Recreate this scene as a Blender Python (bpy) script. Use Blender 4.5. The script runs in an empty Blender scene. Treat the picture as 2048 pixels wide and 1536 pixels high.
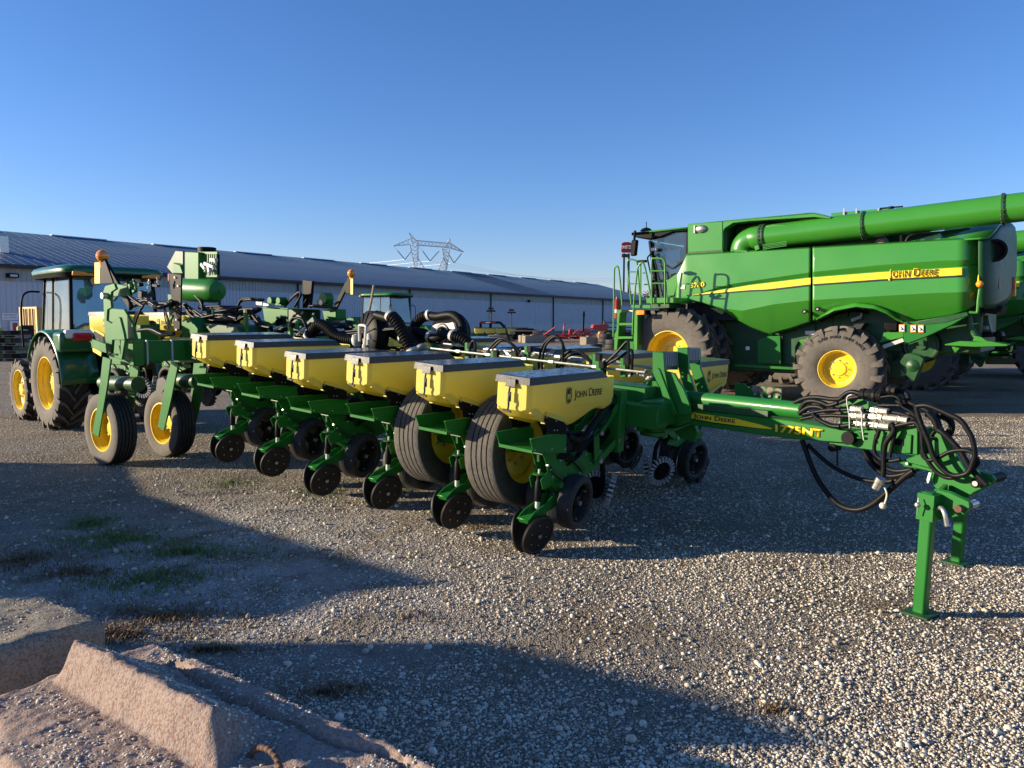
import bpy, bmesh, math, random
import numpy as np
from mathutils import Vector, Matrix, noise
R_ = math.radians
V = Vector
sc = bpy.context.scene
col = sc.collection

# ------------------------------------------------------------ camera, sky, sun
H, F, HOR = 1.65, 1538.0, 645.0
TH = math.atan((768-HOR)/F)
cd = bpy.data.cameras.new("camera"); cam = bpy.data.objects.new("camera", cd); col.objects.link(cam)
cam.location = (0, 0, H); cam.rotation_euler = (math.pi/2-TH, 0, 0)
cd.sensor_width = 36; cd.lens = 36*F/2048; cd.clip_end = 6000; cd.clip_start = .05
sc.camera = cam
SUN_EL, SUN_AZ = R_(14), R_(.5)        # shadows run to the right (+x) and a little away
sdir = V((-math.cos(SUN_AZ)*math.cos(SUN_EL), -math.sin(SUN_AZ)*math.cos(SUN_EL), math.sin(SUN_EL)))
w = bpy.data.worlds.new("World"); sc.world = w; w.use_nodes = True
nt = w.node_tree; bg = nt.nodes["Background"]
sky = nt.nodes.new("ShaderNodeTexSky"); sky.sky_type = 'NISHITA'; sky.sun_disc = False
sky.sun_elevation = SUN_EL; sky.sun_rotation = math.atan2(sdir.x, sdir.y)
sky.air_density = 1.0; sky.dust_density = .2; sky.ozone_density = 5; sky.altitude = 100
hs = nt.nodes.new('ShaderNodeHueSaturation'); hs.inputs['Saturation'].default_value = 1.1; nt.links.new(sky.outputs[0], hs.inputs['Color'])
bal = nt.nodes.new('ShaderNodeMix'); bal.data_type = 'RGBA'; bal.blend_type = 'MULTIPLY'; bal.inputs[0].default_value = 1; bal.inputs[7].default_value = (1.15, .92, 1.01, 1)   # camera white balance
nt.links.new(hs.outputs[0], bal.inputs[6]); nt.links.new(bal.outputs[2], bg.inputs[0]); bg.inputs[1].default_value = .107
ld = bpy.data.lights.new("sun", 'SUN'); ld.energy = 5.0; ld.angle = R_(.55); ld.color = (1, .85, .63)
sun = bpy.data.objects.new("sun", ld); col.objects.link(sun)
sun.rotation_euler = sdir.to_track_quat('Z', 'Y').to_euler(); sun.location = (-20, -5, 15)
sc.view_settings.view_transform = 'Standard'; sc.view_settings.look = 'None'
sc.view_settings.exposure = 0.9; sc.view_settings.gamma = 1

# ------------------------------------------------------------ materials
MT = {}
def mat(name, c, rough=.5, metal=0, coat=0, var=.12, vs=6, dust=0, dustc=(.22, .18, .13), bump=0, bs=60, emit=None, trans=0, spec=.5, c2=None):
    m = bpy.data.materials.new(name); m.use_nodes = True; n = m.node_tree.nodes; l = m.node_tree.links
    b = n["Principled BSDF"]
    b.inputs["Roughness"].default_value = rough; b.inputs["Metallic"].default_value = metal
    b.inputs["Coat Weight"].default_value = coat; b.inputs["Coat Roughness"].default_value = .08
    b.inputs["Specular IOR Level"].default_value = spec
    tc = n.new("ShaderNodeTexCoord")
    nz = n.new("ShaderNodeTexNoise"); nz.inputs["Scale"].default_value = vs; nz.inputs["Detail"].default_value = 6
    l.new(tc.outputs["Object"], nz.inputs["Vector"])
    mx = n.new("ShaderNodeMix"); mx.data_type = 'RGBA'
    cr = n.new("ShaderNodeMapRange"); cr.inputs[1].default_value = .3; cr.inputs[2].default_value = .7
    l.new(nz.outputs[0], cr.inputs[0]); l.new(cr.outputs[0], mx.inputs[0])
    k = c2 or tuple(min(1, x*(1+var)) for x in c)
    mx.inputs[6].default_value = (*[x*(1-var) for x in c], 1) if not c2 else (*c, 1); mx.inputs[7].default_value = (*k, 1)
    out = mx.outputs[2]
    if dust:
        n2 = n.new("ShaderNodeTexNoise"); n2.inputs["Scale"].default_value = vs*2.7; n2.inputs["Detail"].default_value = 8
        l.new(tc.outputs["Object"], n2.inputs["Vector"])
        r2 = n.new("ShaderNodeMapRange"); r2.inputs[1].default_value = .35; r2.inputs[2].default_value = .75; r2.inputs[4].default_value = dust
        l.new(n2.outputs[0], r2.inputs[0])
        m2 = n.new("ShaderNodeMix"); m2.data_type = 'RGBA'; l.new(r2.outputs[0], m2.inputs[0])
        l.new(out, m2.inputs[6]); m2.inputs[7].default_value = (*dustc, 1); out = m2.outputs[2]
    l.new(out, b.inputs["Base Color"])
    rr = n.new("ShaderNodeMapRange"); rr.inputs[3].default_value = max(0, rough-.08); rr.inputs[4].default_value = min(1, rough+.1)
    l.new(nz.outputs[0], rr.inputs[0]); l.new(rr.outputs[0], b.inputs["Roughness"])
    if bump:
        n3 = n.new("ShaderNodeTexNoise"); n3.inputs["Scale"].default_value = bs; n3.inputs["Detail"].default_value = 6
        l.new(tc.outputs["Object"], n3.inputs["Vector"])
        bp = n.new("ShaderNodeBump"); bp.inputs["Strength"].default_value = bump; bp.inputs["Distance"].default_value = .01
        l.new(n3.outputs[0], bp.inputs["Height"]); l.new(bp.outputs[0], b.inputs["Normal"])
    if emit: b.inputs["Emission Color"].default_value = (*emit, 1); b.inputs["Emission Strength"].default_value = 1
    if trans: b.inputs["Transmission Weight"].default_value = trans
    MT[name] = m; return m
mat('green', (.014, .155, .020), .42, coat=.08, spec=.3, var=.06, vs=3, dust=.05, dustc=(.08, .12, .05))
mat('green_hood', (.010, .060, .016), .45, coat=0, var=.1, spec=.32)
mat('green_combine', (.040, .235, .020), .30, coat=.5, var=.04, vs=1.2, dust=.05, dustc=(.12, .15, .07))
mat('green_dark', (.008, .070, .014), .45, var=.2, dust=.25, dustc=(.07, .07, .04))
mat('green_tractor', (.010, .105, .028), .3, coat=.4, var=.05)
mat('black', (.007, .007, .0075), .5, var=.3, dust=.06, dustc=(.02, .018, .016), spec=.12)
mat('black_gloss', (.010, .010, .011), .22, var=.2)
mat('lid', (.014, .014, .014), .5, var=.3, vs=14, dust=.25, dustc=(.06, .057, .054), bump=.15, bs=90)
mat('hose', (.007, .007, .0075), .42, var=.3, vs=20, dust=.15, dustc=(.03, .027, .024), spec=.15)
mat('rubber', (.016, .0155, .015), .7, var=.25, vs=9, dust=.35, dustc=(.075, .065, .055), bump=.2, bs=140)
mat('rubber_dusty', (.105, .092, .078), .85, var=.2, vs=7, dust=.5, dustc=(.17, .145, .115), bump=.3, bs=120)
mat('rubber_tread', (.085, .076, .066), .85, var=.3, vs=10, dust=.5, dustc=(.16, .14, .11), bump=.5, bs=90)
mat('closing_rubber', (.012, .0115, .011), .55, var=.3, vs=9, dust=.2, dustc=(.035, .028, .023), spec=.3)
mat('rim', (.86, .60, .02), .4, coat=.2, var=.05, vs=5, dust=.18, dustc=(.35, .24, .08))
mat('hopper', (.84, .74, .13), .42, var=.03, vs=3, dust=.08, dustc=(.55, .43, .14), bump=.05, bs=200)
mat('decal_yellow', (.85, .62, .015), .4, var=.03)
mat('decal_black', (.012, .012, .012), .4)
mat('steel', (.55, .53, .49), .35, metal=.85, var=.15, vs=20, dust=.15, dustc=(.3, .25, .2))
mat('zinc', (.46, .44, .39), .40, metal=.7, var=.12, vs=25)
mat('light_grey', (.55, .54, .50), .5, var=.1, vs=10, dust=.25, dustc=(.3, .27, .22))
mat('white', (.78, .77, .74), .45, var=.05)
mat('cream', (.62, .56, .46), .5, var=.1)
mat('red', (.42, .03, .02), .4, var=.15, vs=5)
mat('red_lens', (.6, .02, .03), .15, coat=.5, var=.05)
mat('orange', (.95, .30, .02), .3, var=.1)
mat('rust', (.12, .06, .038), .8, var=.3, vs=25, bump=.3)
mat('yellow_container', (.62, .42, .13), .6, var=.15, vs=2, dust=.3, dustc=(.3, .18, .07))
mat('bollard', (.50, .42, .10), .55, var=.15, vs=4)
mat('wall_white', (.48, .50, .54), .5, var=.05, vs=.6)
mat('wall_band', (.36, .38, .36), .6, var=.15, vs=.8)
mat('roof_metal', (.060, .125, .21), .6, var=.1, vs=.2, c2=(.07, .14, .225), spec=.3)
mat('roof_patch', (.055, .075, .11), .6, var=.05)
mat('ridge_highlight', (.62, .64, .66), .6, metal=0, var=.1, vs=.2)  # ridge vent colour, brightened to stand in for a sunlit highlight
mat('fascia', (.03, .025, .025), .6)
mat('tower_steel', (.60, .62, .62), .6, var=.05)
mat('galv', (.40, .41, .42), .5, metal=.3, var=.15, vs=.3)
mat('wood', (.28, .22, .15), .8, var=.25, vs=9)
mat('interior', (.02, .02, .022), .7)
mat('skin_green_panel', (.018, .17, .02), .35, coat=.3)
def glass(name, tint, mixf=.35):
    m = bpy.data.materials.new(name); m.use_nodes = True; n = m.node_tree.nodes; l = m.node_tree.links
    n.remove(n["Principled BSDF"]); o = n["Material Output"]
    t = n.new("ShaderNodeBsdfTransparent"); t.inputs[0].default_value = (*tint, 1)
    g = n.new("ShaderNodeBsdfGlossy"); g.inputs["Roughness"].default_value = .03; g.inputs[0].default_value = (.9, .95, 1, 1)
    fr = n.new("ShaderNodeFresnel"); fr.inputs[0].default_value = 1.5
    mp = n.new("ShaderNodeMath"); mp.operation = 'MULTIPLY_ADD'; mp.inputs[1].default_value = 1; mp.inputs[2].default_value = mixf*.2
    l.new(fr.outputs[0], mp.inputs[0])
    d = n.new("ShaderNodeBsdfDiffuse"); d.inputs[0].default_value = (.35, .45, .45, 1)
    nz = n.new("ShaderNodeTexNoise"); nz.inputs["Scale"].default_value = 2.5; nz.inputs["Detail"].default_value = 7
    mr = n.new("ShaderNodeMapRange"); mr.inputs[1].default_value = .4; mr.inputs[2].default_value = .8; mr.inputs[3].default_value = mixf*.35; mr.inputs[4].default_value = mixf
    l.new(nz.outputs[0], mr.inputs[0])
    m1 = n.new("ShaderNodeMixShader"); l.new(mr.outputs[0], m1.inputs[0]); l.new(t.outputs[0], m1.inputs[1]); l.new(d.outputs[0], m1.inputs[2])
    m2 = n.new("ShaderNodeMixShader"); l.new(mp.outputs[0], m2.inputs[0]); l.new(m1.outputs[0], m2.inputs[1]); l.new(g.outputs[0], m2.inputs[2])
    l.new(m2.outputs[0], o.inputs[0]); MT[name] = m
glass('glass', (.55, .78, .80), .45); glass('glass_clear', (.55, .80, .86), .12); glass('amber', (1, .30, .01), .3)
MT['amber'].node_tree.nodes["Diffuse BSDF"].inputs[0].default_value = (1, .34, .015, 1)
for q in MT['amber'].node_tree.nodes:
    if q.type == 'MAP_RANGE': q.inputs[3].default_value = .80; q.inputs[4].default_value = .92

def polyethylene():
    m = MT['hopper']; n = m.node_tree.nodes; l = m.node_tree.links; b = n["Principled BSDF"]; o = n["Material Output"]
    t = n.new("ShaderNodeBsdfTranslucent"); t.inputs[0].default_value = (.95, .78, .12, 1); x = n.new("ShaderNodeMixShader"); x.inputs[0].default_value = .38
    l.new(b.outputs[0], x.inputs[1]); l.new(t.outputs[0], x.inputs[2]); l.new(x.outputs[0], o.inputs[0])
polyethylene()
def panel_waves():
    m = MT['green_combine']; n = m.node_tree.nodes; l = m.node_tree.links; b = n["Principled BSDF"]
    tc = [x for x in n if x.type == 'TEX_COORD'][0]; z = n.new("ShaderNodeTexNoise"); z.inputs["Scale"].default_value = 1.7; z.inputs["Detail"].default_value = 3
    l.new(tc.outputs["Object"], z.inputs["Vector"]); p = n.new("ShaderNodeBump"); p.inputs["Strength"].default_value = .12; p.inputs["Distance"].default_value = .02
    l.new(z.outputs[0], p.inputs["Height"]); l.new(p.outputs[0], b.inputs["Normal"]); l.new(p.outputs[0], b.inputs["Coat Normal"])
panel_waves()
# wet lid top: drops/streaks change the gloss
def lid_top():
    m = MT['lid'].copy(); m.name = 'lid_top'; n = m.node_tree.nodes; l = m.node_tree.links; b = n["Principled BSDF"]
    v = n.new("ShaderNodeTexNoise"); v.inputs["Scale"].default_value = 28; v.inputs["Detail"].default_value = 5
    tc = [x for x in n if x.type == 'TEX_COORD'][0]; mp = n.new("ShaderNodeMapping"); mp.inputs["Scale"].default_value = (1.6, .8, 1)
    l.new(tc.outputs["Object"], mp.inputs[0]); l.new(mp.outputs[0], v.inputs["Vector"])
    r = n.new("ShaderNodeMapRange"); r.inputs[1].default_value = .40; r.inputs[2].default_value = .50; r.inputs[3].default_value = .45; r.inputs[4].default_value = .04
    l.new(v.outputs[0], r.inputs[0]); l.new(r.outputs[0], b.inputs["Roughness"])
    b.inputs["Specular IOR Level"].default_value = .9; MT['lid_top'] = m
lid_top()

# ------------------------------------------------------------ geometry helpers
def ray(u, v):
    x = (u-1024)/F; y = -(v-768)/F
    return V((x, math.cos(TH)+y*math.sin(TH), -math.sin(TH)+y*math.cos(TH)))
CAM = V((0, 0, H))
def P(u, v, d):
    r = ray(u, v); return CAM+r*(d/r.y)
def G(u, v, z=0):
    r = ray(u, v); return CAM+r*((z-H)/r.z)
class Fr:
    """a thing's own frame; px turns a measured sight line into a point on one of its planes"""
    def __init__(s, o=None, ang=0, m=None):
        s.M = m if m is not None else Matrix.Translation(o) @ Matrix.Rotation(R_(ang), 4, 'Z')
        s.I = s.M.inverted()
    def px(s, u, v, x=None, y=None, z=None):
        r = s.I.to_3x3() @ ray(u, v); c = s.I @ CAM
        if x is not None: t = (x-c.x)/r.x
        elif y is not None: t = (y-c.y)/r.y
        else: t = (z-c.z)/r.z
        return c+r*t
class M:
    def __init__(s): s.v = []; s.f = []; s.m = []; s.c = 0
    def add(s, vs, fs):
        b = len(s.v); s.v += [tuple(p) for p in vs]
        for f in fs: s.f.append([b+i for i in f]); s.m.append(s.c)
        return s
    def box(s, c, d, rot=None):
        c = V(c); h = [x/2 for x in d]; pts = []
        for x in (-1, 1):
            for y in (-1, 1):
                for z in (-1, 1):
                    p = V((x*h[0], y*h[1], z*h[2]))
                    if rot is not None: p = rot @ p
                    pts.append(c+p)
        return s.add(pts, [(0, 1, 3, 2), (4, 6, 7, 5), (0, 4, 5, 1), (2, 3, 7, 6), (0, 2, 6, 4), (1, 5, 7, 3)])
    def beam(s, a, b, w, h, up=(0, 0, 1), w2=None, h2=None):
        a = V(a); b = V(b); d = (b-a).normalized(); up = V(up)
        sd = d.cross(up)
        if sd.length < 1e-4: sd = d.cross(V((1, 0, 0)))
        sd.normalize(); up = sd.cross(d); w2 = w if w2 is None else w2; h2 = h if h2 is None else h2
        pts = []
        for p, ww, hh in ((a, w, h), (b, w2, h2)):
            for i, j in ((-1, -1), (1, -1), (1, 1), (-1, 1)): pts.append(p+sd*(i*ww/2)+up*(j*hh/2))
        return s.add(pts, [(0, 3, 2, 1), (4, 5, 6, 7), (0, 1, 5, 4), (1, 2, 6, 5), (2, 3, 7, 6), (3, 0, 4, 7)])
    def tube(s, pts, r, n=8, closed=False, rf=None):
        pts = [V(p) for p in pts]; k = len(pts); rings = []
        t0 = (pts[1]-pts[0]).normalized(); nr = t0.orthogonal().normalized()
        for i, p in enumerate(pts):
            if closed: t = (pts[(i+1) % k]-pts[i-1]).normalized()
            else: t = (pts[min(i+1, k-1)]-pts[max(i-1, 0)]).normalized()
            nr = (nr-t*nr.dot(t)); nr.normalize(); bn = t.cross(nr)
            rr = rf(i) if rf else (r[i] if isinstance(r, (list, tuple)) else r)
            rings.append([p+(nr*math.cos(2*math.pi*j/n)+bn*math.sin(2*math.pi*j/n))*rr for j in range(n)])
        vs = [q for rg in rings for q in rg]; fs = []
        for i in range(k if closed else k-1):
            i2 = (i+1) % k
            for j in range(n): fs.append((i*n+j, i*n+(j+1) % n, i2*n+(j+1) % n, i2*n+j))
        if not closed: fs.append(tuple(range(n))[::-1]); fs.append(tuple((k-1)*n+j for j in range(n)))
        return s.add(vs, fs)
    def cyl(s, a, b, r, n=16, r2=None): return s.tube([a, b], [r, r if r2 is None else r2], n)
    def lathe(s, prof, o=(0, 0, 0), ax=(0, 1, 0), n=32, close=False):
        o = V(o); ax = V(ax).normalized(); u = ax.orthogonal().normalized(); w_ = ax.cross(u); vs = []; fs = []
        for i in range(n):
            a = 2*math.pi*i/n; d = u*math.cos(a)+w_*math.sin(a)
            for (t, r) in prof: vs.append(o+ax*t+d*r)
        k = len(prof)
        for i in range(n):
            i2 = (i+1) % n
            for j in range(k if close else k-1):
                j2 = (j+1) % k; fs.append((i*k+j, i*k+j2, i2*k+j2, i2*k+j))
        return s.add(vs, fs)
    def prism(s, poly, off):
        poly = [V(p) for p in poly]; off = V(off); k = len(poly)
        fs = [tuple(range(k)), tuple(range(2*k-1, k-1, -1))]+[(i, (i+1) % k, k+(i+1) % k, k+i) for i in range(k)]
        return s.add(poly+[p+off for p in poly], fs)
    def grid(s, rows):
        k = len(rows[0]); vs = [p for r in rows for p in r]
        return s.add(vs, [(i*k+j, i*k+j+1, (i+1)*k+j+1, (i+1)*k+j) for i in range(len(rows)-1) for j in range(k-1)])
    def sph(s, c, r, n=16, m_=10, sq=(1, 1, 1)):
        c = V(c); rows = []
        for i in range(m_+1):
            a = math.pi*i/m_; rows.append([c+V((r*sq[0]*math.sin(a)*math.cos(2*math.pi*j/n), r*sq[1]*math.sin(a)*math.sin(2*math.pi*j/n), r*sq[2]*math.cos(a))) for j in range(n+1)])
        return s.grid(rows)
    def build(s, name, mats, parent=None, loc=None, bev=0, solid=0, sharp=35, seg=1):
        me = bpy.data.meshes.new(name); me.from_pydata(s.v, [], s.f)
        if isinstance(mats, str): mats = [mats]
        for q in mats: me.materials.append(MT[q])
        if len(mats) > 1: me.polygons.foreach_set('material_index', s.m)
        bm = bmesh.new(); bm.from_mesh(me); bmesh.ops.remove_doubles(bm, verts=bm.verts, dist=1e-5)
        bmesh.ops.recalc_face_normals(bm, faces=bm.faces); bm.to_mesh(me); bm.free()
        me.shade_smooth(); me.set_sharp_from_angle(angle=R_(sharp))
        o = bpy.data.objects.new(name, me); col.objects.link(o)
        if parent: o.parent = parent
        if loc is not None: o.location = loc
        if solid:
            q = o.modifiers.new('t', 'SOLIDIFY'); q.thickness = solid; q.offset = 0
        if bev:
            q = o.modifiers.new('b', 'BEVEL'); q.width = bev; q.segments = seg; q.limit_method = 'ANGLE'; q.angle_limit = R_(40); q.harden_normals = False
        return o
def tag(o, label=None, cat=None, group=None, kind=None):
    for k, x in (('label', label), ('category', cat), ('group', group), ('kind', kind)):
        if x: o[k] = x
    return o
def empty(name, m=None, parent=None, label=None, cat=None, group=None):
    o = bpy.data.objects.new(name, None); col.objects.link(o); o.empty_display_size = .3
    if parent: o.parent = parent
    if m is not None: o.matrix_local = m
    return tag(o, label, cat, group)
def children(o): return [c for c in list(col.objects) if c.parent == o]
def copy_tree(o, parent=None):
    c = o.copy(); col.objects.link(c); c.parent = parent
    for ch in children(o): copy_tree(ch, c)
    return c
def spline(pts, n=8):
    pts = [V(p) for p in pts]; out = []; k = len(pts)
    for i in range(k-1):
        p0 = pts[max(i-1, 0)]; p1 = pts[i]; p2 = pts[i+1]; p3 = pts[min(i+2, k-1)]
        for j in range(n):
            t = j/n; out.append(.5*((2*p1)+(p2-p0)*t+(2*p0-5*p1+4*p2-p3)*t*t+(3*p1-p0-3*p2+p3)*t**3))
    out.append(pts[-1]); return out
def hose(m, pts, r, n=8, seg=8): m.tube(spline(pts, seg), r, n); return m
def corr(m, pts, r, pitch=.022, n=14, amp=.13):
    sp = spline(pts, 12); L = sum((sp[i+1]-sp[i]).length for i in range(len(sp)-1)); k = int(L/pitch*4)
    out = []; acc = 0; i = 0; step = L/k; d = 0
    for q in range(k):
        while i < len(sp)-2 and d > acc+(sp[i+1]-sp[i]).length: acc += (sp[i+1]-sp[i]).length; i += 1
        sl = (sp[i+1]-sp[i]); out.append(sp[i]+sl*((d-acc)/max(sl.length, 1e-6))); d += step
    m.tube(out, r, n, rf=lambda i: r*(1+(amp if i % 4 in (0, 1) else -amp))); return m
def text(s, mname, parent, o, xd, zd, height, width=None, name='lettering', ext=.0015, smallcaps=False, off=.004, bold=0):
    """flat raised lettering, baseline start at o, running along xd, up along zd"""
    parts = []
    cu = bpy.data.curves.new(name, 'FONT'); cu.body = s; cu.size = 1; cu.offset = bold
    if smallcaps:
        cu.small_caps_scale = .78
        for i, ch in enumerate(s):
            if ch.islower(): cu.body_format[i].use_small_caps = True
    t = bpy.data.objects.new(name, cu); col.objects.link(t)
    dg = bpy.context.evaluated_depsgraph_get(); me = bpy.data.meshes.new_from_object(t.evaluated_get(dg))
    bpy.data.objects.remove(t); me.name = name
    xs = [v.co.x for v in me.vertices]; ys = [v.co.y for v in me.vertices]
    x0, x1, y0, y1 = min(xs), max(xs), 0, max(ys)
    sy = height/(y1-y0); sx = sy if width is None else width/(x1-x0)
    o = V(o); xd = V(xd).normalized(); zd = V(zd).normalized(); nd = xd.cross(zd)
    for v in me.vertices: v.co = o+xd*((v.co.x-x0)*sx)+zd*(v.co.y*sy)+nd*off
    me.materials.clear(); me.materials.append(MT[mname])
    ob = bpy.data.objects.new(name, me); col.objects.link(ob); ob.parent = parent
    q = ob.modifiers.new('t', 'SOLIDIFY'); q.thickness = ext; q.offset = 0
    return ob

# ------------------------------------------------------------ wheels
def tyre_mesh(R, rin, W, lugs=0, lh=.045, lw=.05, sweep=.28, ribs=0, dustface=True, n=56, back=False):
    """tyre round the y axis; lugs = bars per side, ribs = grooves"""
    m = M(); Rc = R-(lh if lugs else 0); h = W/2; d = Rc-rin
    side = [(.40*W, rin-.012), (.46*W, rin+.10*d), (.495*W, rin+.32*d), (.50*W, rin+.55*d), (.485*W, rin+.78*d), (.455*W, rin+.92*d)]
    if ribs:
        top = [(.44*W, Rc-.006)]; g = ribs; ww = .80*W/(g+1)
        x = .40*W
        for i in range(g+1):
            top += [(x, Rc-.001), (x-ww*.72, Rc)]
            if i < g: top += [(x-ww*.74, Rc-.026), (x-ww*.98, Rc-.026)]
            x -= ww
        top += [(-.44*W, Rc-.006)]
    else: top = [(.42*W, Rc-.012), (.33*W, Rc-.003), (.0, Rc), (-.33*W, Rc-.003), (-.42*W, Rc-.012)]
    m.c = 0; m.lathe(side, n=n); m.lathe([(-a, b) for a, b in reversed(side)], n=n)
    m.c = 1; m.lathe([side[-1]]+top+[(-side[-1][0], side[-1][1])], n=n*(1 if not ribs else 1))
    for sgn in (-1, 1):
        for i in range(lugs):
            a0 = 2*math.pi*(i+(.5 if sgn > 0 else 0))/lugs
            rows = []
            st = [(-.02, 0, 1), (.22, .30, 1), (.42, .62, 1), (.62, .80, 1), (.82, .93, 1), (.97, 1.0, .95), (1.04, 1.02, .30), (1.03, 1.03, -.9), (1.0, 1.03, -1.6)]
            for (yy, tt, hh) in st:
                a = a0+sweep*tt; y = sgn*yy*h*.98
                ro = Rc+lh*hh if hh > .5 else Rc+lh*hh*1.2-(.02 if hh < .5 else 0)
                ri = Rc-.05; wa = lw*(1+.35*tt)/R/2
                if hh < .5: ri = ro-.03; 
                yi = y if hh > .5 else y-sgn*.05
                rows.append([V((math.sin(a-wa)*ri, yi, math.cos(a-wa)*ri)), V((math.sin(a-wa*.8)*ro, y, math.cos(a-wa*.8)*ro)),
                             V((math.sin(a+wa*.8)*ro, y, math.cos(a+wa*.8)*ro)), V((math.sin(a+wa)*ri, yi, math.cos(a+wa)*ri))])
            m.c = 2; m.grid(rows); m.add(rows[0], [(0, 1, 2, 3)]); m.add(rows[-1], [(3, 2, 1, 0)])
    return m
def rim_mesh(rin, W, dish=.10, hub=.14, bolts=8, face=-1, step=True):
    """rim round y; the visible face looks to y*face, the disc lies dish inside the outer flange"""
    m = M(); f = face; e = .40*W
    pr = [(f*(e+.012), rin+.012), (f*(e+.014), rin-.004), (f*(e-.02), rin-.018), (f*(e-.05), rin-.022)]
    if step: pr += [(f*(e-.07), rin*.90), (f*(e-dish*.8), rin*.88)]
    pr += [(f*(e-dish), rin*.86), (f*(e-dish-.012), rin*.72), (f*(e-dish+.02), hub*1.35), (f*(e-dish+.022), hub), (f*(e-dish+.05), hub*.9), (f*(e-dish+.055), hub*.5), (f*(e-dish+.055), .002)]
    m.lathe(pr, n=40)
    m.lathe([(f*(e-.05), rin-.022), (0, rin*.84), (-f*(e-.03), rin-.02), (-f*(e+.01), rin+.010)], n=40)
    m.c = 1
    for i in range(bolts):
        a = 2*math.pi*i/bolts; rr = hub*1.18
        m.cyl((math.sin(a)*rr, f*(e-dish+.01), math.cos(a)*rr), (math.sin(a)*rr, f*(e-dish+.045), math.cos(a)*rr), .014, 8)
    return m
def wheel(parent, c, R, rin, W, face=-1, dish=.1, hub=.14, bolts=8, lugs=0, lh=.045, lw=.05, sweep=.28, ribs=0,
          mats=('rubber_dusty', 'rubber', 'rubber_tread'), axis='y', spin=0, nested=True, name='wheel'):
    wr = empty(name, Matrix.Translation(c) @ (Matrix.Rotation(R_(90), 4, 'Z') if axis == 'x' else Matrix()) @ Matrix.Rotation(spin, 4, 'Y'), parent)
    tyre_mesh(R, rin, W, lugs, lh, lw, sweep, ribs).build('tyre', list(mats), wr, sharp=30)
    rim_mesh(rin, W, dish, hub, bolts, face).build('rim', ['rim', 'zinc'], wr, sharp=30)
    return wr
def interp(poly, u):
    if u <= poly[0][0]: return poly[0][1]
    for (a, b), (c, d) in zip(poly, poly[1:]):
        if u <= c: return b+(d-b)*(u-a)/(c-a)
    return poly[-1][1]

# ============================================================ THE SETTING
def hg(x, y):
    s = min(1, max(0, (x-3.6)/2.6)); s = s*s*(3-2*s)
    f_ = math.exp(-max(0, y-9)/12)
    z = -.07*s*min(1, y/9)
    z += .018*noise.noise(V((x*.55, y*.55, 1)))*f_+.010*noise.noise(V((x*1.7, y*1.7, 5)))*f_
    dx = (x+3.0)/2.6; dy = (y-7.4-.25*x)/1.4; k = math.exp(-dx*dx-dy*dy)      # churned wheel ruts
    z += .035*k*noise.noise(V((x*1.3, y*4.5, 9)))+.02*k*noise.noise(V((x*4, y*9, 2)))
    return z
def axis(lo, hi, st, far, g=1.13):
    a = list(np.arange(lo, hi+1e-6, st)); s = st; x = hi
    while x < far: s *= g; x += s; a.append(x)
    s = st; x = lo; pre = []
    while x > -far: s *= g; x -= s; pre.append(x)
    return pre[::-1]+a
m = M(); xs = axis(-6, 6.5, .07, 2500); ys = axis(.4, 12.5, .07, 2500)
m.grid([[V((x, y, hg(x, y) if y < 60 and abs(x) < 60 else 0)) for x in xs] for y in ys])
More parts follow.
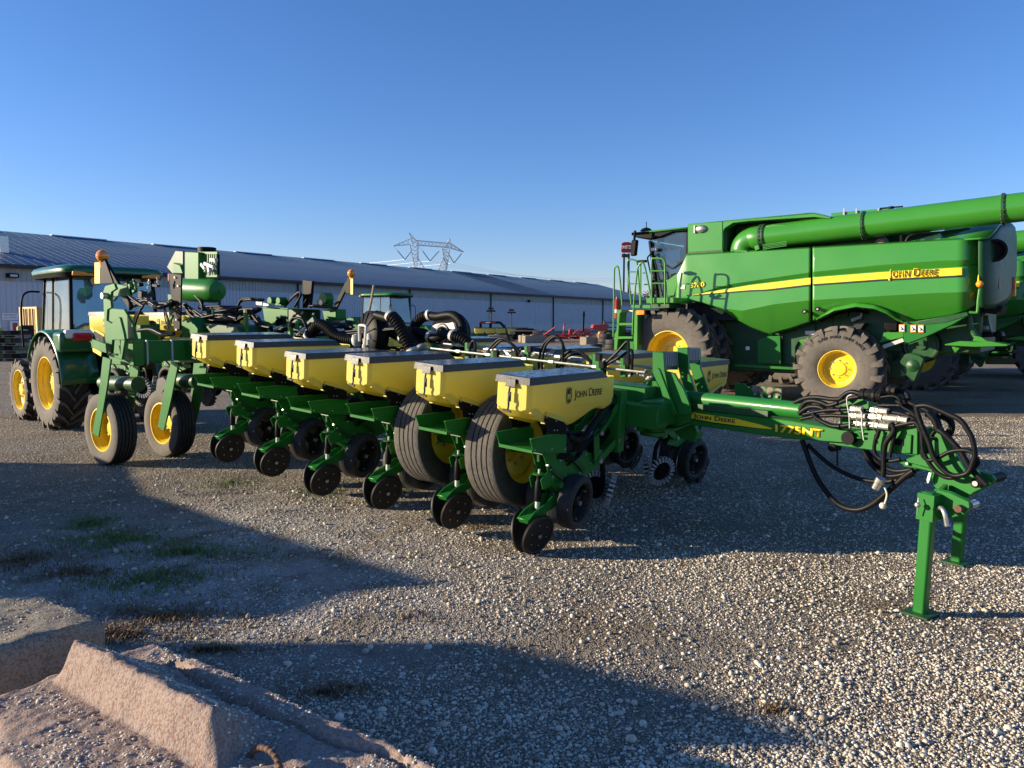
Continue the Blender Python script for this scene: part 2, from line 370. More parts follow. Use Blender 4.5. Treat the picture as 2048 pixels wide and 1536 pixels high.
def gravel_mat():
    g = bpy.data.materials.new('gravel_ground'); g.use_nodes = True; n = g.node_tree.nodes; l = g.node_tree.links; b = n["Principled BSDF"]
    tc = n.new("ShaderNodeTexCoord"); b.inputs["Roughness"].default_value = .9; b.inputs["Specular IOR Level"].default_value = .25
    def N(t, **k):
        q = n.new(t)
        for a, x in k.items():
            if a in q.inputs: q.inputs[a].default_value = x
        return q
    def vor(s):
        v = N("ShaderNodeTexVoronoi", Scale=s); l.new(tc.outputs["Object"], v.inputs["Vector"]); return v
    def noi(s, d=6):
        v = N("ShaderNodeTexNoise", Scale=s, Detail=d); l.new(tc.outputs["Object"], v.inputs["Vector"]); return v
    def ramp(src, stops):
        r = n.new("ShaderNodeValToRGB"); e = r.color_ramp.elements
        e[0].position, e[0].color = stops[0][0], (*stops[0][1], 1); e[1].position, e[1].color = stops[-1][0], (*stops[-1][1], 1)
        for p, c in stops[1:-1]: k = e.new(p); k.color = (*c, 1)
        l.new(src, r.inputs[0]); return r.outputs[0]
    def mix(f_, a, c, mode='MIX'):
        q = n.new("ShaderNodeMix"); q.data_type = 'RGBA'; q.blend_type = mode
        if isinstance(f_, float): q.inputs[0].default_value = f_
        else: l.new(f_, q.inputs[0])
        for i, x in ((6, a), (7, c)):
            if isinstance(x, tuple): q.inputs[i].default_value = (*x, 1)
            else: l.new(x, q.inputs[i])
        return q.outputs[2]
    def mr(src, a, c, d=0, e=1):
        q = N("ShaderNodeMapRange"); q.inputs[1].default_value = a; q.inputs[2].default_value = c; q.inputs[3].default_value = d; q.inputs[4].default_value = e
        l.new(src, q.inputs[0]); return q.outputs[0]
    v1 = vor(85); v2 = vor(30)
    sep = n.new("ShaderNodeSeparateColor"); l.new(v1.outputs["Color"], sep.inputs[0])
    stone = ramp(sep.outputs[0], [(0, (.26, .215, .16)), (.35, (.45, .39, .30)), (.7, (.58, .51, .40)), (1, (.70, .64, .53))])
    gap = mr(v1.outputs["Distance"], .30, .60)
    stone = mix(gap, stone, (.17, .135, .10))
    sep2 = n.new("ShaderNodeSeparateColor"); l.new(v2.outputs["Color"], sep2.inputs[0])
    stone = mix(mr(sep2.outputs[1], .6, .7, 0, .35), stone, (.40, .36, .30))
    big = noi(.7, 8); dirt = mr(big.outputs[0], .47, .60, 0, .85)
    c = mix(dirt, stone, (.23, .175, .12))
    mid = noi(2.3, 8); c = mix(mr(mid.outputs[0], .52, .70, 0, .55), c, (.31, .28, .235))
    # pale caked dust in the low corner left of the blocks
    sx = n.new("ShaderNodeSeparateXYZ"); l.new(tc.outputs["Object"], sx.inputs[0])
    ma = N("ShaderNodeVectorMath"); ma.operation = 'DISTANCE'; l.new(tc.outputs["Object"], ma.inputs[0]); ma.inputs[1].default_value = (-2.1, 5.0, 0)
    dm = mr(ma.outputs["Value"], .4, 2.6, 1, 0)
    dn = noi(3.1, 9); dd = N("ShaderNodeMath"); dd.operation = 'MULTIPLY'; l.new(dm, dd.inputs[0]); l.new(mr(dn.outputs[0], .36, .54), dd.inputs[1])
    c = mix(dd.outputs[0], c, (.50, .47, .43))
    fl = noi(14, 10); c = mix(mr(fl.outputs[0], .35, .72, 0, .6), c, mix(.35, c, (.10, .082, .06)))
    b_ = c; l.new(b_, b.inputs["Base Color"])
    hsum = N("ShaderNodeMath"); hsum.operation = 'MULTIPLY_ADD'; l.new(mr(v1.outputs["Distance"], 0, .6, 1, 0), hsum.inputs[0]); hsum.inputs[1].default_value = .8
    l.new(mr(v2.outputs["Distance"], 0, .7, 1, 0), hsum.inputs[2])
    h2 = N("ShaderNodeMath"); h2.operation = 'MULTIPLY_ADD'; l.new(noi(6, 12).outputs[0], h2.inputs[0]); h2.inputs[1].default_value = 3.0; l.new(hsum.outputs[0], h2.inputs[2])
    bp = n.new("ShaderNodeBump"); bp.inputs["Strength"].default_value = .9; bp.inputs["Distance"].default_value = .028
    l.new(h2.outputs[0], bp.inputs["Height"]); l.new(bp.outputs[0], b.inputs["Normal"])
    MT['gravel_ground'] = g
gravel_mat()
tag(m.build('ground', 'gravel_ground', sharp=180), kind='structure')

def stone_mat(name, stops, rough=.85):
    g = bpy.data.materials.new(name); g.use_nodes = True; n = g.node_tree.nodes; l = g.node_tree.links; b = n["Principled BSDF"]
    gi = n.new("ShaderNodeNewGeometry"); r = n.new("ShaderNodeValToRGB"); e = r.color_ramp.elements
    e[0].color = (*stops[0][1], 1); e[1].position = 1; e[1].color = (*stops[-1][1], 1)
    for p, c in stops[1:-1]: k = e.new(p); k.color = (*c, 1)
    l.new(gi.outputs["Random Per Island"], r.inputs[0]); l.new(r.outputs[0], b.inputs["Base Color"]); b.inputs["Roughness"].default_value = rough
    b.inputs["Specular IOR Level"].default_value = .3
    MT[name] = g
stone_mat('pebbles', [(0, (.17, .135, .10)), (.2, (.38, .32, .24)), (.45, (.54, .47, .36)), (.75, (.65, .58, .455)), (.93, (.70, .64, .53)), (1, (.76, .72, .64))])
def ico():
    p = (1+5**.5)/2; v = []
    for a, b in ((-1, p), (1, p), (-1, -p), (1, -p)): v += [(a, b, 0)]
    for a, b in ((-1, p), (1, p), (-1, -p), (1, -p)): v += [(0, a, b)]
    for a, b in ((-1, p), (1, p), (-1, -p), (1, -p)): v += [(b, 0, a)]
    v = np.array([(-1, p, 0), (1, p, 0), (-1, -p, 0), (1, -p, 0), (0, -1, p), (0, 1, p), (0, -1, -p), (0, 1, -p), (p, 0, -1), (p, 0, 1), (-p, 0, -1), (-p, 0, 1)], float)
    f = np.array([(0, 11, 5), (0, 5, 1), (0, 1, 7), (0, 7, 10), (0, 10, 11), (1, 5, 9), (5, 11, 4), (11, 10, 2), (10, 7, 6), (7, 1, 8), (3, 9, 4), (3, 4, 2), (3, 2, 6), (3, 6, 8), (3, 8, 9), (4, 9, 5), (2, 4, 11), (6, 2, 10), (8, 6, 7), (9, 8, 1)])
    return v/np.linalg.norm(v[0]), f
def scatter_stones(name, label, cat, n_, ylo, yhi, smin, smax, seed, keep=lambda x, y, r: True, power=1.6):
    rg = np.random.default_rng(seed); bv, bf = ico(); pts = []
    rnd = random.Random(seed)
    while len(pts) < n_:
        y = ylo+(yhi-ylo)*rnd.random()**power; x = (rnd.random()*2-1)*(y*.69+.9)
        if keep(x, y, rnd.random()): pts.append((x, y))
    k = len(pts); P_ = np.array([(x, y, hg(x, y)) for x, y in pts])
    s = smin*np.exp(rg.random(k)**2.2*math.log(smax/smin))
    sc_ = np.stack([s*rg.uniform(.75, 1.35, k), s*rg.uniform(.7, 1.2, k), s*rg.uniform(.45, .9, k)], 1)
    vv = bv[None]*rg.uniform(.80, 1.15, (k, 12, 1))*sc_[:, None]
    a = rg.random(k)*6.283; t = rg.uniform(-.5, .5, k); ca, sa, ct, st = np.cos(a), np.sin(a), np.cos(t), np.sin(t)
    x, y, z = vv[..., 0], vv[..., 1], vv[..., 2]
    x, z = x*ct[:, None]+z*st[:, None], -x*st[:, None]+z*ct[:, None]
    x, y = x*ca[:, None]-y*sa[:, None], x*sa[:, None]+y*ca[:, None]
    vv = np.stack([x, y, z], 2)+P_[:, None]; vv[..., 2] += (sc_[:, 2]*.35)[:, None]
    me = bpy.data.meshes.new(name); me.vertices.add(k*12); me.vertices.foreach_set('co', vv.ravel())
    ff = (bf[None]+(np.arange(k)*12)[:, None, None]).reshape(-1, 3); me.loops.add(ff.size); me.loops.foreach_set('vertex_index', ff.ravel())
    me.polygons.add(len(ff)); me.polygons.foreach_set('loop_start', np.arange(len(ff))*3); me.polygons.foreach_set('loop_total', np.full(len(ff), 3))
    me.update(); me.shade_smooth(); me.materials.append(MT['pebbles'])
    o = bpy.data.objects.new(name, me); col.objects.link(o); return tag(o, label, cat, kind='stuff')
def dens(x, y, r):
    d = .42+1.1*noise.noise(V((x*.7, y*.9, 3)))+.6*noise.noise(V((x*3, y*3, 7)))
    left = math.exp(-((x+3.0)/2.0)**2-((y-6.2)/2.6)**2)
    return r < max(.10, min(1, d+.34-.95*left))
scatter_stones('gravel', 'loose grey and tan gravel stones covering the yard in front of the machinery', 'gravel', 225000, 2.2, 14, .0032, .0105, 3, dens)
scatter_stones('pebble_scatter', 'larger rounded pebbles lying on top of the gravel near the concrete blocks', 'pebbles', 1700, 2.3, 8, .012, .023, 8, lambda x, y, r: r < .45+.6*noise.noise(V((x*1.5, y*1.5, 2))), 1.3)

# ---- weeds
def blades(name, label, cat, patches, c, seed, hh=(.02, .06), n_=900):
    mat(name+'_blades', c, .8, var=.35, vs=15); rnd = random.Random(seed); m = M()
    for (u, v, rx, ry, k) in patches:
        o = G(u, v)
        for i in range(int(k*n_)):
            a = rnd.random()*6.283; q = min(2.2, abs(rnd.gauss(0, .72))); cl = noise.noise(V((o.x+rx*q*math.cos(a), o.y+ry*q*math.sin(a), 0))*5)
            if cl < -.12*rnd.random()*4+.05 and rnd.random() < .8: continue
            x = o.x+rx*q*math.cos(a); y = o.y+ry*q*math.sin(a); z = hg(x, y); h = rnd.uniform(*hh); b = rnd.random()*6.283; wd = .0018+.0015*rnd.random(); l_ = rnd.uniform(.3, 1.1)*h
            dx, dy = math.cos(b), math.sin(b); tx, ty = x+dx*l_, y+dy*l_
            m.add([(x-dy*wd, y+dx*wd, z), (x+dy*wd, y-dx*wd, z), (x+dx*l_*.4+dy*wd, y+dy*l_*.4-dx*wd, z+h*.65), (x+dx*l_*.4-dy*wd, y+dy*l_*.4+dx*wd, z+h*.65), (tx, ty, z+h)], [(0, 1, 2, 3), (3, 2, 4)])
    return tag(m.build(name, name+'_blades', sharp=180), label, cat, kind='stuff')
blades('green_weeds', 'low green weeds sprouting from the dusty ground behind the concrete blocks', 'weeds',
       [(250, 1080, .55, .34, 1.6), (370, 1108, .5, .24, 1.6), (300, 1165, .4, .26, 1.5), (180, 1045, .2, .2, .8), (200, 1090, .3, .3, .5), (640, 985, .3, .3, .5), (790, 985, .15, .3, .3), (460, 965, .3, .4, .5)], (.15, .20, .055), 4, (.010, .04), 1300)
blades('dry_grass', 'dry brown grass and straw tufts lying on the gravel', 'dry grass',
       [(330, 1235, .34, .16, 1.6), (250, 1270, .3, .1, 1.2), (40, 1125, .25, .25, 1.4), (150, 1150, .35, .2, 1), (420, 1300, .3, .06, .6), (650, 1385, .2, .08, .35), (1545, 1425, .10, .05, .15), (800, 1235, .3, .12, .2), (960, 1055, .25, .2, .2), (1880, 805, 1.1, .25, .8), (1950, 790, .9, .2, .5), (1440, 765, .8, .4, .6), (700, 1375, .2, .1, .2)], (.22, .145, .075), 5, (.008, .035), 1300)

# ---- concrete blocks
def conc(name, a, b, c, bd=.02):
    g = bpy.data.materials.new(name); g.use_nodes = True; n = g.node_tree.nodes; l = g.node_tree.links; p = n["Principled BSDF"]; p.inputs["Roughness"].default_value = .92
    p.inputs["Specular IOR Level"].default_value = .2
    tc = n.new("ShaderNodeTexCoord")
    def T(t, s, d=8):
        q = n.new(t); q.inputs["Scale"].default_value = s
        if "Detail" in q.inputs: q.inputs["Detail"].default_value = d
        l.new(tc.outputs["Object"], q.inputs["Vector"]); return q
    n1 = T("ShaderNodeTexNoise", 4); n2 = T("ShaderNodeTexNoise", 220, 12); v = T("ShaderNodeTexVoronoi", 150)
    r = n.new("ShaderNodeValToRGB"); e = r.color_ramp.elements; e[0].position = .35; e[0].color = (*a, 1); e[1].position = .68; e[1].color = (*b, 1); l.new(n1.outputs[0], r.inputs[0])
    m1 = n.new("ShaderNodeMix"); m1.data_type = 'RGBA'; q = n.new("ShaderNodeMapRange"); q.inputs[1].default_value = .48; q.inputs[2].default_value = .70; q.inputs[4].default_value = .22
    l.new(n2.outputs[0], q.inputs[0]); l.new(q.outputs[0], m1.inputs[0]); l.new(r.outputs[0], m1.inputs[6]); m1.inputs[7].default_value = (*c, 1)
    sp = n.new("ShaderNodeSeparateColor"); l.new(v.outputs["Color"], sp.inputs[0]); q2 = n.new("ShaderNodeMapRange"); q2.inputs[1].default_value = .86; q2.inputs[2].default_value = .9; q2.inputs[4].default_value = .45
    l.new(sp.outputs[0], q2.inputs[0]); m2 = n.new("ShaderNodeMix"); m2.data_type = 'RGBA'; l.new(q2.outputs[0], m2.inputs[0]); l.new(m1.outputs[2], m2.inputs[6]); m2.inputs[7].default_value = (.42, .37, .32, 1)
    l.new(m2.outputs[2], p.inputs["Base Color"])
    v3 = T("ShaderNodeTexVoronoi", 38); s3 = n.new("ShaderNodeSeparateColor"); l.new(v3.outputs["Color"], s3.inputs[0])
    pa = n.new("ShaderNodeMapRange"); pa.inputs[1].default_value = .10; pa.inputs[2].default_value = .20; pa.inputs[3].default_value = 1; pa.inputs[4].default_value = 0; l.new(v3.outputs["Distance"], pa.inputs[0])
    pb = n.new("ShaderNodeMath"); pb.operation = 'GREATER_THAN'; pb.inputs[1].default_value = .6; l.new(s3.outputs[1], pb.inputs[0])
    pc = n.new("ShaderNodeMath"); pc.operation = 'MULTIPLY'; l.new(pa.outputs[0], pc.inputs[0]); l.new(pb.outputs[0], pc.inputs[1])
    m3 = n.new("ShaderNodeMix"); m3.data_type = 'RGBA'; l.new(pc.outputs[0], m3.inputs[0]); l.new(m2.outputs[2], m3.inputs[6]); m3.inputs[7].default_value = (a[0]*.45, a[1]*.42, a[2]*.42, 1); l.new(m3.outputs[2], p.inputs["Base Color"])
    bp = n.new("ShaderNodeBump"); bp.inputs["Strength"].default_value = .8; bp.inputs["Distance"].default_value = bd*.11
    ad = n.new("ShaderNodeMath"); ad.operation = 'MULTIPLY_ADD'; l.new(v.outputs["Distance"], ad.inputs[0]); ad.inputs[1].default_value = -.7; n3 = T("ShaderNodeTexNoise", 60, 10); l.new(n3.outputs[0], ad.inputs[2])
    l.new(ad.outputs[0], bp.inputs["Height"]); l.new(bp.outputs[0], p.inputs["Normal"]); MT[name] = g
conc('concrete_pink', (.235, .150, .118), (.31, .205, .155), (.12, .095, .088))
conc('concrete_grey', (.17, .14, .09), (.24, .195, .125), (.10, .085, .058))
def fbm(x, y, s, z=0): return noise.fractal(V((x*s, y*s, z)), 1, 2, 5)
def block(name, o, ang, L0, L1, W_, top, relief, mt, label, rough=.010, step=.0075):
    root = empty(name, Matrix.Translation(o) @ Matrix.Rotation(R_(ang), 4, 'Z'), None, label, 'concrete block')
    m = M(); nx = int((L1-L0)/step); ny = int(W_/step); rows = []
    for i in range(nx+1):
        x = L0+(L1-L0)*i/nx; r = []
        for j in range(ny+1):
            y = -W_+W_*j/ny; e = min(x-L0, L1-x, y+W_, -y); rd = .022*(1+.8*fbm(x, y, 7, 3))
            z = top+relief(x, y)+rough*fbm(x, y, 9)+rough*.5*fbm(x, y, 40, 4)+rough*.38*noise.noise(V((x*110, y*110, 8)))-(max(0, rd-e)**2)/max(rd, .004)*1.1
            ox = (.010*fbm(x, y, 8, 6)) if e < .02 else 0
            r.append(V((x+ox, y+ox, z)))
        rows.append(r)
    m.grid(rows)
    per = rows[0]+[r[-1] for r in rows[1:]]+rows[-1][-2::-1]+[r[0] for r in rows[-2:0:-1]]
    per.append(per[0]); lv = []
    for k in range(0, 22):
        t = k/21; q = []
        for p in per:
            z = p.z*(1-t)+(-.03)*t; d = .008*noise.noise(V((p.x*14, p.y*14, z*14)))*(1 if k else 0)
            cx = (L0+L1)/2; cy = -W_/2; n_ = V((p.x-cx, p.y-cy, 0)).normalized(); q.append(V((p.x, p.y, z))+n_*d)
        lv.append(q)
    m.grid(lv); m.build('block_body', mt, root, sharp=60); return root
def relief2(x, y):
    wob = .005*noise.noise(V((x*6, 1, 2)))
    c0 = -.335+wob; z = 0
    e0 = min(1, max(0, (x+.02)/.05)); e1 = min(1, max(0, (.80-x-.35*(y+.3))/.07))
    if y < c0: k = 0
    elif y < c0+.050: k = (y-c0)/.050
    elif y < c0+.062: k = 1
    else: k = max(0, 1-(y-c0-.062)/.16)
    k = k+.35*(k*k*(3-2*k)-k)
    z += .115*k*min(e0, e1)*(1+.06*noise.noise(V((x*9, y*9, 0))))
    cy = -.055-.03*math.sin(x*3)+.02*noise.noise(V((x*7, 3, 3)))+.008*noise.noise(V((x*40, 1, 1)))               # long crack beside the key
    if .15 < x < 1.5: z -= .024*math.exp(-((y-cy)/.009)**2)*(1+.5*noise.noise(V((x*15, 0, 0))))
    if y > cy: z += .012*min(1, (y-cy)/.02)*min(1, max(0, (x-.1)*5))*(1 if x < 1.5 else 0)
    z += .0035*noise.noise(V((x*30, y*30, 4)))*(0 if -.36 < y < -.27 and x < .8 else 1)
    cx = .28+.06*noise.noise(V((y*12, 0, 5)))
    if -.5 < y < -.25: z -= .006*math.exp(-((x-cx)/.005)**2)
    z -= .05*math.exp(-(((x-.10)/.10)**2+((y+.60)/.07)**2))
    return z
b2 = block('keyed_concrete_block', (-1.15, 2.45, 0), -35.8, -.05, 1.85, .60, .60, relief2, 'concrete_pink', 'worn pinkish concrete block with a raised key and a cracked top, nearest the camera', .0055)
def aggregate(root, L0, L1, W_, top, relief, n_, seed, skip, cmat='pebbles', kk=1):
    rnd = random.Random(seed); bv, bf = ico(); m = M()
    for i in range(n_):
        x = rnd.uniform(L0, L1); y = -rnd.random()*W_
        if skip(x, y) or noise.noise(V((x*5, y*5, 3)))+rnd.uniform(-.3, .35) < 0: continue
        e = min(x-L0, L1-x, y+W_, -y); z = top+relief(x, y)+.0055*fbm(x, y, 9)-(max(0, .022-e)**2)/.022*1.1
        s = rnd.uniform(.0016, .0055)**1.0*kk; q = Matrix.Rotation(rnd.random()*6, 3, 'Z') @ Matrix.Diagonal((s*rnd.uniform(.8, 1.5), s, s*rnd.uniform(.5, .9)))
        m.add([q @ V(p)*rnd.uniform(.85, 1.12)+V((x, y, z-.0003)) for p in bv], [tuple(f) for f in bf])
    o = m.build('exposed_aggregate', cmat, root, sharp=180); o['kind'] = 'stuff'
aggregate(b2, -.03, 1.83, .585, .60, relief2, 8000, 5, lambda x, y: -.36 < y < -.26 and x < .8)
def ring_loop():
    m = M(); c = V((.86, -.37, .60)); pts = []
    for i in range(40):
        a = math.pi*1.05*i/39; pts.append(c+V((-.055+.055*math.cos(a)*1.1, .012*math.sin(a), .045*math.sin(a)-.01)))
    m.tube(pts, .0075, 10, rf=lambda i: .0072+(.0020 if i % 3 == 0 else 0)); return m
lp = Fr(V((-1.15, 2.45, 0)), -35.8).px(525, 1530, z=.60)
rl = ring_loop(); off = lp-V((.80, -.37, .60)); rl.v = [(a+off.x, b+off.y, c) for a, b, c in rl.v]
rl.build('lifting_loop', 'rust', b2)
b1 = block('concrete_block', (-1.45, 2.66, 0), -33.5, -1.9, 0, .62, .605, lambda x, y: 0, 'concrete_grey', 'weathered mossy grey-brown concrete block with a flat top at the left edge', .011, .018)

aggregate(b1, -1.88, -.02, .60, .605, lambda x, y: 0, 4500, 6, lambda x, y: False)
# ---- warehouse
WO = V((-45.7, 68.8, 0)); wa = math.degrees(math.atan2(.833, .553))
WF = Fr(WO, wa)                      # x along the long wall, y = away from us (roof rises that way)
wh = empty('warehouse', WF.M, None, 'very long pale steel warehouse with a blue-grey metal roof behind all the machines', 'warehouse')
WL, EH, RH, WW = 149.0, 6.8, 11.65, 17.6
def weave(L): return [L]
m = M(); m.prism([(0, 0, 1.25), (WL, 0, 1.25), (WL, 0, 5.35), (0, 0, 5.35)], (0, .25, 0))
for i in range(int(WL/.45)): m.box((.2+i*.45, -.02, 3.3), (.05, .05, 4.05))
m.build('wall', 'wall_white', wh)
m = M(); m.prism([(0, 0.0, 5.36), (WL, 0, 5.36), (WL, 0, EH-.05), (0, 0, EH-.05)], (0, .25, 0))
for i in range(int(WL/.45)): m.box((.2+i*.45, -.02, 6.05), (.07, .05, 1.35))
m.build('translucent_band', 'wall_band', wh)
m = M(); m.box((WL/2, .1, .6), (WL, .3, 1.3)); m.build('plinth', 'galv', wh)
m = M()
m.prism([(0, 0.1, 0), (0, 2*WW, 0), (0, 2*WW, EH), (0, WW, RH-.15), (0, 0.1, EH-.1)], (.2, 0, 0)); m.prism([(WL-.2, .1, 0), (WL-.2, 2*WW, 0), (WL-.2, 2*WW, EH), (WL-.2, WW, RH-.15), (WL-.2, .1, EH-.1)], (.2, 0, 0))
m.box((WL/2, 2*WW, EH/2), (WL, .2, EH)); m.build('end_wall', 'wall_white', wh)
m = M(); sl = (RH-EH)/(WW+.5)
m.prism([(-.6, -.5, EH), (-.6, WW, RH), (-.6, 2*WW+.5, EH)], (WL+1.2, 0, 0))
pit = math.atan(sl)
for i in range(int(WL/.95)+1): m.beam((-.5+i*.95, -.5, EH+.02), (-.5+i*.95, WW, RH+.02), .04, .012)
m.beam((-.6, WW/2, (EH+RH)/2+.06), (WL+.6, WW/2, (EH+RH)/2+.06), .05, .04)
m.c = 1; xs0 = WF.px(1060, 560, z=RH).x
m.prism([(86, -.5, EH+.012), (98, -.5, EH+.012), (98, WW, RH+.012), (86, WW, RH+.012)], (0, 0, .006))
m.build('roof', ['roof_metal', 'roof_patch'], wh)
for i in range(12): m = M(); m.box((4+i*12.4, WW, RH+.04), (6.4, .5, .10)); m.build('ridge_vent', 'ridge_highlight', wh)
m = M(); m.box((WL/2, -.55, EH-.12), (WL+1.2, .16, .34)); m.build('gutter', 'fascia', wh)
for u in (190, 440, 597, 820, 982, 1107, 1206):
    x = WF.px(u, 620, y=-.15).x; m = M(); m.box((x, -.16, EH/2-.1), (.16, .2, EH-.2)); m.build('downpipe', 'fascia', wh)
for u, v in ((25, 551), (1060, 602)):
    p = WF.px(u, v, y=-.3); m = M(); m.box(p, (.9, .5, .38)); m.c = 1; m.box(p+V((0, -.27, -.02)), (.6, .04, .2)); m.build('wall_light', ['black', 'light_grey'], wh)
q = WF.px(10, 505, y=5); q.z = EH+.6; m = M(); m.box((WF.px(10, 505, y=5).x, 5.5, EH+1.75+.5), (.8, .8, 1.6)); m.build('roof_stack', 'steel', wh)
p = WF.px(20, 633, y=-.05)
m = M(); m.box(p, (1.3, .04, .6)); m.build('sign_plate', 'white', wh)
for i, s in enumerate(("EMERGENCY", "FUEL SHUTOFF")): text(s, 'red', wh, p+V((-.52, -.03, .08-.24*i)), (1, 0, 0), (0, 0, 1), .13, 1.05)
p = WF.px(29, 655, y=-.15); m = M(); m.box(p, (.75, .25, 1.15)); m.c = 1; m.box(p+V((0, -.14, 0)), (.4, .03, .85)); m.build('extinguisher_cabinet', ['white', 'red'], wh)

# ---- transmission tower
TF = Fr(P(857, 645, 400), 12); TF.M = Matrix.Translation(V((P(857, 645, 400).x, 400, 0))) @ Matrix.Rotation(R_(14), 4, 'Z'); TF.I = TF.M.inverted()
tw = empty('transmission_tower', TF.M, None, 'tall lattice steel power line tower with a wide crossarm above the warehouse roof', 'transmission tower')
def tp(u, v): q = TF.px(u, v, y=0); return q
m = M(); r = .17
def lat(a0, a1, b0, b1, k, m, r=.13, dy=1.2):
    """lattice face between chord a0-a1 and chord b0-b1, two faces dy apart"""
    for s in (-dy, dy):
        o = V((0, s, 0)); m.beam(a0+o, a1+o, 2*r, 2*r); m.beam(b0+o, b1+o, 2*r, 2*r)
        for i in range(k):
            t0, t1 = i/k, (i+1)/k; m.beam(a0.lerp(a1, t0)+o, b0.lerp(b1, t1)+o, r, r); m.beam(b0.lerp(b1, t0)+o, a0.lerp(a1, t1)+o, r, r)
    for i in range(k): t = i/k; m.beam(a0.lerp(a1, t)+V((0, -dy, 0)), a0.lerp(a1, t+1/k)+V((0, dy, 0)), r, r)
lat(tp(832, 481), tp(898, 487), tp(832, 490), tp(898, 495), 9, m)
lat(tp(787, 492), tp(820, 478), tp(787, 492), tp(820, 489), 4, m, dy=.7); lat(tp(927, 504), tp(900, 486), tp(927, 504), tp(900, 496), 4, m, dy=.7)
lat(tp(818, 466), tp(826, 490), tp(818, 466), tp(838, 488), 3, m); lat(tp(899, 477), tp(890, 496), tp(899, 477), tp(902, 497), 3, m)
lat(tp(820, 490), tp(830, 537), tp(836, 490), tp(836, 520), 5, m); lat(tp(830, 537), V((tp(846, 545).x-3, 0, 25)), tp(837, 518), tp(853, 545), 3, m)
lat(tp(884, 496), tp(886, 512), tp(899, 498), tp(893, 540), 5, m); lat(tp(886, 516), tp(874, 545), tp(896, 520), tp(888, 548), 4, m)
bx = tp(862, 600).x
lat(tp(853, 545), V((bx-8, 0, 0)), tp(833, 540), V((bx-14, 0, 0)), 5, m); lat(tp(874, 545), V((bx+8, 0, 0)), tp(888, 548), V((bx+14, 0, 0)), 5, m)
m.build('lattice_frame', 'tower_steel', tw)
for (a, b, c) in (((787, 492), (810, 519), (825, 500)), ((838, 492), (860, 522), (880, 500)), ((892, 500), (908, 526), (925, 505))):
    m = M(); A, B, C_ = tp(*a), tp(*b), tp(*c)
    m.beam(A.lerp(B, .35), B, .35, .35); m.beam(C_.lerp(B, .1), B, .35, .35); m.beam(A, A.lerp(B, .35), .08, .08); m.build('insulator_string', 'fascia', tw)
wr = empty('power_line', Matrix(), None, 'thin pale power lines strung past the tower across the sky', 'power line')
m = M()
for k, (u, v) in enumerate(((810, 519), (860, 522), (908, 526))):
    a = P(u, v, 400)
    for (bu, bv, d) in ((-300, 760, 700), (1330, 548+3*k, 620)):
        b = P(bu, bv, d) if bu > 0 else a+V((-330, 260, 6)); pts = []
        for i in range(17):
            t = i/16; q = a.lerp(b, t); q.z -= 26*t*(1-t)*(1 if bu > 0 else .6); pts.append(q)
        m.tube(pts, .05, 4)
m.build('cable', 'galv', wr)

# ---- roadside sign
SM = Matrix.Translation(V((P(1254, 500, 250).x, 250, 0)))
sg = empty('pylon_sign', SM, None, 'tall roadside pylon sign with a red rounded panel beyond the warehouse', 'sign'); SF = Fr(m=SM)
c = SF.px(1253, 495, y=0); w_ = 1.75
m = M(); m.prism([c+V((x*w_, -.3, z*1.65)) for x, z in ((-1, -.7), (-.8, -1), (.8, -1), (1, -.7), (1, .6), (.75, .95), (.3, 1.05), (-.3, 1.05), (-.75, .95), (-1, .6))], (0, .6, 0)); m.build('sign_panel', 'red', sg, bev=.08)
text('SHEETZ', 'white', sg, c+V((-1.45, -.32, -.35)), (1, 0, 0), (0, 0, 1), .95, 2.9, bold=.02)
m = M(); m.box(c+V((-.25, 0, -2.6)), (2.6, .4, 1.1)); m.c = 1; m.box(c+V((-.1, -.22, -2.6)), (.8, .05, .9)); m.build('price_panel', ['red', 'green_dark'], sg)
for dx in (-.75, .8): m = M(); m.box((c.x+dx, .0, c.z/2-1.3), (.55, .5, c.z-1.2)); m.build('sign_pole', 'fascia', sg)

# ---- far tree
def leaf_tree(name, base, h, r, label, seed, cmat):
    rt = empty(name, Matrix.Translation(base), None, label, 'tree'); rnd = random.Random(seed); m = M(); tips = []
    m.tube([(0, 0, 0), (.1, 0, h*.3), (0, .1, h*.6)], [.35, .28, .16], 8)
    for i in range(14):
        a = rnd.random()*6.283; z0 = h*rnd.uniform(.25, .6); t = V((math.cos(a)*r*rnd.uniform(.4, .9), math.sin(a)*r*.7, h*rnd.uniform(.5, .95))); m.tube([(0, 0, z0), V((0, 0, z0)).lerp(t, .5)+V((0, 0, .4)), t], [.12, .07, .03], 5); tips.append(t)
    m.build('trunk', 'fascia', rt); m = M()
    for i in range(2600):
        c = rnd.choice(tips)+V((rnd.gauss(0, r*.22), rnd.gauss(0, r*.22), rnd.gauss(0, h*.1))); s = .22
        d = V((rnd.gauss(0, 1), rnd.gauss(0, 1), rnd.gauss(0, 1))).normalized(); e = d.orthogonal().normalized()
        m.add([c-d*s-e*s*.6, c+d*s-e*s*.6, c+d*s+e*s*.6, c-d*s+e*s*.6], [(0, 1, 2, 3)])
    m.build('crown', cmat, rt, sharp=180)
mat('autumn_leaves', (.10, .075, .035), .8, var=.4, vs=1)
leaf_tree('tree', V((P(1286, 645, 210).x, 210, 0)), 8.5, 3.4, 'sparse brownish tree showing between the combine ladder and the warehouse end', 2, 'autumn_leaves')
leaf_tree('tree', V((P(1268, 645, 230).x, 230, 0)), 6.5, 2.6, 'lower dull tree left of the sparse tree behind the ladder', 6, 'autumn_leaves')

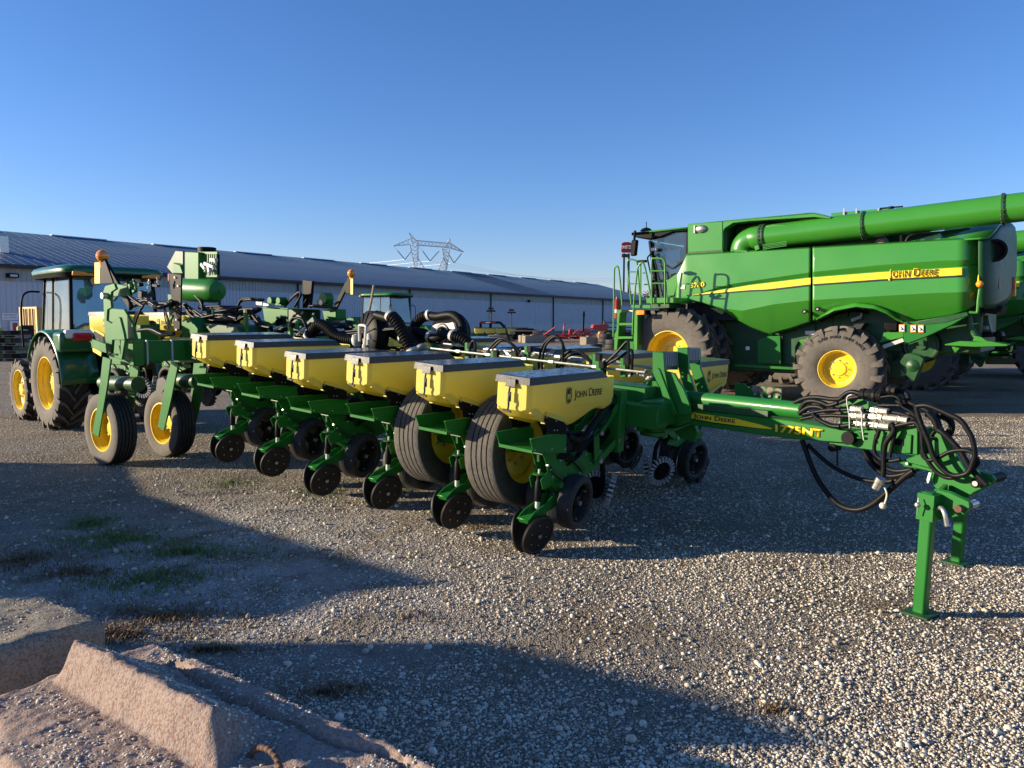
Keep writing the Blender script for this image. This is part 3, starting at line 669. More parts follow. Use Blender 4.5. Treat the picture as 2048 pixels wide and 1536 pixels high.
# ============================================================ THE PLANTER
PM = Matrix.Translation(V((.1292, 5.41, 0))) @ Matrix.Rotation(R_(142.68), 4, 'Z')
PF = Fr(m=PM)                        # x along the folded wing (away), y outwards (to the left of the picture)
planter = empty('row_crop_planter', PM, None, 'green planter folded for the road with rows of yellow seed hoppers and a long tongue', 'planter')
TILT = -.063
def unit_matrix(x, y, z, flip=0): return Matrix.Translation((x, y, z)) @ Matrix.Rotation(flip, 4, 'Z') @ Matrix.Rotation(TILT if abs(flip) < .1 else (-TILT if abs(flip-math.pi) < .1 else 0), 4, 'Y')
UF = Fr(m=PM @ unit_matrix(0, 0, 0))
def U(u, v, x=-.15): return UF.px(u, v, x=x)
def mirx(p): return V((-p.x, p.y, p.z))

def make_unit():
    ru = empty('row_unit', unit_matrix(0, 0, 0), planter)
    hw = .148
    # hopper: loft of outlines from front to back
    A = lambda u, v: (lambda p: (p.y, p.z))(U(u, v, -hw))
    yF = A(1060, 790)[0]; top = A(1059, 771)[1]
    yB = A(1230, 790)[0]; L = yF-yB
    # stations: (y, ztop, zmid crease, zbot, halfwidth top, hw crease, hw bottom)
    zc = A(1060, 821)[1]
    st = []
    for t, zm, zb, wt, wb in ((0, .0, -.012, .120, .105), (.025, 0, -.03, .146, .118), (.10, 0, -.075, .148, .115), (.30, .005, -.125, .148, .10), (.40, .012, -.155, .148, .095), (.46, .0, -.17, .148, .095),
                              (.56, -.02, -.165, .148, .095), (.66, -.02, -.13, .148, .10), (.74, -.02, -.085, .148, .12), (.82, -.012, -.065, .148, .13), (.90, -.008, -.085, .148, .13), (.975, -.004, -.06, .146, .13), (1.0, 0, -.02, .125, .12)):
        st.append((yF-L*t, top, zc+zm, zc+zb, wt, wb))
    m = M(); rows = []
    for (y, zt, zm, zb, wt, wb) in st:
        half = [(wt-.004, zt), (wt, zt-.02), (wt+.001, zm+.012), (wt-.004, zm), (wb+(wt-wb)*.5, (zm+zb)/2), (wb, zb+.012), (wb-.02, zb)]
        rows.append([V((-x, y, z)) for x, z in half]+[V((x, y, z)) for x, z in reversed(half)])
    m.grid(rows); m.add(rows[0], [tuple(range(len(rows[0])))]); m.add(rows[-1], [tuple(range(len(rows[0])))[::-1]])
    # raised moulded pads either side
    for s in (-1, 1):
        pad = [(min(y, yF-.03), z) for y, z in (A(1071, 815), A(1063, 819), A(1062, 828), A(1068, 832), A(1088, 846), A(1092, 832))]
        m.prism([V((s*(hw-.024), y, z)) for y, z in pad], (s*.020, 0, 0))
        pad2 = [A(1094, 823), A(1132, 836), A(1131, 858), A(1088, 848)]
        m.prism([V((s*(hw-.03), y, z)) for y, z in pad2], (s*.034, 0, 0))
    m.build('hopper', 'hopper', ru, bev=.006, seg=2, sharp=40)
    # lid: cap with skirt, tapered at the back
    m = M(); zt = A(1059, 755)[1]; zb = top-.002; ybk = A(1214, 750)[0]
    lo = [(-.150, yF+.006), (.150, yF+.006), (.156, yF-.03), (.156, ybk+.02), (.150, ybk-.02), (-.150, ybk-.02), (-.156, ybk+.02), (-.156, yF-.03)]
    lo = [V((x, y, zb)) for x, y in lo]; hi = [V((p.x*.955, p.y-(.007 if p.y > 0 else -.075), zt-.004)) for p in lo]; hi2 = [V((p.x*.95, p.y*.99-.0, zt)) for p in hi]
    m.c = 0; m.add(lo+hi, [(i, (i+1) % 8, 8+(i+1) % 8, 8+i) for i in range(8)]); m.c = 1; m.add(hi, [tuple(range(8))])
    m.c = 0
    m.build('lid', ['lid', 'lid_top'], ru, bev=.004, sharp=30)
    # latch
    m = M(); yl = yF+.012
    m.prism([V((-.035, yl-.004, top+.030)), V((.035, yl-.004, top+.030)), V((.044, yl+.010, top-.024)), V((-.044, yl+.010, top-.024))], (0, .007, 0))
    hose(m, [(0, yl+.014, top-.02), (.004, yl+.018, top-.07), (-.003, yl+.026, top-.12), (.0, yl+.022, top-.155), (-.004, yl+.036, top-.185)], .0075, 8, 5)
    m.box((0, yl+.016, top-.09), (.024, .012, .065)); m.beam((-.034, yl+.034, top-.186), (.034, yl+.036, top-.180), .014, .014)
    m.build('latch', 'lid', ru, bev=.002)
    # black hopper bracket plates
    for s in (-1, 1):
        x = s*(hw+.006); q = [A(1088, 831), A(1130, 845), A(1129.5, 868), A(1094, 868), A(1093, 855), A(1086, 842)]
        m = M(); m.prism([V((x, y, z)) for y, z in q], (s*.006, 0, 0)); m.c = 1
        for (u, v) in ((1089.5, 834), (1109, 841), (1127, 846), (1105, 860), (1111, 860)):
            p = A(u, v); m.cyl((x, p[0], p[1]), (x+s*.014, p[0], p[1]), .006, 8)
        m.build('hopper_bracket', ['black', 'zinc'], ru, bev=.002)
    # green step channel
    m = M(); q = [A(1060.5, 877), A(1127, 864), A(1133, 870), A(1133.5, 906), A(1067.5, 905)]
    for s in (-1, 1):
        m.c = 0; m.prism([V((s*.140, y, z)) for y, z in q], (s*.007, 0, 0)); m.beam(V((s*.152, q[0][0], q[0][1]-.004)), V((s*.152, q[1][0], q[1][1]-.004)), .014, .006)
        m.c = 1
        for (u, v) in ((1069, 900), (1103, 898), (1130, 898)): p = A(u, v); m.cyl((s*.146, p[0], p[1]), (s*.156, p[0], p[1]), .007, 8)
    m.c = 0; zb_ = q[4][1]; m.prism([V((-.14, q[4][0]+.004, zb_)), V((.14, q[4][0]+.004, zb_)), V((.14, q[3][0], zb_+.01)), V((-.14, q[3][0], zb_+.01))], (0, 0, .006))
    m.box((0, q[4][0]+.006, zb_+.004), (.285, .012, .022))
    m.cyl((-.147, q[0][0]-.05, q[0][1]-.03), (-.149, q[0][0]-.05, q[0][1]-.03), .02, 12)
    m.build('step_channel', ['green', 'zinc'], ru, bev=.002)
    # main shank: two side plates, upright, head, pivots
    m = M(); pl = [A(1106, 905), A(1133, 905), A(1136, 925), A(1190, 905), A(1214, 915), A(1222, 935), A(1190, 958), A(1150, 962), A(1130, 975), A(1108, 985), A(1104, 965), A(1118, 948), A(1114, 930)]
    for s in (-1, 1): m.prism([V((s*.045, y, z)) for y, z in pl], (s*.010, 0, 0))
    m.box((0, A(1160, 930)[0], A(1160, 930)[1]), (.09, .30, .14))
    pA, pB = A(1202, 915), A(1232, 833)
    for (u0, v0, u1, v1) in ((1206, 858, 1208, 930),):
        a, b = A(u0, v0), A(u1, v1)
        for s in (-1, 1): m.beam((s*.085, a[0], a[1]), (s*.085, b[0], b[1]), .014, .075, up=(0, 1, 0))
    m.build('shank_frame', 'green', ru, bev=.003)
    # parallel arms to the toolbar
    yT = -1.0
    for s in (-1, 1):
        for (ua, va, zz) in ((1212, 868, 1.02), (1210, 924, .72)):
            a = A(ua, va); m = M(); m.beam((s*.095, a[0], a[1]), (s*.095, yT, zz), .012, .06); m.c = 1
            m.cyl((s*.10, a[0], a[1]), (s*.12, a[0], a[1]), .019, 10); m.cyl((s*.10, yT, zz), (s*.12, yT, zz), .019, 10); m.build('parallel_arm', ['green', 'zinc'], ru, bev=.002)
    m = M(); m.prism([V((-.12, yT+.03, .62)), V((-.12, yT-.07, .62)), V((-.12, yT-.07, 1.12)), V((-.12, yT+.03, 1.12))], (.24, 0, 0)); m.build('head_casting', 'green', ru, bev=.004)
    # coiled down spring / airbag between arms
    m = M(); corr(m, [(0, A(1215, 900)[0], A(1215, 900)[1]), (0, yT+.06, .80)], .05, .03, 12, .2); m.build('down_force_bag', 'black', ru)
    # seed meter and seed tube cover
    m = M(); c = A(1152, 893); m.lathe([(-.06, .01), (-.06, .105), (-.045, .125), (.045, .125), (.06, .105), (.06, .01)], (0, c[0], c[1]), (1, 0, 0), 24)
    m.lathe([(-.075, .01), (-.075, .06), (-.06, .07)], (0, c[0], c[1]), (1, 0, 0), 16); m.build('seed_meter', 'black_gloss', ru)
    m = M(); hose(m, [(-.06, c[0]-.02, c[1]+.06), (-.10, c[0]-.14, c[1]+.02), (-.10, c[0]-.30, c[1]+.13), (-.10, c[0]-.5, c[1]+.26), (-.06, c[0]-.66, c[1]+.30)], .026, 10); m.build('vacuum_hose', 'hose', ru)
    # closing wheel arm (casting), spring post, discs
    yc, zc_ = U(1060, 1043, 0).y, U(1060, 1043, 0).z
    B = lambda u, v, x=0: (lambda p: (p.y, p.z))(U(u, v, x))
    h = B(1104, 996); t_ = B(1045, 1042)
    for s in (-1, 1):
        m = M(); q = [B(1112, 985), B(1116, 999), B(1104, 1008), B(1082, 1022), B(1072, 1040), B(1052, 1045), B(1044, 1040), B(1058, 1022), B(1080, 1005), B(1096, 988)]
        m.prism([V((s*.040, y, z)) for y, z in q], (s*.012, 0, 0)); m.c = 1; m.cyl((s*.052, h[0], h[1]), (s*.064, h[0], h[1]), .020, 14); m.build('closing_arm', ['green', 'zinc'], ru, bev=.003)
    m = M(); a, b = B(1050, 1034), B(1052, 1046); m.prism([V((-.046, *B(1070, 1021))), V((-.046, *B(1044, 1038))), V((-.046, *B(1048, 1047))), V((-.046, *B(1068, 1036)))], (.092, 0, 0)); m.build('closing_casting', 'green', ru, bev=.006)
    sp = B(1078, 952); sq = B(1078, 1008)
    m = M(); m.c = 0; m.lathe([(0, .021), (.02, .026), (.14, .026), (.15, .021), (.175, .019), (.19, .022)], (0, sp[0], sp[1]-.185), (0, 0, 1), 16)
    m.c = 1; m.cyl((0, sp[0], sp[1]-.24), (0, sp[0], sp[1]-.18), .018, 12); m.cyl((0, sp[0], sp[1]+.02), (0, sp[0], sp[1]+.05), .009, 8)
    m.c = 2; m.lathe([(0, .004), (0, .030), (.004, .046), (.010, .046), (.012, .004)], (0, sp[0], sp[1]+.008), (0, 0, 1), 18)
    m.c = 3; m.sph((0, sp[0], sp[1]-.255), .024, 10, 6); m.build('closing_spring', ['black', 'light_grey', 'green', 'rust'], ru)
    m = M(); q = [B(1086, 955), B(1110, 968), B(1116, 985), B(1108, 988), B(1094, 972), B(1084, 962)]
    m.prism([V((-.02, y, z)) for y, z in q], (.04, 0, 0)); m.build('spring_bracket', 'green', ru, bev=.003)
    for s in (-1, 1):
        rt = Matrix.Translation((s*.072, yc-.01, .150)) @ Matrix.Rotation(s*R_(8), 4, 'Z') @ Matrix.Rotation(s*R_(13), 4, 'Y')
        m = M(); m.c = 0
        m.lathe([(s*.012, .004), (s*.012, .02), (s*.004, .024), (s*.006, .125), (s*.012, .134), (s*.006, .150), (-s*.008, .153), (-s*.014, .147), (-s*.012, .130), (-s*.004, .12), (-s*.004, .004)], (0, 0, 0), (1, 0, 0), 36)
        m.c = 1
        for i in range(6): a_ = i*math.pi/3+.3; m.cyl((s*.002, .085*math.cos(a_), .085*math.sin(a_)), (s*.011, .085*math.cos(a_), .085*math.sin(a_)), .0055, 6)
        m.cyl((s*.006, 0, 0), (s*.022, 0, 0), .015, 8)
        o = m.build('closing_wheel', ['closing_rubber', 'zinc'], ru, sharp=30); o.matrix_local = rt
    # gauge wheels: wide black tyre with an open spoked rim
    gy, gz = A(1156, 1005)
    for s in (-1, 1):
        m = M(); W_ = .055
        m.lathe([(W_, .150), (W_+.006, .165), (W_, .192), (W_-.012, .203), (-W_+.01, .203), (-W_, .19), (-W_, .150), (-W_+.012, .145), (W_-.01, .145), (W_, .150)], (0, 0, 0), (s, 0, 0), 44)
        m.c = 1
        m.lathe([(-.02, .146), (-.02, .05), (.012, .048), (.02, .03), (.02, .004)], (0, 0, 0), (s, 0, 0), 24) if False else None
        for i in range(3):
            a_ = i*2*math.pi/3+.5; m.beam((s*.005, .03*math.cos(a_), .03*math.sin(a_)), (s*.01, .15*math.cos(a_), .15*math.sin(a_)), .06, .016, up=(1, 0, 0), w2=.085)
        m.lathe([(-.03, .004), (-.03, .05), (.02, .05), (.03, .03), (.03, .004)], (0, 0, 0), (s, 0, 0), 20)
        m.c = 2
        for i in range(3): a_ = i*2*math.pi/3+.5; m.cyl((s*.01, .125*math.cos(a_), .125*math.sin(a_)), (s*.03, .125*math.cos(a_), .125*math.sin(a_)), .009, 8)
        m.cyl((s*.02, 0, 0), (s*.05, 0, 0), .018, 8)
        o = m.build('gauge_wheel', ['rubber', 'black', 'zinc'], ru, sharp=30); o.matrix_local = Matrix.Translation((s*.120, gy, gz)) @ Matrix.Rotation(-s*R_(7), 4, 'Z') @ Matrix.Rotation(s*R_(4), 4, 'Y')
        # opener disc
        m = M(); m.lathe([(.002, .004), (.002, .185), (-.001, .187), (-.002, .004)], (0, 0, 0), (s, 0, 0), 40); o = m.build('opener_disc', 'steel', ru); o.matrix_local = Matrix.Translation((s*.028, gy-.02, gz-.045)) @ Matrix.Rotation(s*R_(5), 4, 'Z')
    # gauge wheel arm
    m = M(); m.beam((-.05, *A(1128, 970)), (-.075, gy, gz), .02, .05); m.beam((.05, *A(1128, 970)), (.075, gy, gz), .02, .05)
    p = A(1131, 972); m.cyl((-.12, p[0], p[1]), (.12, p[0], p[1]), .022, 12); m.build('gauge_arm', 'green', ru, bev=.002)
    # wiring, depth handle and small linkages
    for k in range(4):
        m = M(); o = (k-1.5)*.022; hose(m, [(-.05+o, c[0]+.10, c[1]+.02), (-.09+o, c[0]-.05, c[1]-.10-.02*k), (-.11, c[0]-.22, c[1]-.02+.03*k), (-.10+o, c[0]-.45, c[1]+.14+.02*k), (-.05, yT, 1.0)], .006+.002*(k % 2), 6); m.build('wiring', 'hose', ru)
    m = M(); m.beam((.0, A(1112, 912)[0], A(1112, 912)[1]), (0, A(1112, 930)[0], A(1112, 930)[1]), .02, .02); m.cyl((-.05, A(1109, 914)[0], A(1109, 914)[1]), (.05, A(1109, 914)[0], A(1109, 914)[1]), .007, 8); m.build('depth_handle', 'green_dark', ru)
    m = M(); m.beam((-.07, *A(1120, 940)), (-.07, *A(1150, 968)), .014, .03); m.beam((-.075, *A(1160, 915)), (-.075, *A(1185, 945)), .012, .035); m.beam((.07, *A(1120, 940)), (.07, *A(1150, 968)), .014, .03); m.build('linkage', 'green_dark', ru)
    m = M()
    for (u, v) in ((1116, 935), (1140, 925), (1165, 918), (1190, 912), (1200, 930), (1178, 950), (1150, 955), (1125, 958)): p = A(u, v); m.cyl((-.05, *p), (-.068, *p), .010, 6)
    m.build('shank_bolts', 'zinc', ru)
    m = M(); m.prism([(-.05, *A(1136, 880)), (-.05, *A(1148, 872)), (-.05, *A(1200, 868)), (-.05, *A(1198, 905)), (-.05, *A(1140, 915))], (.10, 0, 0)); m.build('meter_housing', 'black', ru, bev=.012)
    # row cleaner: arm and two serrated wheels
    cy_, cz_ = A(1236, 985); 
    m = M(); hose(m, [(0, A(1195, 935)[0], .60), (0, cy_+.12, cz_+.26), (0, cy_+.02, cz_+.20), (0, cy_, cz_+.02)], .022, 8); m.build('row_cleaner_arm', 'black', ru)
    for s in (-1, 1):
        m = M(); m.lathe([(-.004, .02), (-.004, .125), (.004, .125), (.004, .02), (-.004, .02)], (0, 0, 0), (1, 0, 0), 24)
        m.c = 1
        for i in range(22):
            a_ = 2*math.pi*i/22; d = V((0, math.cos(a_), math.sin(a_))); m.beam(V((-.022, 0, 0))+d*.115, V((.022, 0, 0))+d*.120, .018, .05, up=d)
        m.c = 0; m.lathe([(-.02, .004), (-.02, .04), (.02, .04), (.02, .004)], (0, 0, 0), (1, 0, 0), 12)
        o = m.build('row_cleaner_wheel', ['black', 'galv'], ru); o.matrix_local = Matrix.Translation((s*.075, cy_, cz_)) @ Matrix.Rotation(-s*R_(27), 4, 'Z') @ Matrix.Rotation(s*R_(12), 4, 'Y')
    return ru, yF, hw, A

unit0, yF, hw, AU = make_unit()
def decal(parent):
    """leaping-deer shield and lettering on the right cheek of the hopper"""
    a = U(1186, 797, -hw-.004); b = U(1144, 800, -hw-.004)
    x = -hw-.0025
    p0 = U(1149, 797, x); p1 = U(1204, 791, x); zb = p0.z
    text('John Deere', 'decal_black', parent, V((x, U(1148.5, 797, x).y, U(1148.5, 796, x).z)), (0, -1, 0), (0, 0, 1), .058, abs(p1.y-p0.y), name='lettering', smallcaps=True, off=0.0, bold=.012)
    cy, cz = U(1138, 791, x).y, U(1138, 791, x).z; m = M()
    def pg(pts, d, sc_=1): m.prism([V((x-d, cy-px*sc_, cz+pz*sc_)) for px, pz in pts], (-.001, 0, 0))
    sh = [(-.034, .048), (-.024, .058), (.024, .058), (.034, .048), (.038, 0), (.034, -.036), (.014, -.058), (-.014, -.058), (-.034, -.036), (-.038, 0)]
    m.c = 0; pg(sh, 0)
    m.c = 1; pg([(a_*.92, b_*.93) for a_, b_ in sh], .0012)
    m.c = 0; pg([(a_*.84, b_*.87) for a_, b_ in sh], .0024)
    m.c = 1
    for q in ([(-.024, .006), (-.012, .012), (.004, .008), (.012, .012), (.016, .022), (.024, .018), (.022, .008), (.014, -.004), (.002, -.012), (-.014, -.012), (-.024, -.004)],
              [(.012, -.004), (.022, -.014), (.028, -.030), (.022, -.028), (.006, -.012)], [(-.002, -.012), (.006, -.018), (.014, -.034), (.008, -.032), (-.010, -.012)],
              [(-.022, -.002), (-.028, -.018), (-.022, -.036), (-.020, -.018), (-.014, -.010)], [(-.012, -.010), (-.016, -.028), (-.008, -.038), (-.010, -.022), (-.004, -.012)],
              [(.014, .022), (.008, .034), (.014, .040), (.016, .030), (.022, .040), (.020, .024)], [(-.026, .006), (-.030, .016), (-.022, .010)]):
        pg(q, .0036)
    m.build('emblem', ['decal_black', 'hopper'], parent)
near_x = [0, .768, 1.539, 2.318, 3.05, 3.795]; near_z = [0, .058, .096, .104, .187, .242]
units = [unit0]
for i in range(1, 6):
    c = copy_tree(unit0, planter); c.matrix_local = unit_matrix(near_x[i], 0, near_z[i]); units.append(c)
for u_ in units: pass
FY = -3.05
far = []
for i in range(6):
    c = copy_tree(unit0, planter); c.matrix_local = unit_matrix(near_x[i]+.10, FY, near_z[i]-.02, math.pi); far.append(c)
decal(unit0)
# the far wing's end hopper shows the same marks on its near cheek (its other side)
d0 = empty('row_unit_tmp', unit_matrix(0, 0, 0), planter); decal(d0)
for o in children(d0):
    o.parent = far[0]; o.matrix_local = Matrix.Translation((0, 2*(yF-.49), 0)) @ Matrix.Rotation(math.pi, 4, 'Z')
bpy.data.objects.remove(d0)
# centre section units, discs to the rear
cen = []
for i, (y, zz) in enumerate(((-.75, .50), (-1.51, .50), (-2.27, .50))):
    c = copy_tree(unit0, planter); c.matrix_local = Matrix.Translation((7.75, y, zz)) @ Matrix.Rotation(R_(-90), 4, 'Z'); cen.append(c)
GRP = 'row units along the planter'

# ---- planter: toolbars, lines, fans
def Q(u, v, y=None, x=None, z=None): return PF.px(u, v, x=x, y=y, z=z)
def sl_(x): return .063*x
for y, nm in ((-1.17, 'near'), (FY+1.17, 'far')):
    m = M(); m.beam((-.45, y, .92+sl_(-.45)), (4.7, y, .92+sl_(4.7)), .18, .18); m.build('toolbar', 'green', planter, bev=.008)
    for xx in near_x:
        m = M(); m.beam((xx+.1*(y < -1.5), y, .86+sl_(xx)), (xx+.1*(y < -1.5), y, .99+sl_(xx)), .26, .22, up=(1, 0, 0)); m.build('bar_clamp', 'green', planter, bev=.004)
    # seed tubes and wires hanging from the bar
def q5(a, b): return (940+a/6.4, 560+b/6.4)
def q4(a, b): return (680+a/5.484, 440+b/5.484)
def q3(a, b): return (400+a/6.4, 540+b/6.4)
def q1(a, b): return (a/3.072, 440+b/3.072)
def q8(a, b): return (160+a/4.8, 480+b/4.8)
def q9(a, b): return (900+a/5.69, 690+b/5.69)
for k, (y, pts) in enumerate(((-1.35, [(846, 695), (915, 704), (997, 713), (1199, 734), (1290, 745)]), (-1.62, [(840, 682), (899, 690), (1000, 699), (1190, 722), (1320, 737)]),
                              (-1.45, [(880, 700), (960, 708), (1110, 724), (1262, 742)]), (-1.8, [(880, 683), (1060, 704), (1250, 727)]))):
    m = M(); p = [Q(u, v, y=y) for u, v in pts]; a, b = p[0], p[-1]; m.cyl(a, b, .011, 8)
    for t in (.18, .33, .5, .62, .8): c = a.lerp(b, t); m.cyl(c, a.lerp(b, t+.02), .019, 6)
    m.build('hydraulic_tube', 'zinc', planter)
for (u, v0, v1, y) in ((936, 685, 705, -1.5), (1055, 692, 718, -1.5), (1192, 708, 730, -1.5), (1199, 722, 742, -1.3), (988, 702, 716, -1.35), (1248, 716, 740, -1.5), (871, 676, 694, -1.6), (838, 678, 694, -1.5), (1185, 710, 724, -1.7), (492, 618, 665, -1.3), (581, 645, 668, -1.3)):
    a, b = Q(u, v0, y=y), Q(u, v1+14, y=y); m = M(); m.beam(b, a, .045, .05); m.c = 1; m.box(a+V((-.03, 0, -.03)), (.05, .05, .06)); m.build('line_bracket', ['green', 'black'], planter, bev=.003)
rnd = random.Random(11)
for i in range(26):        # fittings and short couplers between the tubes
    u = rnd.uniform(940, 1300); v = 700+(u-940)*.115+rnd.uniform(-6, 14); a = Q(u, v, y=rnd.uniform(-1.9, -1.35))
    d = V((rnd.uniform(-.09, .09), rnd.uniform(-.05, .05), rnd.uniform(-.03, .03))); m = M(); m.cyl(a-d, a+d, .013, 8); m.cyl(a-d*.3, a+d*.3, .02, 6); m.build('coupler', 'zinc', planter)
arcs = [[(180, 985), (330, 790), (430, 755), (540, 830), (610, 985)], [(205, 985), (370, 800), (450, 775), (575, 850), (660, 985)], [(885, 1010), (940, 830), (1060, 720), (1160, 760), (1215, 930)], [(925, 1020), (975, 830), (1090, 728), (1180, 800), (1190, 960)],
        [(1110, 1110), (1200, 960), (1330, 905), (1470, 960), (1560, 1085)], [(1145, 1120), (1240, 990), (1360, 950), (1480, 1000), (1590, 1120)], [(1720, 1100), (1880, 930), (2010, 790), (2030, 860), (2030, 1010)], [(1740, 1100), (1900, 1000), (2050, 900), (2080, 940), (2075, 1040)],
        [(600, 960), (680, 880), (740, 960), (760, 1020)], [(0, 860), (40, 780), (70, 830), (60, 930)]]
for i, a in enumerate(arcs):
    m = M(); y = -1.45-.05*(i % 3); p = [Q(*q5(*t), y=y) for t in a]; p = [p[0]+V((0, 0, -.12))]+p+[p[-1]+V((0, 0, -.12))]; hose(m, p, .0125, 8); m.build('hydraulic_hose', 'hose', planter)

def fan(c, R, face, white=False):
    fr_ = empty('vacuum_fan', Matrix.Translation(c), planter); ax = V(face).normalized()
    m = M(); m.lathe([(.11, .02), (.11, R*.35), (.08, R*.9), (.06, R), (-.05, R*1.02), (-.09, R*.94), (-.09, .02)], (0, 0, 0), ax, 40)
    u = ax.orthogonal().normalized(); w_ = ax.cross(u)
    for i in range(12):
        a = i*math.pi/6; d = u*math.cos(a)+w_*math.sin(a); m.beam(d*R*.3+ax*.105, d*R*.92+ax*.078, .012, .03, up=ax)
    m.build('fan_housing', 'black', fr_, sharp=30)
    if white:
        m = M(); m.lathe([(.10, R*.42), (.115, R*.46), (.115, R*.78), (.10, R*.84), (.10, R*.42)], (0, 0, 0), ax, 40); m.lathe([(.12, R*.3), (.13, R*.34), (.12, R*.4)], (0, 0, 0), ax, 32); m.build('inlet_ring', 'cream', fr_)
    return fr_
c1 = Q(744, 672, y=-1.45); fan(c1, .275, (.35, 1, .1))
c2 = Q(899, 670, y=-1.9); fan(c2, .25, (.05, 1, .12), True)
def scroll(pts, y, r): m = M(); hose(m, [Q(*q4(*p), y=y) for p in pts], r, 12); m.build('fan_duct', 'black', planter)
scroll([(990, 1050), (1080, 1060), (1170, 1045), (1250, 1050), (1320, 1110), (1350, 1180), (1360, 1270)], -1.75, [.05]*8+[.05]*30 if False else .05)
scroll([(400, 1040), (470, 1060), (530, 1075), (560, 1060)], -1.35, .05)
scroll([(1000, 1300), (1060, 1290), (1130, 1260), (1200, 1270), (1240, 1310)], -1.6, .055)
for i, (pts, y, r, qq) in enumerate((([(555, 1045), (620, 1110), (700, 1250), (750, 1360), (790, 1440)], -1.25, .057, q4), ([(690, 1200), (790, 1330), (880, 1420)], -1.45, .06, q4), ([(1400, 850), (1460, 760), (1535, 700), (1640, 750), (1750, 850), (1900, 895), (2010, 900)], -1.3, .058, q3),
                                     ([(985, 1045), (900, 1070), (840, 1130), (790, 1230)], -1.75, .052, q4), ([(735, 1215), (800, 1235), (870, 1245), (990, 1280)], -1.6, .055, q4), ([(1235, 1270), (1330, 1295), (1400, 1340), (1450, 1390)], -1.55, .05, q4), ([(520, 1210), (600, 1250), (680, 1300)], -1.5, .05, q4))):
    m = M(); p = [Q(*qq(*t), y=y) for t in pts]; corr(m, p, r, .034, 16, .16); m.build('corrugated_duct', 'black', planter, sharp=80)
    for a_, d in ((p[0], (p[1]-p[0]).normalized()), (p[-1], (p[-1]-p[-2]).normalized())): m = M(); m.cyl(a_-d*.015, a_+d*.015, r*1.22, 16); m.build('duct_clamp', 'light_grey', planter)
for pts in ([(215, 1330), (212, 1180), (225, 1155), (280, 1165), (285, 1200), (270, 1360)], [(155, 1370), (158, 1260)], [(305, 1370), (310, 1270), (320, 1260)], [(265, 1300), (268, 1370)]):
    m = M(); hose(m, [Q(*q4(*p), y=-1.12) for p in pts], .015, 8); m.cyl(Q(*q4(*pts[-1]), y=-1.12), Q(*q4(*pts[-1]), y=-1.12)+V((0, 0, -.05)), .024, 8); m.build('motor_pipe', 'light_grey', planter)
m = M(); hose(m, [Q(*q4(320, 1000), y=-1.5), Q(*q4(350, 850), y=-1.5), Q(*q4(370, 715), y=-1.5)], .013, 8); m.build('sight_pole', 'wood', planter)

# wing wheels, rolling in the field direction, and the transport wheels
RT = dict(ribs=4, hub=.09, bolts=8)
wheel(planter, V((.385, -.305, .675)), .425, .262, .30, face=-1, dish=.16, axis='x', mats=('rubber', 'rubber_tread', 'rubber'), **RT)
wheel(planter, V((1.15, -.325, .74)), .425, .262, .30, face=-1, dish=.16, axis='x', mats=('rubber', 'rubber_tread', 'rubber'), **RT)
for x, y in ((5.95, .14), (5.93, -.57), (5.93, -2.9), (5.93, -3.6)):
    wheel(planter, V((x, y, .415)), .415, .245, .25, face=1, dish=.15, mats=('rubber_dusty', 'rubber', 'rubber'), **RT)
for x in (.385, 1.15):
    m = M(); m.beam((x-.24, -.305, .69), (x-.24, -1.1, .95), .07, .12); m.cyl((x-.26, -.305, .69), (x+.05, -.31, .69), .035, 12); m.build('wheel_arm', 'green', planter, bev=.005)

# hinge tower and tongue
def q6(a, b): return (1240+a/4.041, 680+b/4.041)
def plate(pts, y, t, qq, mt='green', name='tower_plate', bev=.004, x=None, off=None):
    m = M(); p = [Q(*qq(*a), y=y, x=x) for a in pts]; m.prism(p, off or (0, -t, 0)); return m.build(name, mt, planter, bev=bev)
plate([(262, 97), (352, 100), (360, 250), (440, 270), (470, 330), (512, 390), (560, 510), (575, 600), (440, 605), (380, 480), (300, 345), (262, 262)], -1.36, .03, q6)
plate([(462, 62), (547, 62), (552, 250), (600, 400), (630, 500), (560, 520), (520, 400), (478, 262), (466, 200)], -1.75, .03, q6)
plate([(560, 200), (642, 62), (650, 230), (722, 430), (630, 430)], -1.95, .03, q6)
def chan(a, b, ya, yb, name='slotted_channel'):
    m = M(); p = [Q(*q6(*a[0]), y=ya), Q(*q6(*a[1]), y=ya)]; r = [Q(*q6(*b[0]), y=yb), Q(*q6(*b[1]), y=yb)]
    m.prism([p[0], r[0], r[1], p[1]], (.05, 0, 0)); m.build(name, 'green_dark', planter, bev=.003)
    for i in range(7):
        t = (i+.6)/7.4; m = M(); a_ = p[0].lerp(r[0], t); b_ = p[1].lerp(r[1], t); m.beam(a_.lerp(b_, .02)+V((-.006, 0, 0)), a_.lerp(b_, .8)+V((-.006, 0, 0)), .012, .010, up=(0, 1, 0)); m.build('channel_rib', 'galv', planter)
chan(((352, 95), (356, 240)), ((466, 92), (470, 240)), -1.38, -1.76); chan(((545, 60), (548, 190)), ((642, 60), (645, 188)), -1.77, -1.96)
m = M(); p = [Q(*q6(*a), y=-1.30) for a in ((292, 225), (318, 235), (455, 600), (385, 605), (312, 340))]; m.prism(p, (0, -.03, 0)); m.build('gusset', 'green', planter, bev=.004)
plate([(200, 400), (262, 262), (300, 345), (440, 605), (330, 610), (205, 500)], -1.55, .04, q6)
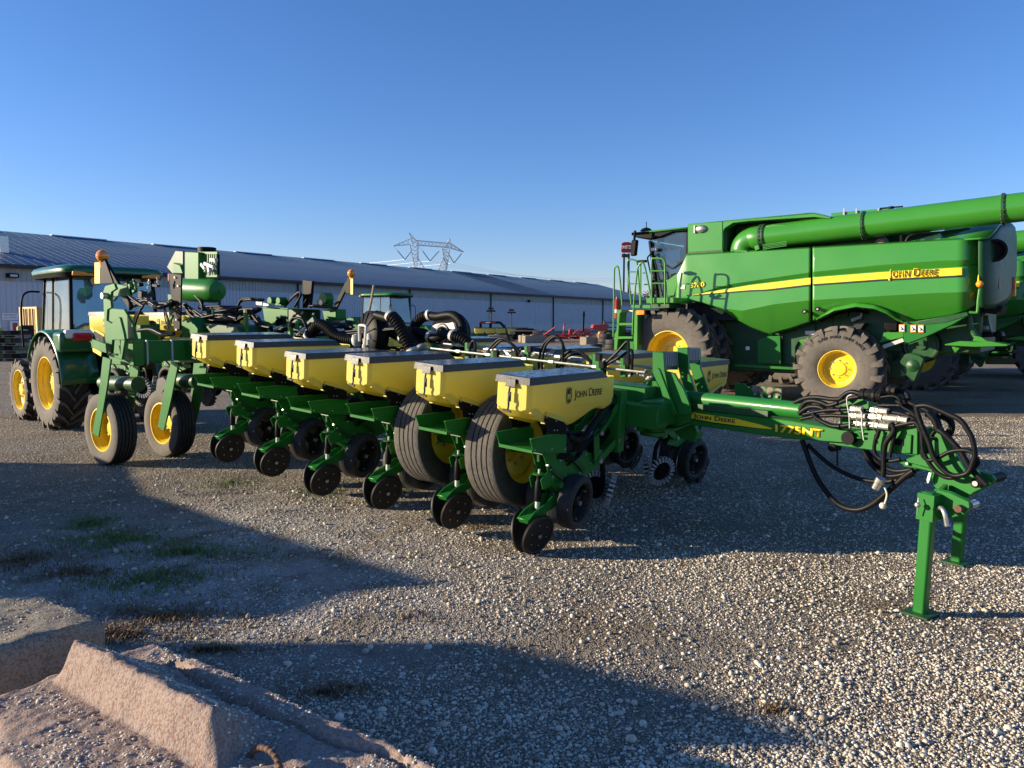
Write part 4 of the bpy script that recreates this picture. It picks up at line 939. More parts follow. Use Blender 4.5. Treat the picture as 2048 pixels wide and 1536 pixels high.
# hinge block
hc = Q(*q6(285, 640), y=-1.30)
m = M(); m.prism([Q(*q6(*a), z=hc.z+.115) for a in ((130, 525), (200, 495), (340, 500), (352, 540), (320, 556), (210, 545))], (0, 0, .018)); m.build('hinge_plate', 'green', planter, bev=.004)
m = M(); zb = Q(*q6(285, 770), y=-1.3).z
m.lathe([(0, .01), (0, .085), (.03, .085), (.035, .07), (hc.z+.115-zb, .07)], (hc.x, hc.y, zb), (0, 0, 1), 24)
for k in range(3): m.lathe([(.05+k*.025, .075), (.055+k*.025, .088), (.065+k*.025, .088), (.07+k*.025, .075)], (hc.x, hc.y, zb), (0, 0, 1), 24)
m.c = 1; m.cyl((hc.x, hc.y, hc.z+.13), (hc.x, hc.y, hc.z+.155), .045, 6); m.build('hinge_pin', ['green', 'zinc'], planter)
m = M(); a = Q(*q6(450, 650), y=-1.35); m.prism([Q(*q6(*p), z=a.z+.05) for p in ((330, 600), (590, 590), (600, 560), (420, 540))], (0, 0, -.02)); m.prism([Q(*q6(*p), z=a.z-.06) for p in ((330, 715), (440, 720), (600, 660), (560, 640), (380, 660))], (0, 0, -.02))
m.prism([Q(*q6(*p), y=-1.42) for p in ((345, 605), (572, 595), (575, 660), (440, 710), (345, 712))], (0, -.25, 0)); m.build('tower_base', 'green', planter, bev=.004)
plate([(130, 560), (165, 560), (165, 740), (130, 740)], -1.15, .1, q6, name='hinge_lug')
m = M(); m.beam((-.35, -1.17, .92), (-.35, -1.7, .92), .2, .2); m.beam((-.35, FY+1.2, .92), (-.35, -1.6, .92), .2, .2); m.beam((-.2, -1.5, .98), (6.2, -1.5, 1.35), .3, .26); m.build('centre_frame', 'green', planter, bev=.01)
plate([(440, 700), (600, 690), (625, 745), (600, 830), (500, 800), (450, 760)], -1.62, .05, q6, name='wing_lug')

TM = PM @ Matrix.Translation((-.45, -1.58, 0)) @ Matrix.Rotation(math.atan2(.55, -1.9), 4, 'Z')
TG = Fr(m=TM); TI = PM.inverted() @ TM            # tongue frame (x toward the hitch) -> planter frame
def T(u, v, y=-.11, x=None, z=None): return TI @ (TG.px(u, v, y=y) if x is None and z is None else TG.px(u, v, x=x, z=z))
def Tl(p): return TI @ V(p)
ty = (TI.to_3x3() @ V((0, 1, 0))); tx = (TI.to_3x3() @ V((1, 0, 0)))
def tplate(pts, y, t, name, mt='green', bev=.004, qq=lambda a, b: (a, b)):
    m = M(); m.prism([T(*qq(*a), y=y) for a in pts], ty*t); return m.build(name, mt, planter, bev=bev)
tplate([(1360, 816), (1580, 841), (1694, 860), (1700, 868), (1691, 887), (1580, 878), (1380, 850), (1360, 846)], -.11, .22, 'tongue_beam', bev=.008)
tplate([(1660, 862), (1840, 857), (1840, 914), (1658, 889)], -.085, .17, 'tongue_extension', bev=.006)
def q7(a, b): return (1580+a/3.073, 740+b/3.073)
m = M(); a = T(1362, 795, y=-.02); b = T(1612, 822, y=-.02); m.cyl(a, b, .062, 24); m.c = 1; m.cyl(b, b+(b-a).normalized()*.10, .022, 12); m.build('tongue_cylinder', ['green', 'steel'], planter)
m = M(); a = T(1385, 812, y=-.09); b = T(1540, 828, y=-.09); m.beam(a, b, .05, .05)
for i in range(4): c = a.lerp(b, .15+i*.25); m.box(c+V((0, 0, -.02)), (.03, .02, .06))
m.build('line_tray', 'green_dark', planter, bev=.003)
def tdecal():
    m = M(); y = -.1125; m.prism([T(*q6(*a), y=y) for a in ((585, 585), (935, 635), (1120, 680), (1215, 708), (1230, 716), (1225, 721), (1100, 710), (930, 688), (760, 665), (570, 632))], ty*(-.002)); m.c = 1
    m.prism([T(*q6(*a), y=y+.001) for a in ((570, 632), (760, 665), (930, 688), (1100, 710), (1230, 722), (1100, 717), (760, 675), (570, 642))], ty*(-.002))
    m.build('tongue_decal', ['decal_yellow', 'decal_black'], planter)
    a = T(*q6(594, 630), y=-.116); b = T(*q6(932, 672), y=-.116); d = b-a; up = ty.cross(d.normalized()); up = up if up.z > 0 else -up
    text('John Deere', 'decal_black', planter, a, d, up, (T(*q6(600, 592), y=-.116)-a).length*.92, d.length, smallcaps=True, off=.002, bold=.01)
    a = T(*q6(1255, 738), y=-.1125); b = T(*q6(1645, 785), y=-.1125); d = b-a; h = (T(*q6(1255, 680), y=-.1125)-a).length
    text('1775NT', 'decal_black', planter, a-d.normalized()*.003, d, up, h*1.04, d.length*1.01, off=.001, bold=.075); text('1775NT', 'decal_yellow', planter, a, d, up, h, d.length, off=.003, bold=.045)
tdecal()
# hitch head, clevis and links
tplate([(1804, 921), (1840, 908), (1868, 908), (1868, 855), (1880, 852), (1934, 948), (1953, 941), (1983, 950), (1990, 960), (1984, 969), (1948, 985), (1930, 1000), (1905, 985), (1880, 990), (1866, 970), (1860, 942), (1806, 933)], -.10, .035, 'hitch_plate', bev=.005)
tplate([(1840, 905), (1868, 852), (1880, 852), (1934, 948), (1975, 950), (1985, 966), (1930, 1000), (1866, 970)], .09, .035, 'hitch_plate', bev=.005)
tplate([(1853, 915), (1872, 860), (1922, 946), (1930, 990), (1876, 975)], -.03, .06, 'hitch_web', bev=.004)
m = M(); m.prism([T(1800, 921, y=-.12), T(1866, 938, y=-.12), T(1866, 938, y=-.12)+ty*.24, T(1800, 921, y=-.12)+ty*.24], (0, 0, -.02)); m.prism([T(1868, 978, y=-.14), T(1908, 984, y=-.14), T(1908, 984, y=-.14)+ty*.26, T(1868, 978, y=-.14)+ty*.26], (0, 0, -.012)); m.c = 1
c = T(1815, 927, y=-.13); m.cyl(c, c-ty*.012, .012, 8); m.build('pivot_plate', ['green', 'zinc'], planter, bev=.003)
m = M(); c = T(1951, 967, y=-.15); m.cyl(c, c+ty*.36, .028, 14); m.c = 1; m.cyl(c-ty*.01, c, .016, 8); m.build('hitch_pin', ['black', 'zinc'], planter)
m = M(); a, b = T(1862, 945, y=-.13), T(1857, 962, y=-.13); m.beam(a, b, .022, .018); m.beam(b, T(1856, 966, y=-.13), .012, .012); m.build('latch_tab', 'white', planter, bev=.002)
# parking stands
def stand(dy, legpx, name='parking_stand'):
    st = empty(name, Matrix(), planter)
    (u0, v0, u1, v1, yy) = legpx
    a = T(u0, v0, y=yy); foot = V((a.x, a.y, 0)); ft = T(u1, v1, y=yy); foot = V((ft.x, ft.y, -.02)); top = V((a.x, a.y, a.z))
    rt = TI.to_3x3().to_4x4()
    m = M(); m.beam(foot+V((0, 0, .02)), top, .068, .068, up=ty)
    m.build('leg', 'green', st, bev=.012, seg=2)
    m = M(); R3 = TI.to_3x3(); m.box(foot+V((0, 0, .022)), (.15, .16, .012), R3); m.build('foot_plate', 'green_dark', st, bev=.002)
    return st, foot, top
s1, f1, t1 = stand(-1, (1860, 984, 1841, 1219, -.56))
s2, f2, t2 = stand(1, (1928, 960, 1914, 1122, .60))
def rel(p): return p
m = M(); ax_ = (t1-f1).normalized(); zt = T(1854, 1012, y=-.56).z; zc = f1+ax_*((zt-f1.z)/ax_.z)
m.beam(zc-ax_*.075, zc+ax_*.075, .092, .092, up=ty); m.c = 1; hose(m, [T(1837, 996, y=-.63), T(1836, 1008, y=-.64), T(1835, 1030, y=-.63)], .004, 6); m.sph(T(1835, 1010, y=-.65), .016, 8, 6)
m.c = 2; c = T(1855, 1016, y=-.635); m.cyl(c, c-ty*.002, .008, 10)
m.build('sleeve', ['green', 'zinc', 'black'], s1, bev=.008)
m = M(); m.prism([T(*a, y=-.52) for a in ((1870, 987), (1876, 980), (1900, 986), (1938, 1003), (1940, 1015), (1926, 1031), (1900, 1036), (1870, 1041))], ty*.02)
m.prism([T(*a, y=-.30) for a in ((1870, 987), (1876, 978), (1900, 983), (1938, 1000), (1940, 1012), (1926, 1028), (1870, 1035))], ty*.02); m.build('stand_bracket', 'green', s1, bev=.004)
m = M(); a = T(1915, 1018, y=-.56); m.cyl(a, a+ty*.14, .020, 14); m.c = 1; m.cyl(a+ty*.14, a+ty*.22, .022, 12); m.build('stand_pin', ['rust', 'steel'], s1)
m = M(); hose(m, [T(1872, 1017, y=-.56), T(1882, 1016, y=-.58), T(1889, 1026, y=-.60), T(1894, 1052, y=-.60)], .0125, 10); m.build('stand_handle', 'steel', s1)
m = M(); m.beam(V((t1.x, t1.y, t1.z-.10)), V((t2.x, t2.y, t2.z-.12)), .08, .08); m.beam(T(1890, 990, y=-.12), V((t1.x, t1.y, t1.z-.12)), .03, .14); m.build('stand_crossbar', 'green', planter, bev=.006)
# hose bundle over the tongue
def qA(a, b): return (1680+a/5.486, 760+b/5.486)
H_ = lambda pts, r, y=-.10, qq=qA, mt='hose', nm='hitch_hose': hose_build(pts, r, y, qq, mt, nm)
def hose_build(pts, r, y, qq, mt, nm):
    m = M(); p = []
    for i, a in enumerate(pts): p.append(T(*qq(a[0], a[1]), y=(a[2] if len(a) > 2 else y)))
    hose(m, p, r, 10, 7); return m.build(nm, mt, planter, sharp=60)
for pts, r, y in (([(0, 330), (120, 325), (350, 340), (540, 350), (700, 380), (830, 440)], .013, -.12), ([(0, 395), (340, 405), (560, 425), (820, 455), (860, 480)], .014, -.13), ([(0, 510), (150, 490), (330, 495), (560, 510), (680, 490), (830, 470), (880, 560)], .015, -.14),
                  ([(830, 260), (860, 400), (930, 580), (980, 700), (1030, 850), (1130, 980), (1250, 1050), (1400, 1020), (1460, 900), (1480, 820), (1465, 700), (1430, 600), (1330, 450), (1200, 380), (1090, 330), (950, 280), (830, 290)], .016, -.20),
                  ([(900, 610), (910, 760), (960, 880), (1050, 1000), (1170, 1070), (1300, 1060), (1420, 1000), (1500, 930), (1510, 880), (1440, 790), (1330, 770), (1200, 790), (1080, 850), (980, 880), (910, 830), (905, 760)], .013, -.17),
                  ([(960, 360), (1040, 450), (1070, 540), (1130, 580), (1250, 700), (1330, 800), (1400, 930), (1460, 1000), (1560, 1100), (1610, 1150)], .019, -.16), ([(1000, 400), (1130, 380), (1220, 440), (1235, 540), (1180, 620), (1100, 560), (1040, 470)], .014, -.05), ([(940, 380), (1080, 400), (1190, 450), (1215, 520), (1150, 600)], .014, 0),
                  ([(0, 210), (70, 150), (140, 130), (220, 150)], .017, -.08), ([(0, 250), (90, 210), (160, 190), (230, 190)], .014, -.1), ([(620, 120), (700, 130), (750, 180), (740, 230)], .019, -.05), ([(450, 190), (560, 175), (640, 200), (680, 290), (780, 350), (860, 430)], .008, -.13), ([(480, 160), (600, 180), (730, 260), (830, 330)], .016, -.03),
                  ([(560, 470), (590, 560), (500, 700), (480, 860), (480, 960), (470, 1060)], .017, -.15), ([(610, 570), (570, 720), (545, 850)], .012, -.14), ([(400, 600), (375, 760), (420, 850), (540, 890), (660, 870)], .012, -.13), ([(430, 550), (400, 640)], .014, -.13),
                  ([(-400, 380), (-260, 350), (-120, 330), (0, 330)], .013, -.13), ([(-430, 430), (-280, 400), (-100, 390), (0, 395)], .013, -.12), ([(-440, 330), (-380, 250), (-300, 230), (-200, 250), (-120, 280), (-20, 250)], .017, -.1), ([(-300, 370), (-240, 430), (-100, 500), (0, 510)], .016, -.15), ([(-500, 250), (-380, 200), (-250, 190), (-100, 210), (0, 210)], .016, -.05),
                  ([(620, 230), (720, 300), (800, 380), (870, 470), (900, 610)], .014, -.1), ([(700, 220), (850, 290), (960, 340), (1060, 420), (1110, 560)], .015, -.08), ([(1040, 560), (1000, 620), (1060, 650)], .012, -.1),
                  ([(-450, 370), (-340, 300), (-220, 300), (-150, 340), (-60, 330)], .018, -.12)):
    H_(pts, r, y)
for (a, b) in (((350, 330), (530, 350)), ((330, 400), (640, 430)), ((330, 490), (545, 515)), ((120, 320), (250, 325)), ((120, 395), (290, 400)), ((170, 480), (300, 490)), ((610, 425), (750, 445))):
    m = M(); p, q = T(*qA(*a), y=-.13), T(*qA(*b), y=-.14); m.cyl(p, p.lerp(q, .45), .024, 6); m.cyl(p.lerp(q, .5), q, .022, 12); m.cyl(p.lerp(q, .2), p.lerp(q, .3), .028, 12); m.build('coupler', 'zinc', planter, sharp=25)
for (a, b, r) in (((230, 150), (340, 155), .034), ((340, 165), (470, 175), .040), ((530, 105), (620, 120), .032)):
    m = M(); p, q = T(*qA(*a), y=-.09), T(*qA(*b), y=-.09); m.cyl(p, q, r, 12); m.cyl(p.lerp(q, .3), p.lerp(q, .5), r*1.15, 12); m.build('electrical_connector', 'black', planter, sharp=30)
m = M(); m.prism([T(*qA(*a), y=-.06) for a in ((296, 120), (312, 110), (316, 560), (292, 560))], ty*.12); m.build('coupler_bracket', 'green', planter, bev=.003)
tplate([(0, 240), (120, 170), (240, 200), (340, 300), (440, 540), (0, 540)], -.02, .03, 'tongue_riser', qq=qA)
tplate([(470, 520), (850, 500), (850, 820), (470, 790)], -.098, .012, 'serial_plate', qq=qA)
m = M(); m.box(T(*qA(640, 680), y=-.103), (.06, .004, .04), TI.to_3x3()); m.build('data_plate', 'black', planter)
tplate([(720, 600), (785, 600), (775, 810), (710, 800)], -.112, .012, 'stiffener', qq=qA)
m = M(); a, b = T(*qA(450, 1080), y=-.15), T(*qA(390, 1190), y=-.15); m.cyl(a, a.lerp(b, .4), .030, 14); m.cyl(a.lerp(b, .45), b, .026, 14); m.build('dangling_coupler', 'steel', planter, sharp=25)
H_([(490, 1180), (515, 1260), (490, 1360)], .006, -.15, mt='cream', nm='dust_cap_strap'); m = M(); m.sph(T(*qA(470, 1380), y=-.15), .022, 12, 8); m.build('dust_cap', 'cream', planter)
H_([(130, 160), (85, 180), (75, 240), (100, 400), (105, 530)], .004, -.16, mt='light_grey', nm='cable_tie'); H_([(180, 300), (235, 350), (240, 500), (260, 660)], .004, -.16, mt='light_grey', nm='cable_tie')
# low hanging loops
for pts, r in (([(1500, 807), (1530, 1000), (1590, 1160), (1700, 1300), (1830, 1380), (1960, 1370)], .017),): pass
LP = lambda pts, r, y=-.05: H_(pts, r, y, qq=q7)
LP([(75, 430), (130, 580), (190, 700), (290, 820), (400, 860), (500, 830), (600, 750), (700, 660), (760, 620)], .019, -.08)
LP([(110, 460), (200, 545), (290, 610), (400, 660), (520, 685), (650, 680), (760, 640)], .015, -.05)
LP([(450, 490), (510, 590), (600, 650), (700, 640), (790, 600)], .016, .0); LP([(475, 500), (540, 570), (640, 620), (760, 610)], .016, .03); LP([(470, 495), (560, 620), (640, 675), (720, 650), (790, 600)], .015, .05)
LP([(290, 480), (290, 590)], .006); m = M(); a = T(*q7(255, 478), y=-.1); m.cyl(a, a+ty*.08, .028, 12); m.build('sensor', 'black', planter)
m = M(); c = T(*qA(80, 640), y=-.14); m.cyl(c, c+ty*.06, .045, 16); m.build('tongue_roller', 'black', planter)
m = M(); c = T(*qA(240, 600), y=-.07); m.lathe([(-.02, .01), (-.02, .05), (-.012, .05), (-.008, .03), (.008, .03), (.012, .05), (.02, .05), (.02, .01)], c, (0, 0, 1), 20); m.build('pulley', 'green', planter)
# pierced bracket on the far side
def qC(a, b): return (1200+a/3.84, 400+b/3.84)
m = M(); p = [Q(*qC(*a), y=-2.7) for a in ((1030, 1410), (1105, 1410), (1140, 1445), (1160, 1425), (1290, 1435), (1395, 1450), (1390, 1536), (1040, 1510))]; m.prism(p, (0, -.02, 0)); m.c = 1
for a in ((1190, 1450), (1245, 1460), (1305, 1465), (1365, 1475)): c = Q(*qC(*a), y=-2.699); m.cyl(c, c+V((0, -.002, 0)), .034, 14)
m.c = 2
for a in ((1190, 1490), (1242, 1497), (1300, 1505), (1355, 1510)): c = Q(*qC(*a), y=-2.685); m.cyl(c, c+V((0, -.03, 0)), .014, 10)
m.build('pierced_bracket', ['green', 'wood', 'zinc'], planter)

# ---- rear section
def hp(pts, y, qq): return [Q(*qq(*a), y=y) for a in pts]
def pplate(pts, y, t, name, mt='green', qq=q8): m = M(); m.prism(hp(pts, y, qq), (0, -t, 0)); return m.build(name, mt, planter, bev=.005)
pplate([(220, 500), (240, 440), (325, 415), (345, 470), (300, 500), (290, 560), (300, 650), (262, 670), (255, 770), (300, 800), (380, 740), (420, 900), (430, 960), (390, 960), (310, 960), (300, 1090), (262, 1110), (235, 900)], .27, .03, 'upright_plate')
pplate([(300, 1090), (390, 1092), (390, 960), (430, 960), (400, 1150), (262, 1112)], .27, .03, 'upright_plate')
pplate([(240, 440), (325, 415), (450, 440), (470, 540), (330, 540), (290, 520)], .16, .02, 'upright_plate')
pplate([(255, 680), (290, 655), (420, 665), (500, 800), (540, 960), (540, 1100), (430, 1180), (400, 1150), (430, 960), (380, 740), (345, 800), (262, 780)], .10, .03, 'upright_plate', 'green')
pplate([(110, 950), (245, 995), (255, 1090), (130, 1035)], .35, .02, 'fender_plate'); pplate([(118, 1035), (205, 1075), (200, 1120), (122, 1072)], .36, .01, 'reflector', 'decal_yellow')
m = M(); c = Q(*q8(208, 535), y=.33); m.cyl(c, c+V((0, -.06, 0)), .035, 12); m.build('plate_bolt', 'zinc', planter)
for (pts, y) in (([(630, 840), (680, 855), (660, 1010), (605, 1335), (565, 1310), (600, 1120)], .29), ([(1050, 870), (1095, 880), (1050, 1110), (1005, 1300), (968, 1270), (1010, 1020)], -.42)):
    pplate(pts, y, .02, 'wheel_fork', qq=q1)
    pplate([(a+190, b+20) if False else (a+175, b+25) for a, b in pts], y-.33, .02, 'wheel_fork', qq=q1)
m = M(); a = Q(*q8(235, 1170), y=.215); b = Q(*q8(245, 1280), y=.215); m.beam(a, b, .05, .02, up=(0, 1, 0)); m.build('fork_tab', 'light_grey', planter, bev=.003)
for (a, b, y0, y1) in (((640, 1000), (850, 1010), .1, .1), ((1060, 985), (1215, 990), -.6, -.6)):
    m = M(); m.cyl(Q(*q1(*a), y=y0), Q(*q1(*b), y=y1), .085, 20); m.build('fork_tube', 'green_dark', planter)
zb = 1.32
m = M(); m.beam((5.6, .06, zb), (5.6, -3.5, zb), .22, .24); m.build('rear_toolbar', 'green', planter, bev=.01)
m = M(); m.beam((6.5, -1.3, zb), (6.5, -3.7, zb), .18, .18); m.build('rear_toolbar', 'green', planter, bev=.01)
for y in (.1, -.62, -2.4, -3.3):
    m = M(); m.beam((5.3, y, zb), (5.85 if y > -1 else 6.7, y, zb), .12, .3); m.build('frame_rail', 'green', planter, bev=.008)
for a in ((640, 960), (880, 960)):
    p = Q(*q8(*a), x=5.48); m = M(); m.beam(p+V((0, 0, -.28)), p+V((0, 0, 0)), .02, .02); m.build('u_bolt', 'galv', planter)
pplate([(880, 960), (930, 940), (1080, 950), (1110, 1000), (1080, 1100), (920, 1110), (880, 1060)], -.95, .10, 'pivot_casting'); m = M(); c = Q(*q8(980, 1035), y=-.94); m.cyl(c, c+V((0, .006, 0)), .055, 16); m.build('pivot_slot', 'interior', planter)
pplate([(970, 780), (1040, 740), (1130, 850), (1110, 1160), (1010, 1170), (980, 950)], -1.1, .25, 'centre_tower', 'green')
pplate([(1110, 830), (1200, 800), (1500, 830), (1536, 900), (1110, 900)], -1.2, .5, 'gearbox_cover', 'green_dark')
pplate([(1090, 1180), (1170, 1150), (1190, 1170), (1130, 1500), (1060, 1500)], -1.0, .05, 'wheel_fork')
# marker masts and beacons
def beacon(pole, yel, blk, bc, y, r):
    m = M(); m.beam(Q(*pole[0], y=y-.03), Q(*pole[1], y=y-.03), .035, .075, up=(1, 0, 0)); m.build('marker_arm', 'black', planter, bev=.004)
    m = M(); m.c = 0; m.prism([Q(*a, y=y) for a in blk], (0, -.02, 0)); m.c = 1; m.prism([Q(*a, y=y+.004) for a in yel], (0, -.004, 0)); m.build('marker_panel', ['black', 'decal_yellow'], planter, bev=.002)
    bn = empty('beacon', Matrix.Translation(Q(*bc, y=y-.03)), planter)
    m = M(); m.sph((0, 0, 0), r, 20, 12, (1, 1, 1.03)); m.build('lens', 'amber', bn); m = M(); m.sph((0, 0, 0), r*.5, 12, 8); m.lathe([(-r*1.9, r*.45), (-r*.8, r*.55)], (0, 0, 0), (0, 0, 1), 14); m.build('bulb_housing', 'orange', bn)
    m = M(); m.cyl((0, 0, -r*2.1), (0, 0, -r*1.1), r*.35, 12); m.build('stem', 'fascia', bn)
beacon(((208, 522), (263, 616)), ((189, 525), (200, 525), (200, 567), (189, 567)), ((189, 524), (211, 524), (226, 566), (189, 568)), (205, 512), .10, .072)
beacon(((696, 565), (668, 622)), ((701, 557), (706, 557), (706, 589), (701, 589)), ((706, 556), (694, 556), (690, 585), (706, 589)), (703, 547), -3.3, .062)
pplate([(850, 318), (972, 330), (962, 870), (900, 872), (875, 560)], -.62, .02, 'mast_plate', 'black'); pplate([(842, 320), (852, 322), (852, 395), (842, 392)], -.615, .01, 'reflector', 'red')
for a in ((915, 360), (930, 765), (930, 860), (945, 440)): m = M(); c = Q(*q8(*a), y=-.612); m.cyl(c, c+V((0, .012, 0)), .012, 8); m.build('plate_bolt', 'zinc', planter)
m = M(); m.prism([Q(*a, y=-3.1) for a in ((605, 560), (624, 562), (619, 616), (605, 616))], (0, -.05, 0)); m.build('mast_plate', 'black', planter, bev=.003)
pplate([(840, 520), (870, 520), (895, 560), (895, 700), (860, 840)], -.7, .02, 'tower_plate')
# valve box, tank and grille
def bx(pts, y, d, name, mt, qq=q8): m = M(); m.prism(hp(pts, y, qq), (0, -d, 0)); return m.build(name, mt, planter, bev=.01)
bx([(1003, 110), (1138, 115), (1138, 402), (1003, 398)], -1.2, .16, 'control_cabinet', 'green')
m = M(); yy = -1.28
for k in range(9): a = Q(*q8(1150+k*20, 125), y=yy); b = Q(*q8(1150+k*20, 345), y=yy); m.beam(a, b, .018, .02)
a, b = Q(*q8(1142, 125), y=yy), Q(*q8(1325, 125), y=yy); m.beam(a, b, .03, .03); a, b = Q(*q8(1142, 345), y=yy), Q(*q8(1325, 345), y=yy); m.beam(a, b, .03, .03); m.build('grille', 'green', planter)
bx([(1150, 130), (1255, 130), (1255, 350), (1150, 350)], -1.36, .14, 'compressor', 'black')
m = M(); a = Q(*q8(1218, 112), y=-1.4); m.lathe([(-.03, .02), (-.03, .12), (.05, .12), (.055, .11), (.06, .02)], a, (0, 0, 1), 20); m.build('air_cleaner', 'black', planter)
m = M(); a, b = Q(*q8(1010, 475), y=-1.25), Q(*q8(1330, 490), y=-1.25); d = (b-a).normalized(); L = (b-a).length; m.lathe([(0, .01), (.0, .10), (.04, .155), (L-.1, .155), (L-.02, .12), (L+.01, .01)], a, d, 28); m.build('air_tank', 'green', planter)
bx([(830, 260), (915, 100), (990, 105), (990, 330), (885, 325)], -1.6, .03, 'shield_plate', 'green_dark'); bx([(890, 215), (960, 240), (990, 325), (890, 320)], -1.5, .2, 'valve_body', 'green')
for (a, b) in (((1170, 230), (1210, 280)), ((1200, 225), (1290, 260)), ((1235, 235), (1250, 310)), ((1255, 190), (1310, 195))):
    m = M(); p, q = Q(*q8(*a), y=-1.2), Q(*q8(*b), y=-1.2); m.beam(p, q, .05, .045); m.cyl(q, q+V((0, .02, -.04)), .014, 8); m.build('valve', 'light_grey', planter, bev=.006)
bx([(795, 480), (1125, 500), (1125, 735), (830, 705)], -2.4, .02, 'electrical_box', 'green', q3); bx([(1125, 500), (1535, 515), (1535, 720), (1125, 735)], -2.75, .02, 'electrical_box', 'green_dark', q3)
m = M(); p = [Q(*q3(795, 480), y=-2.4), Q(*q3(1125, 500), y=-2.4), Q(*q3(1535, 515), y=-2.75), Q(*q3(1200, 495), y=-2.8)]; m.prism(p, (0, 0, .01)); m.build('box_lid', 'green', planter)
bx([(1235, 650), (1425, 650), (1425, 725), (1235, 725)], -2.7, .05, 'junction_box', 'cream', q3); bx([(710, 400), (795, 395), (795, 465), (710, 445)], -2.3, .1, 'junction_box', 'cream', q3); bx([(800, 418), (880, 430), (880, 468), (800, 465)], -2.3, .1, 'junction_box', 'galv', q3)
for (c, r) in (((1668, 365), .085), ((985, 395), .06), ((1095, 395), .055)):
    m = M(); p = Q(*q3(*c), y=-3.0); m.cyl(p, p+V((0, .14, 0)), r, 20); m.build('pivot_boss', 'green', planter, bev=.006)
m = M(); m.prism(hp([(1545, 440), (1545, 400), (1610, 330), (1720, 420), (1690, 480), (1600, 470)], -3.0, q3), (0, .08, 0)); m.build('pivot_arm', 'green', planter, bev=.005)
m = M(); p = Q(*q3(1565, 415), y=-2.88); m.cyl(p, p+V((0, .03, 0)), .04, 12); m.build('plate_bolt', 'zinc', planter)
m = M(); m.prism(hp([(960, 400), (1000, 420), (1090, 420), (1125, 400), (1110, 460), (980, 450)], -3.0, q3), (0, .1, 0)); m.build('pivot_yoke', 'green', planter, bev=.005)
bx([(1560, 510), (1740, 500), (1740, 640), (1600, 680)], -3.1, .2, 'fold_bracket', 'green', q3); bx([(1850, 620), (1960, 600), (1985, 690), (1850, 700)], -3.2, .3, 'fold_bracket', 'green', q3)
# hose looms: measured runs with slack between clips
rnd = random.Random(5)
looms = [([(480, 640), (600, 590), (760, 640), (890, 600)], q8, 7, -.55, .02, 34), ([(560, 870), (680, 860), (780, 900), (900, 900)], q8, 4, -.3, .02, 14), ([(990, 520), (1080, 510), (1160, 600), (1180, 680)], q8, 3, -1.1, .016, 20), ([(1000, 620), (1120, 720), (1300, 760), (1500, 760)], q8, 8, -1.3, .017, 45), ([(1150, 650), (1300, 660), (1536, 650)], q8, 5, -1.5, .018, 30),
         ([(600, 640), (540, 760), (520, 900)], q8, 4, -.35, .011, 25), ([(800, 640), (830, 760), (850, 850)], q8, 3, -.5, .009, 20), ([(330, 580), (420, 480), (480, 540), (600, 640)], q8, 4, -.2, .013, 30),
         ([(470, 520), (520, 400), (640, 370), (760, 385), (810, 380)], q3, 3, -1.8, .017, 12), ([(0, 560), (160, 590), (350, 540), (560, 560), (760, 500)], q3, 8, -1.8, .018, 55), ([(430, 680), (560, 590), (700, 620), (800, 720), (1000, 770), (1150, 740)], q3, 8, -1.6, .018, 35), ([(640, 550), (700, 600), (800, 700), (900, 740)], q3, 3, -1.5, .024, 12),
         ([(1130, 740), (1200, 620), (1300, 620), (1360, 720), (1400, 800)], q3, 3, -1.4, .013, 18), ([(1150, 740), (1250, 800), (1330, 850), (1400, 870)], q3, 5, -1.4, .016, 30), ([(1090, 470), (1150, 380), (1260, 290), (1285, 330), (1210, 470)], q3, 3, -2.9, .016, 14), ([(1400, 460), (1560, 465), (1740, 490)], q3, 4, -2.9, .018, 14), ([(1500, 700), (1700, 700), (1960, 720)], q3, 5, -2.2, .016, 45),
         ([(520, 1130), (700, 1160), (860, 1160)], q4, 4, -1.8, .012, 30), ([(420, 1400), (700, 1420), (1000, 1440)], q4, 4, -1.4, .012, 24), ([(0, 880), (50, 850), (250, 830), (520, 810)], lambda a, b: (560+a/2, 250+b/2), 2, -1.3, .012, 6)]
for pts, qq, k, y, r, jt in looms:
    for i in range(int(k*1.7)):
        yy = y-.16*rnd.random(); pp = []
        for j, (a, b) in enumerate(pts):
            s_ = .35 if j in (0, len(pts)-1) else 1; pp.append(Q(*qq(a+rnd.uniform(-jt, jt)*s_, b+rnd.uniform(-jt, jt)*s_), y=yy))
        m = M(); hose(m, pp, r*rnd.uniform(.75, 1.1), 8, 7); m.build('wire_loom', 'hose', planter, sharp=60)
for i in range(22):
    qq, (a, b), y = rnd.choice(((q8, (1150, 700), -1.2), (q3, (250, 600), -1.7), (q3, (1000, 760), -1.5), (q4, (700, 1180), -1.7), (q8, (620, 430), -.5), (q3, (1250, 780), -1.35), (q3, (1350, 560), -2.6)))
    p = Q(*qq(a+rnd.uniform(-150, 150), b+rnd.uniform(-40, 40)), y=y); d = V((rnd.uniform(-.05, .05), rnd.uniform(-.03, .03), rnd.uniform(-.05, .05))); m = M(); m.cyl(p-d, p+d, .012, 8); m.cyl(p, p+d*.5, .02, 6); m.build('fitting', rnd.choice(['zinc', 'light_grey', 'green']), planter)
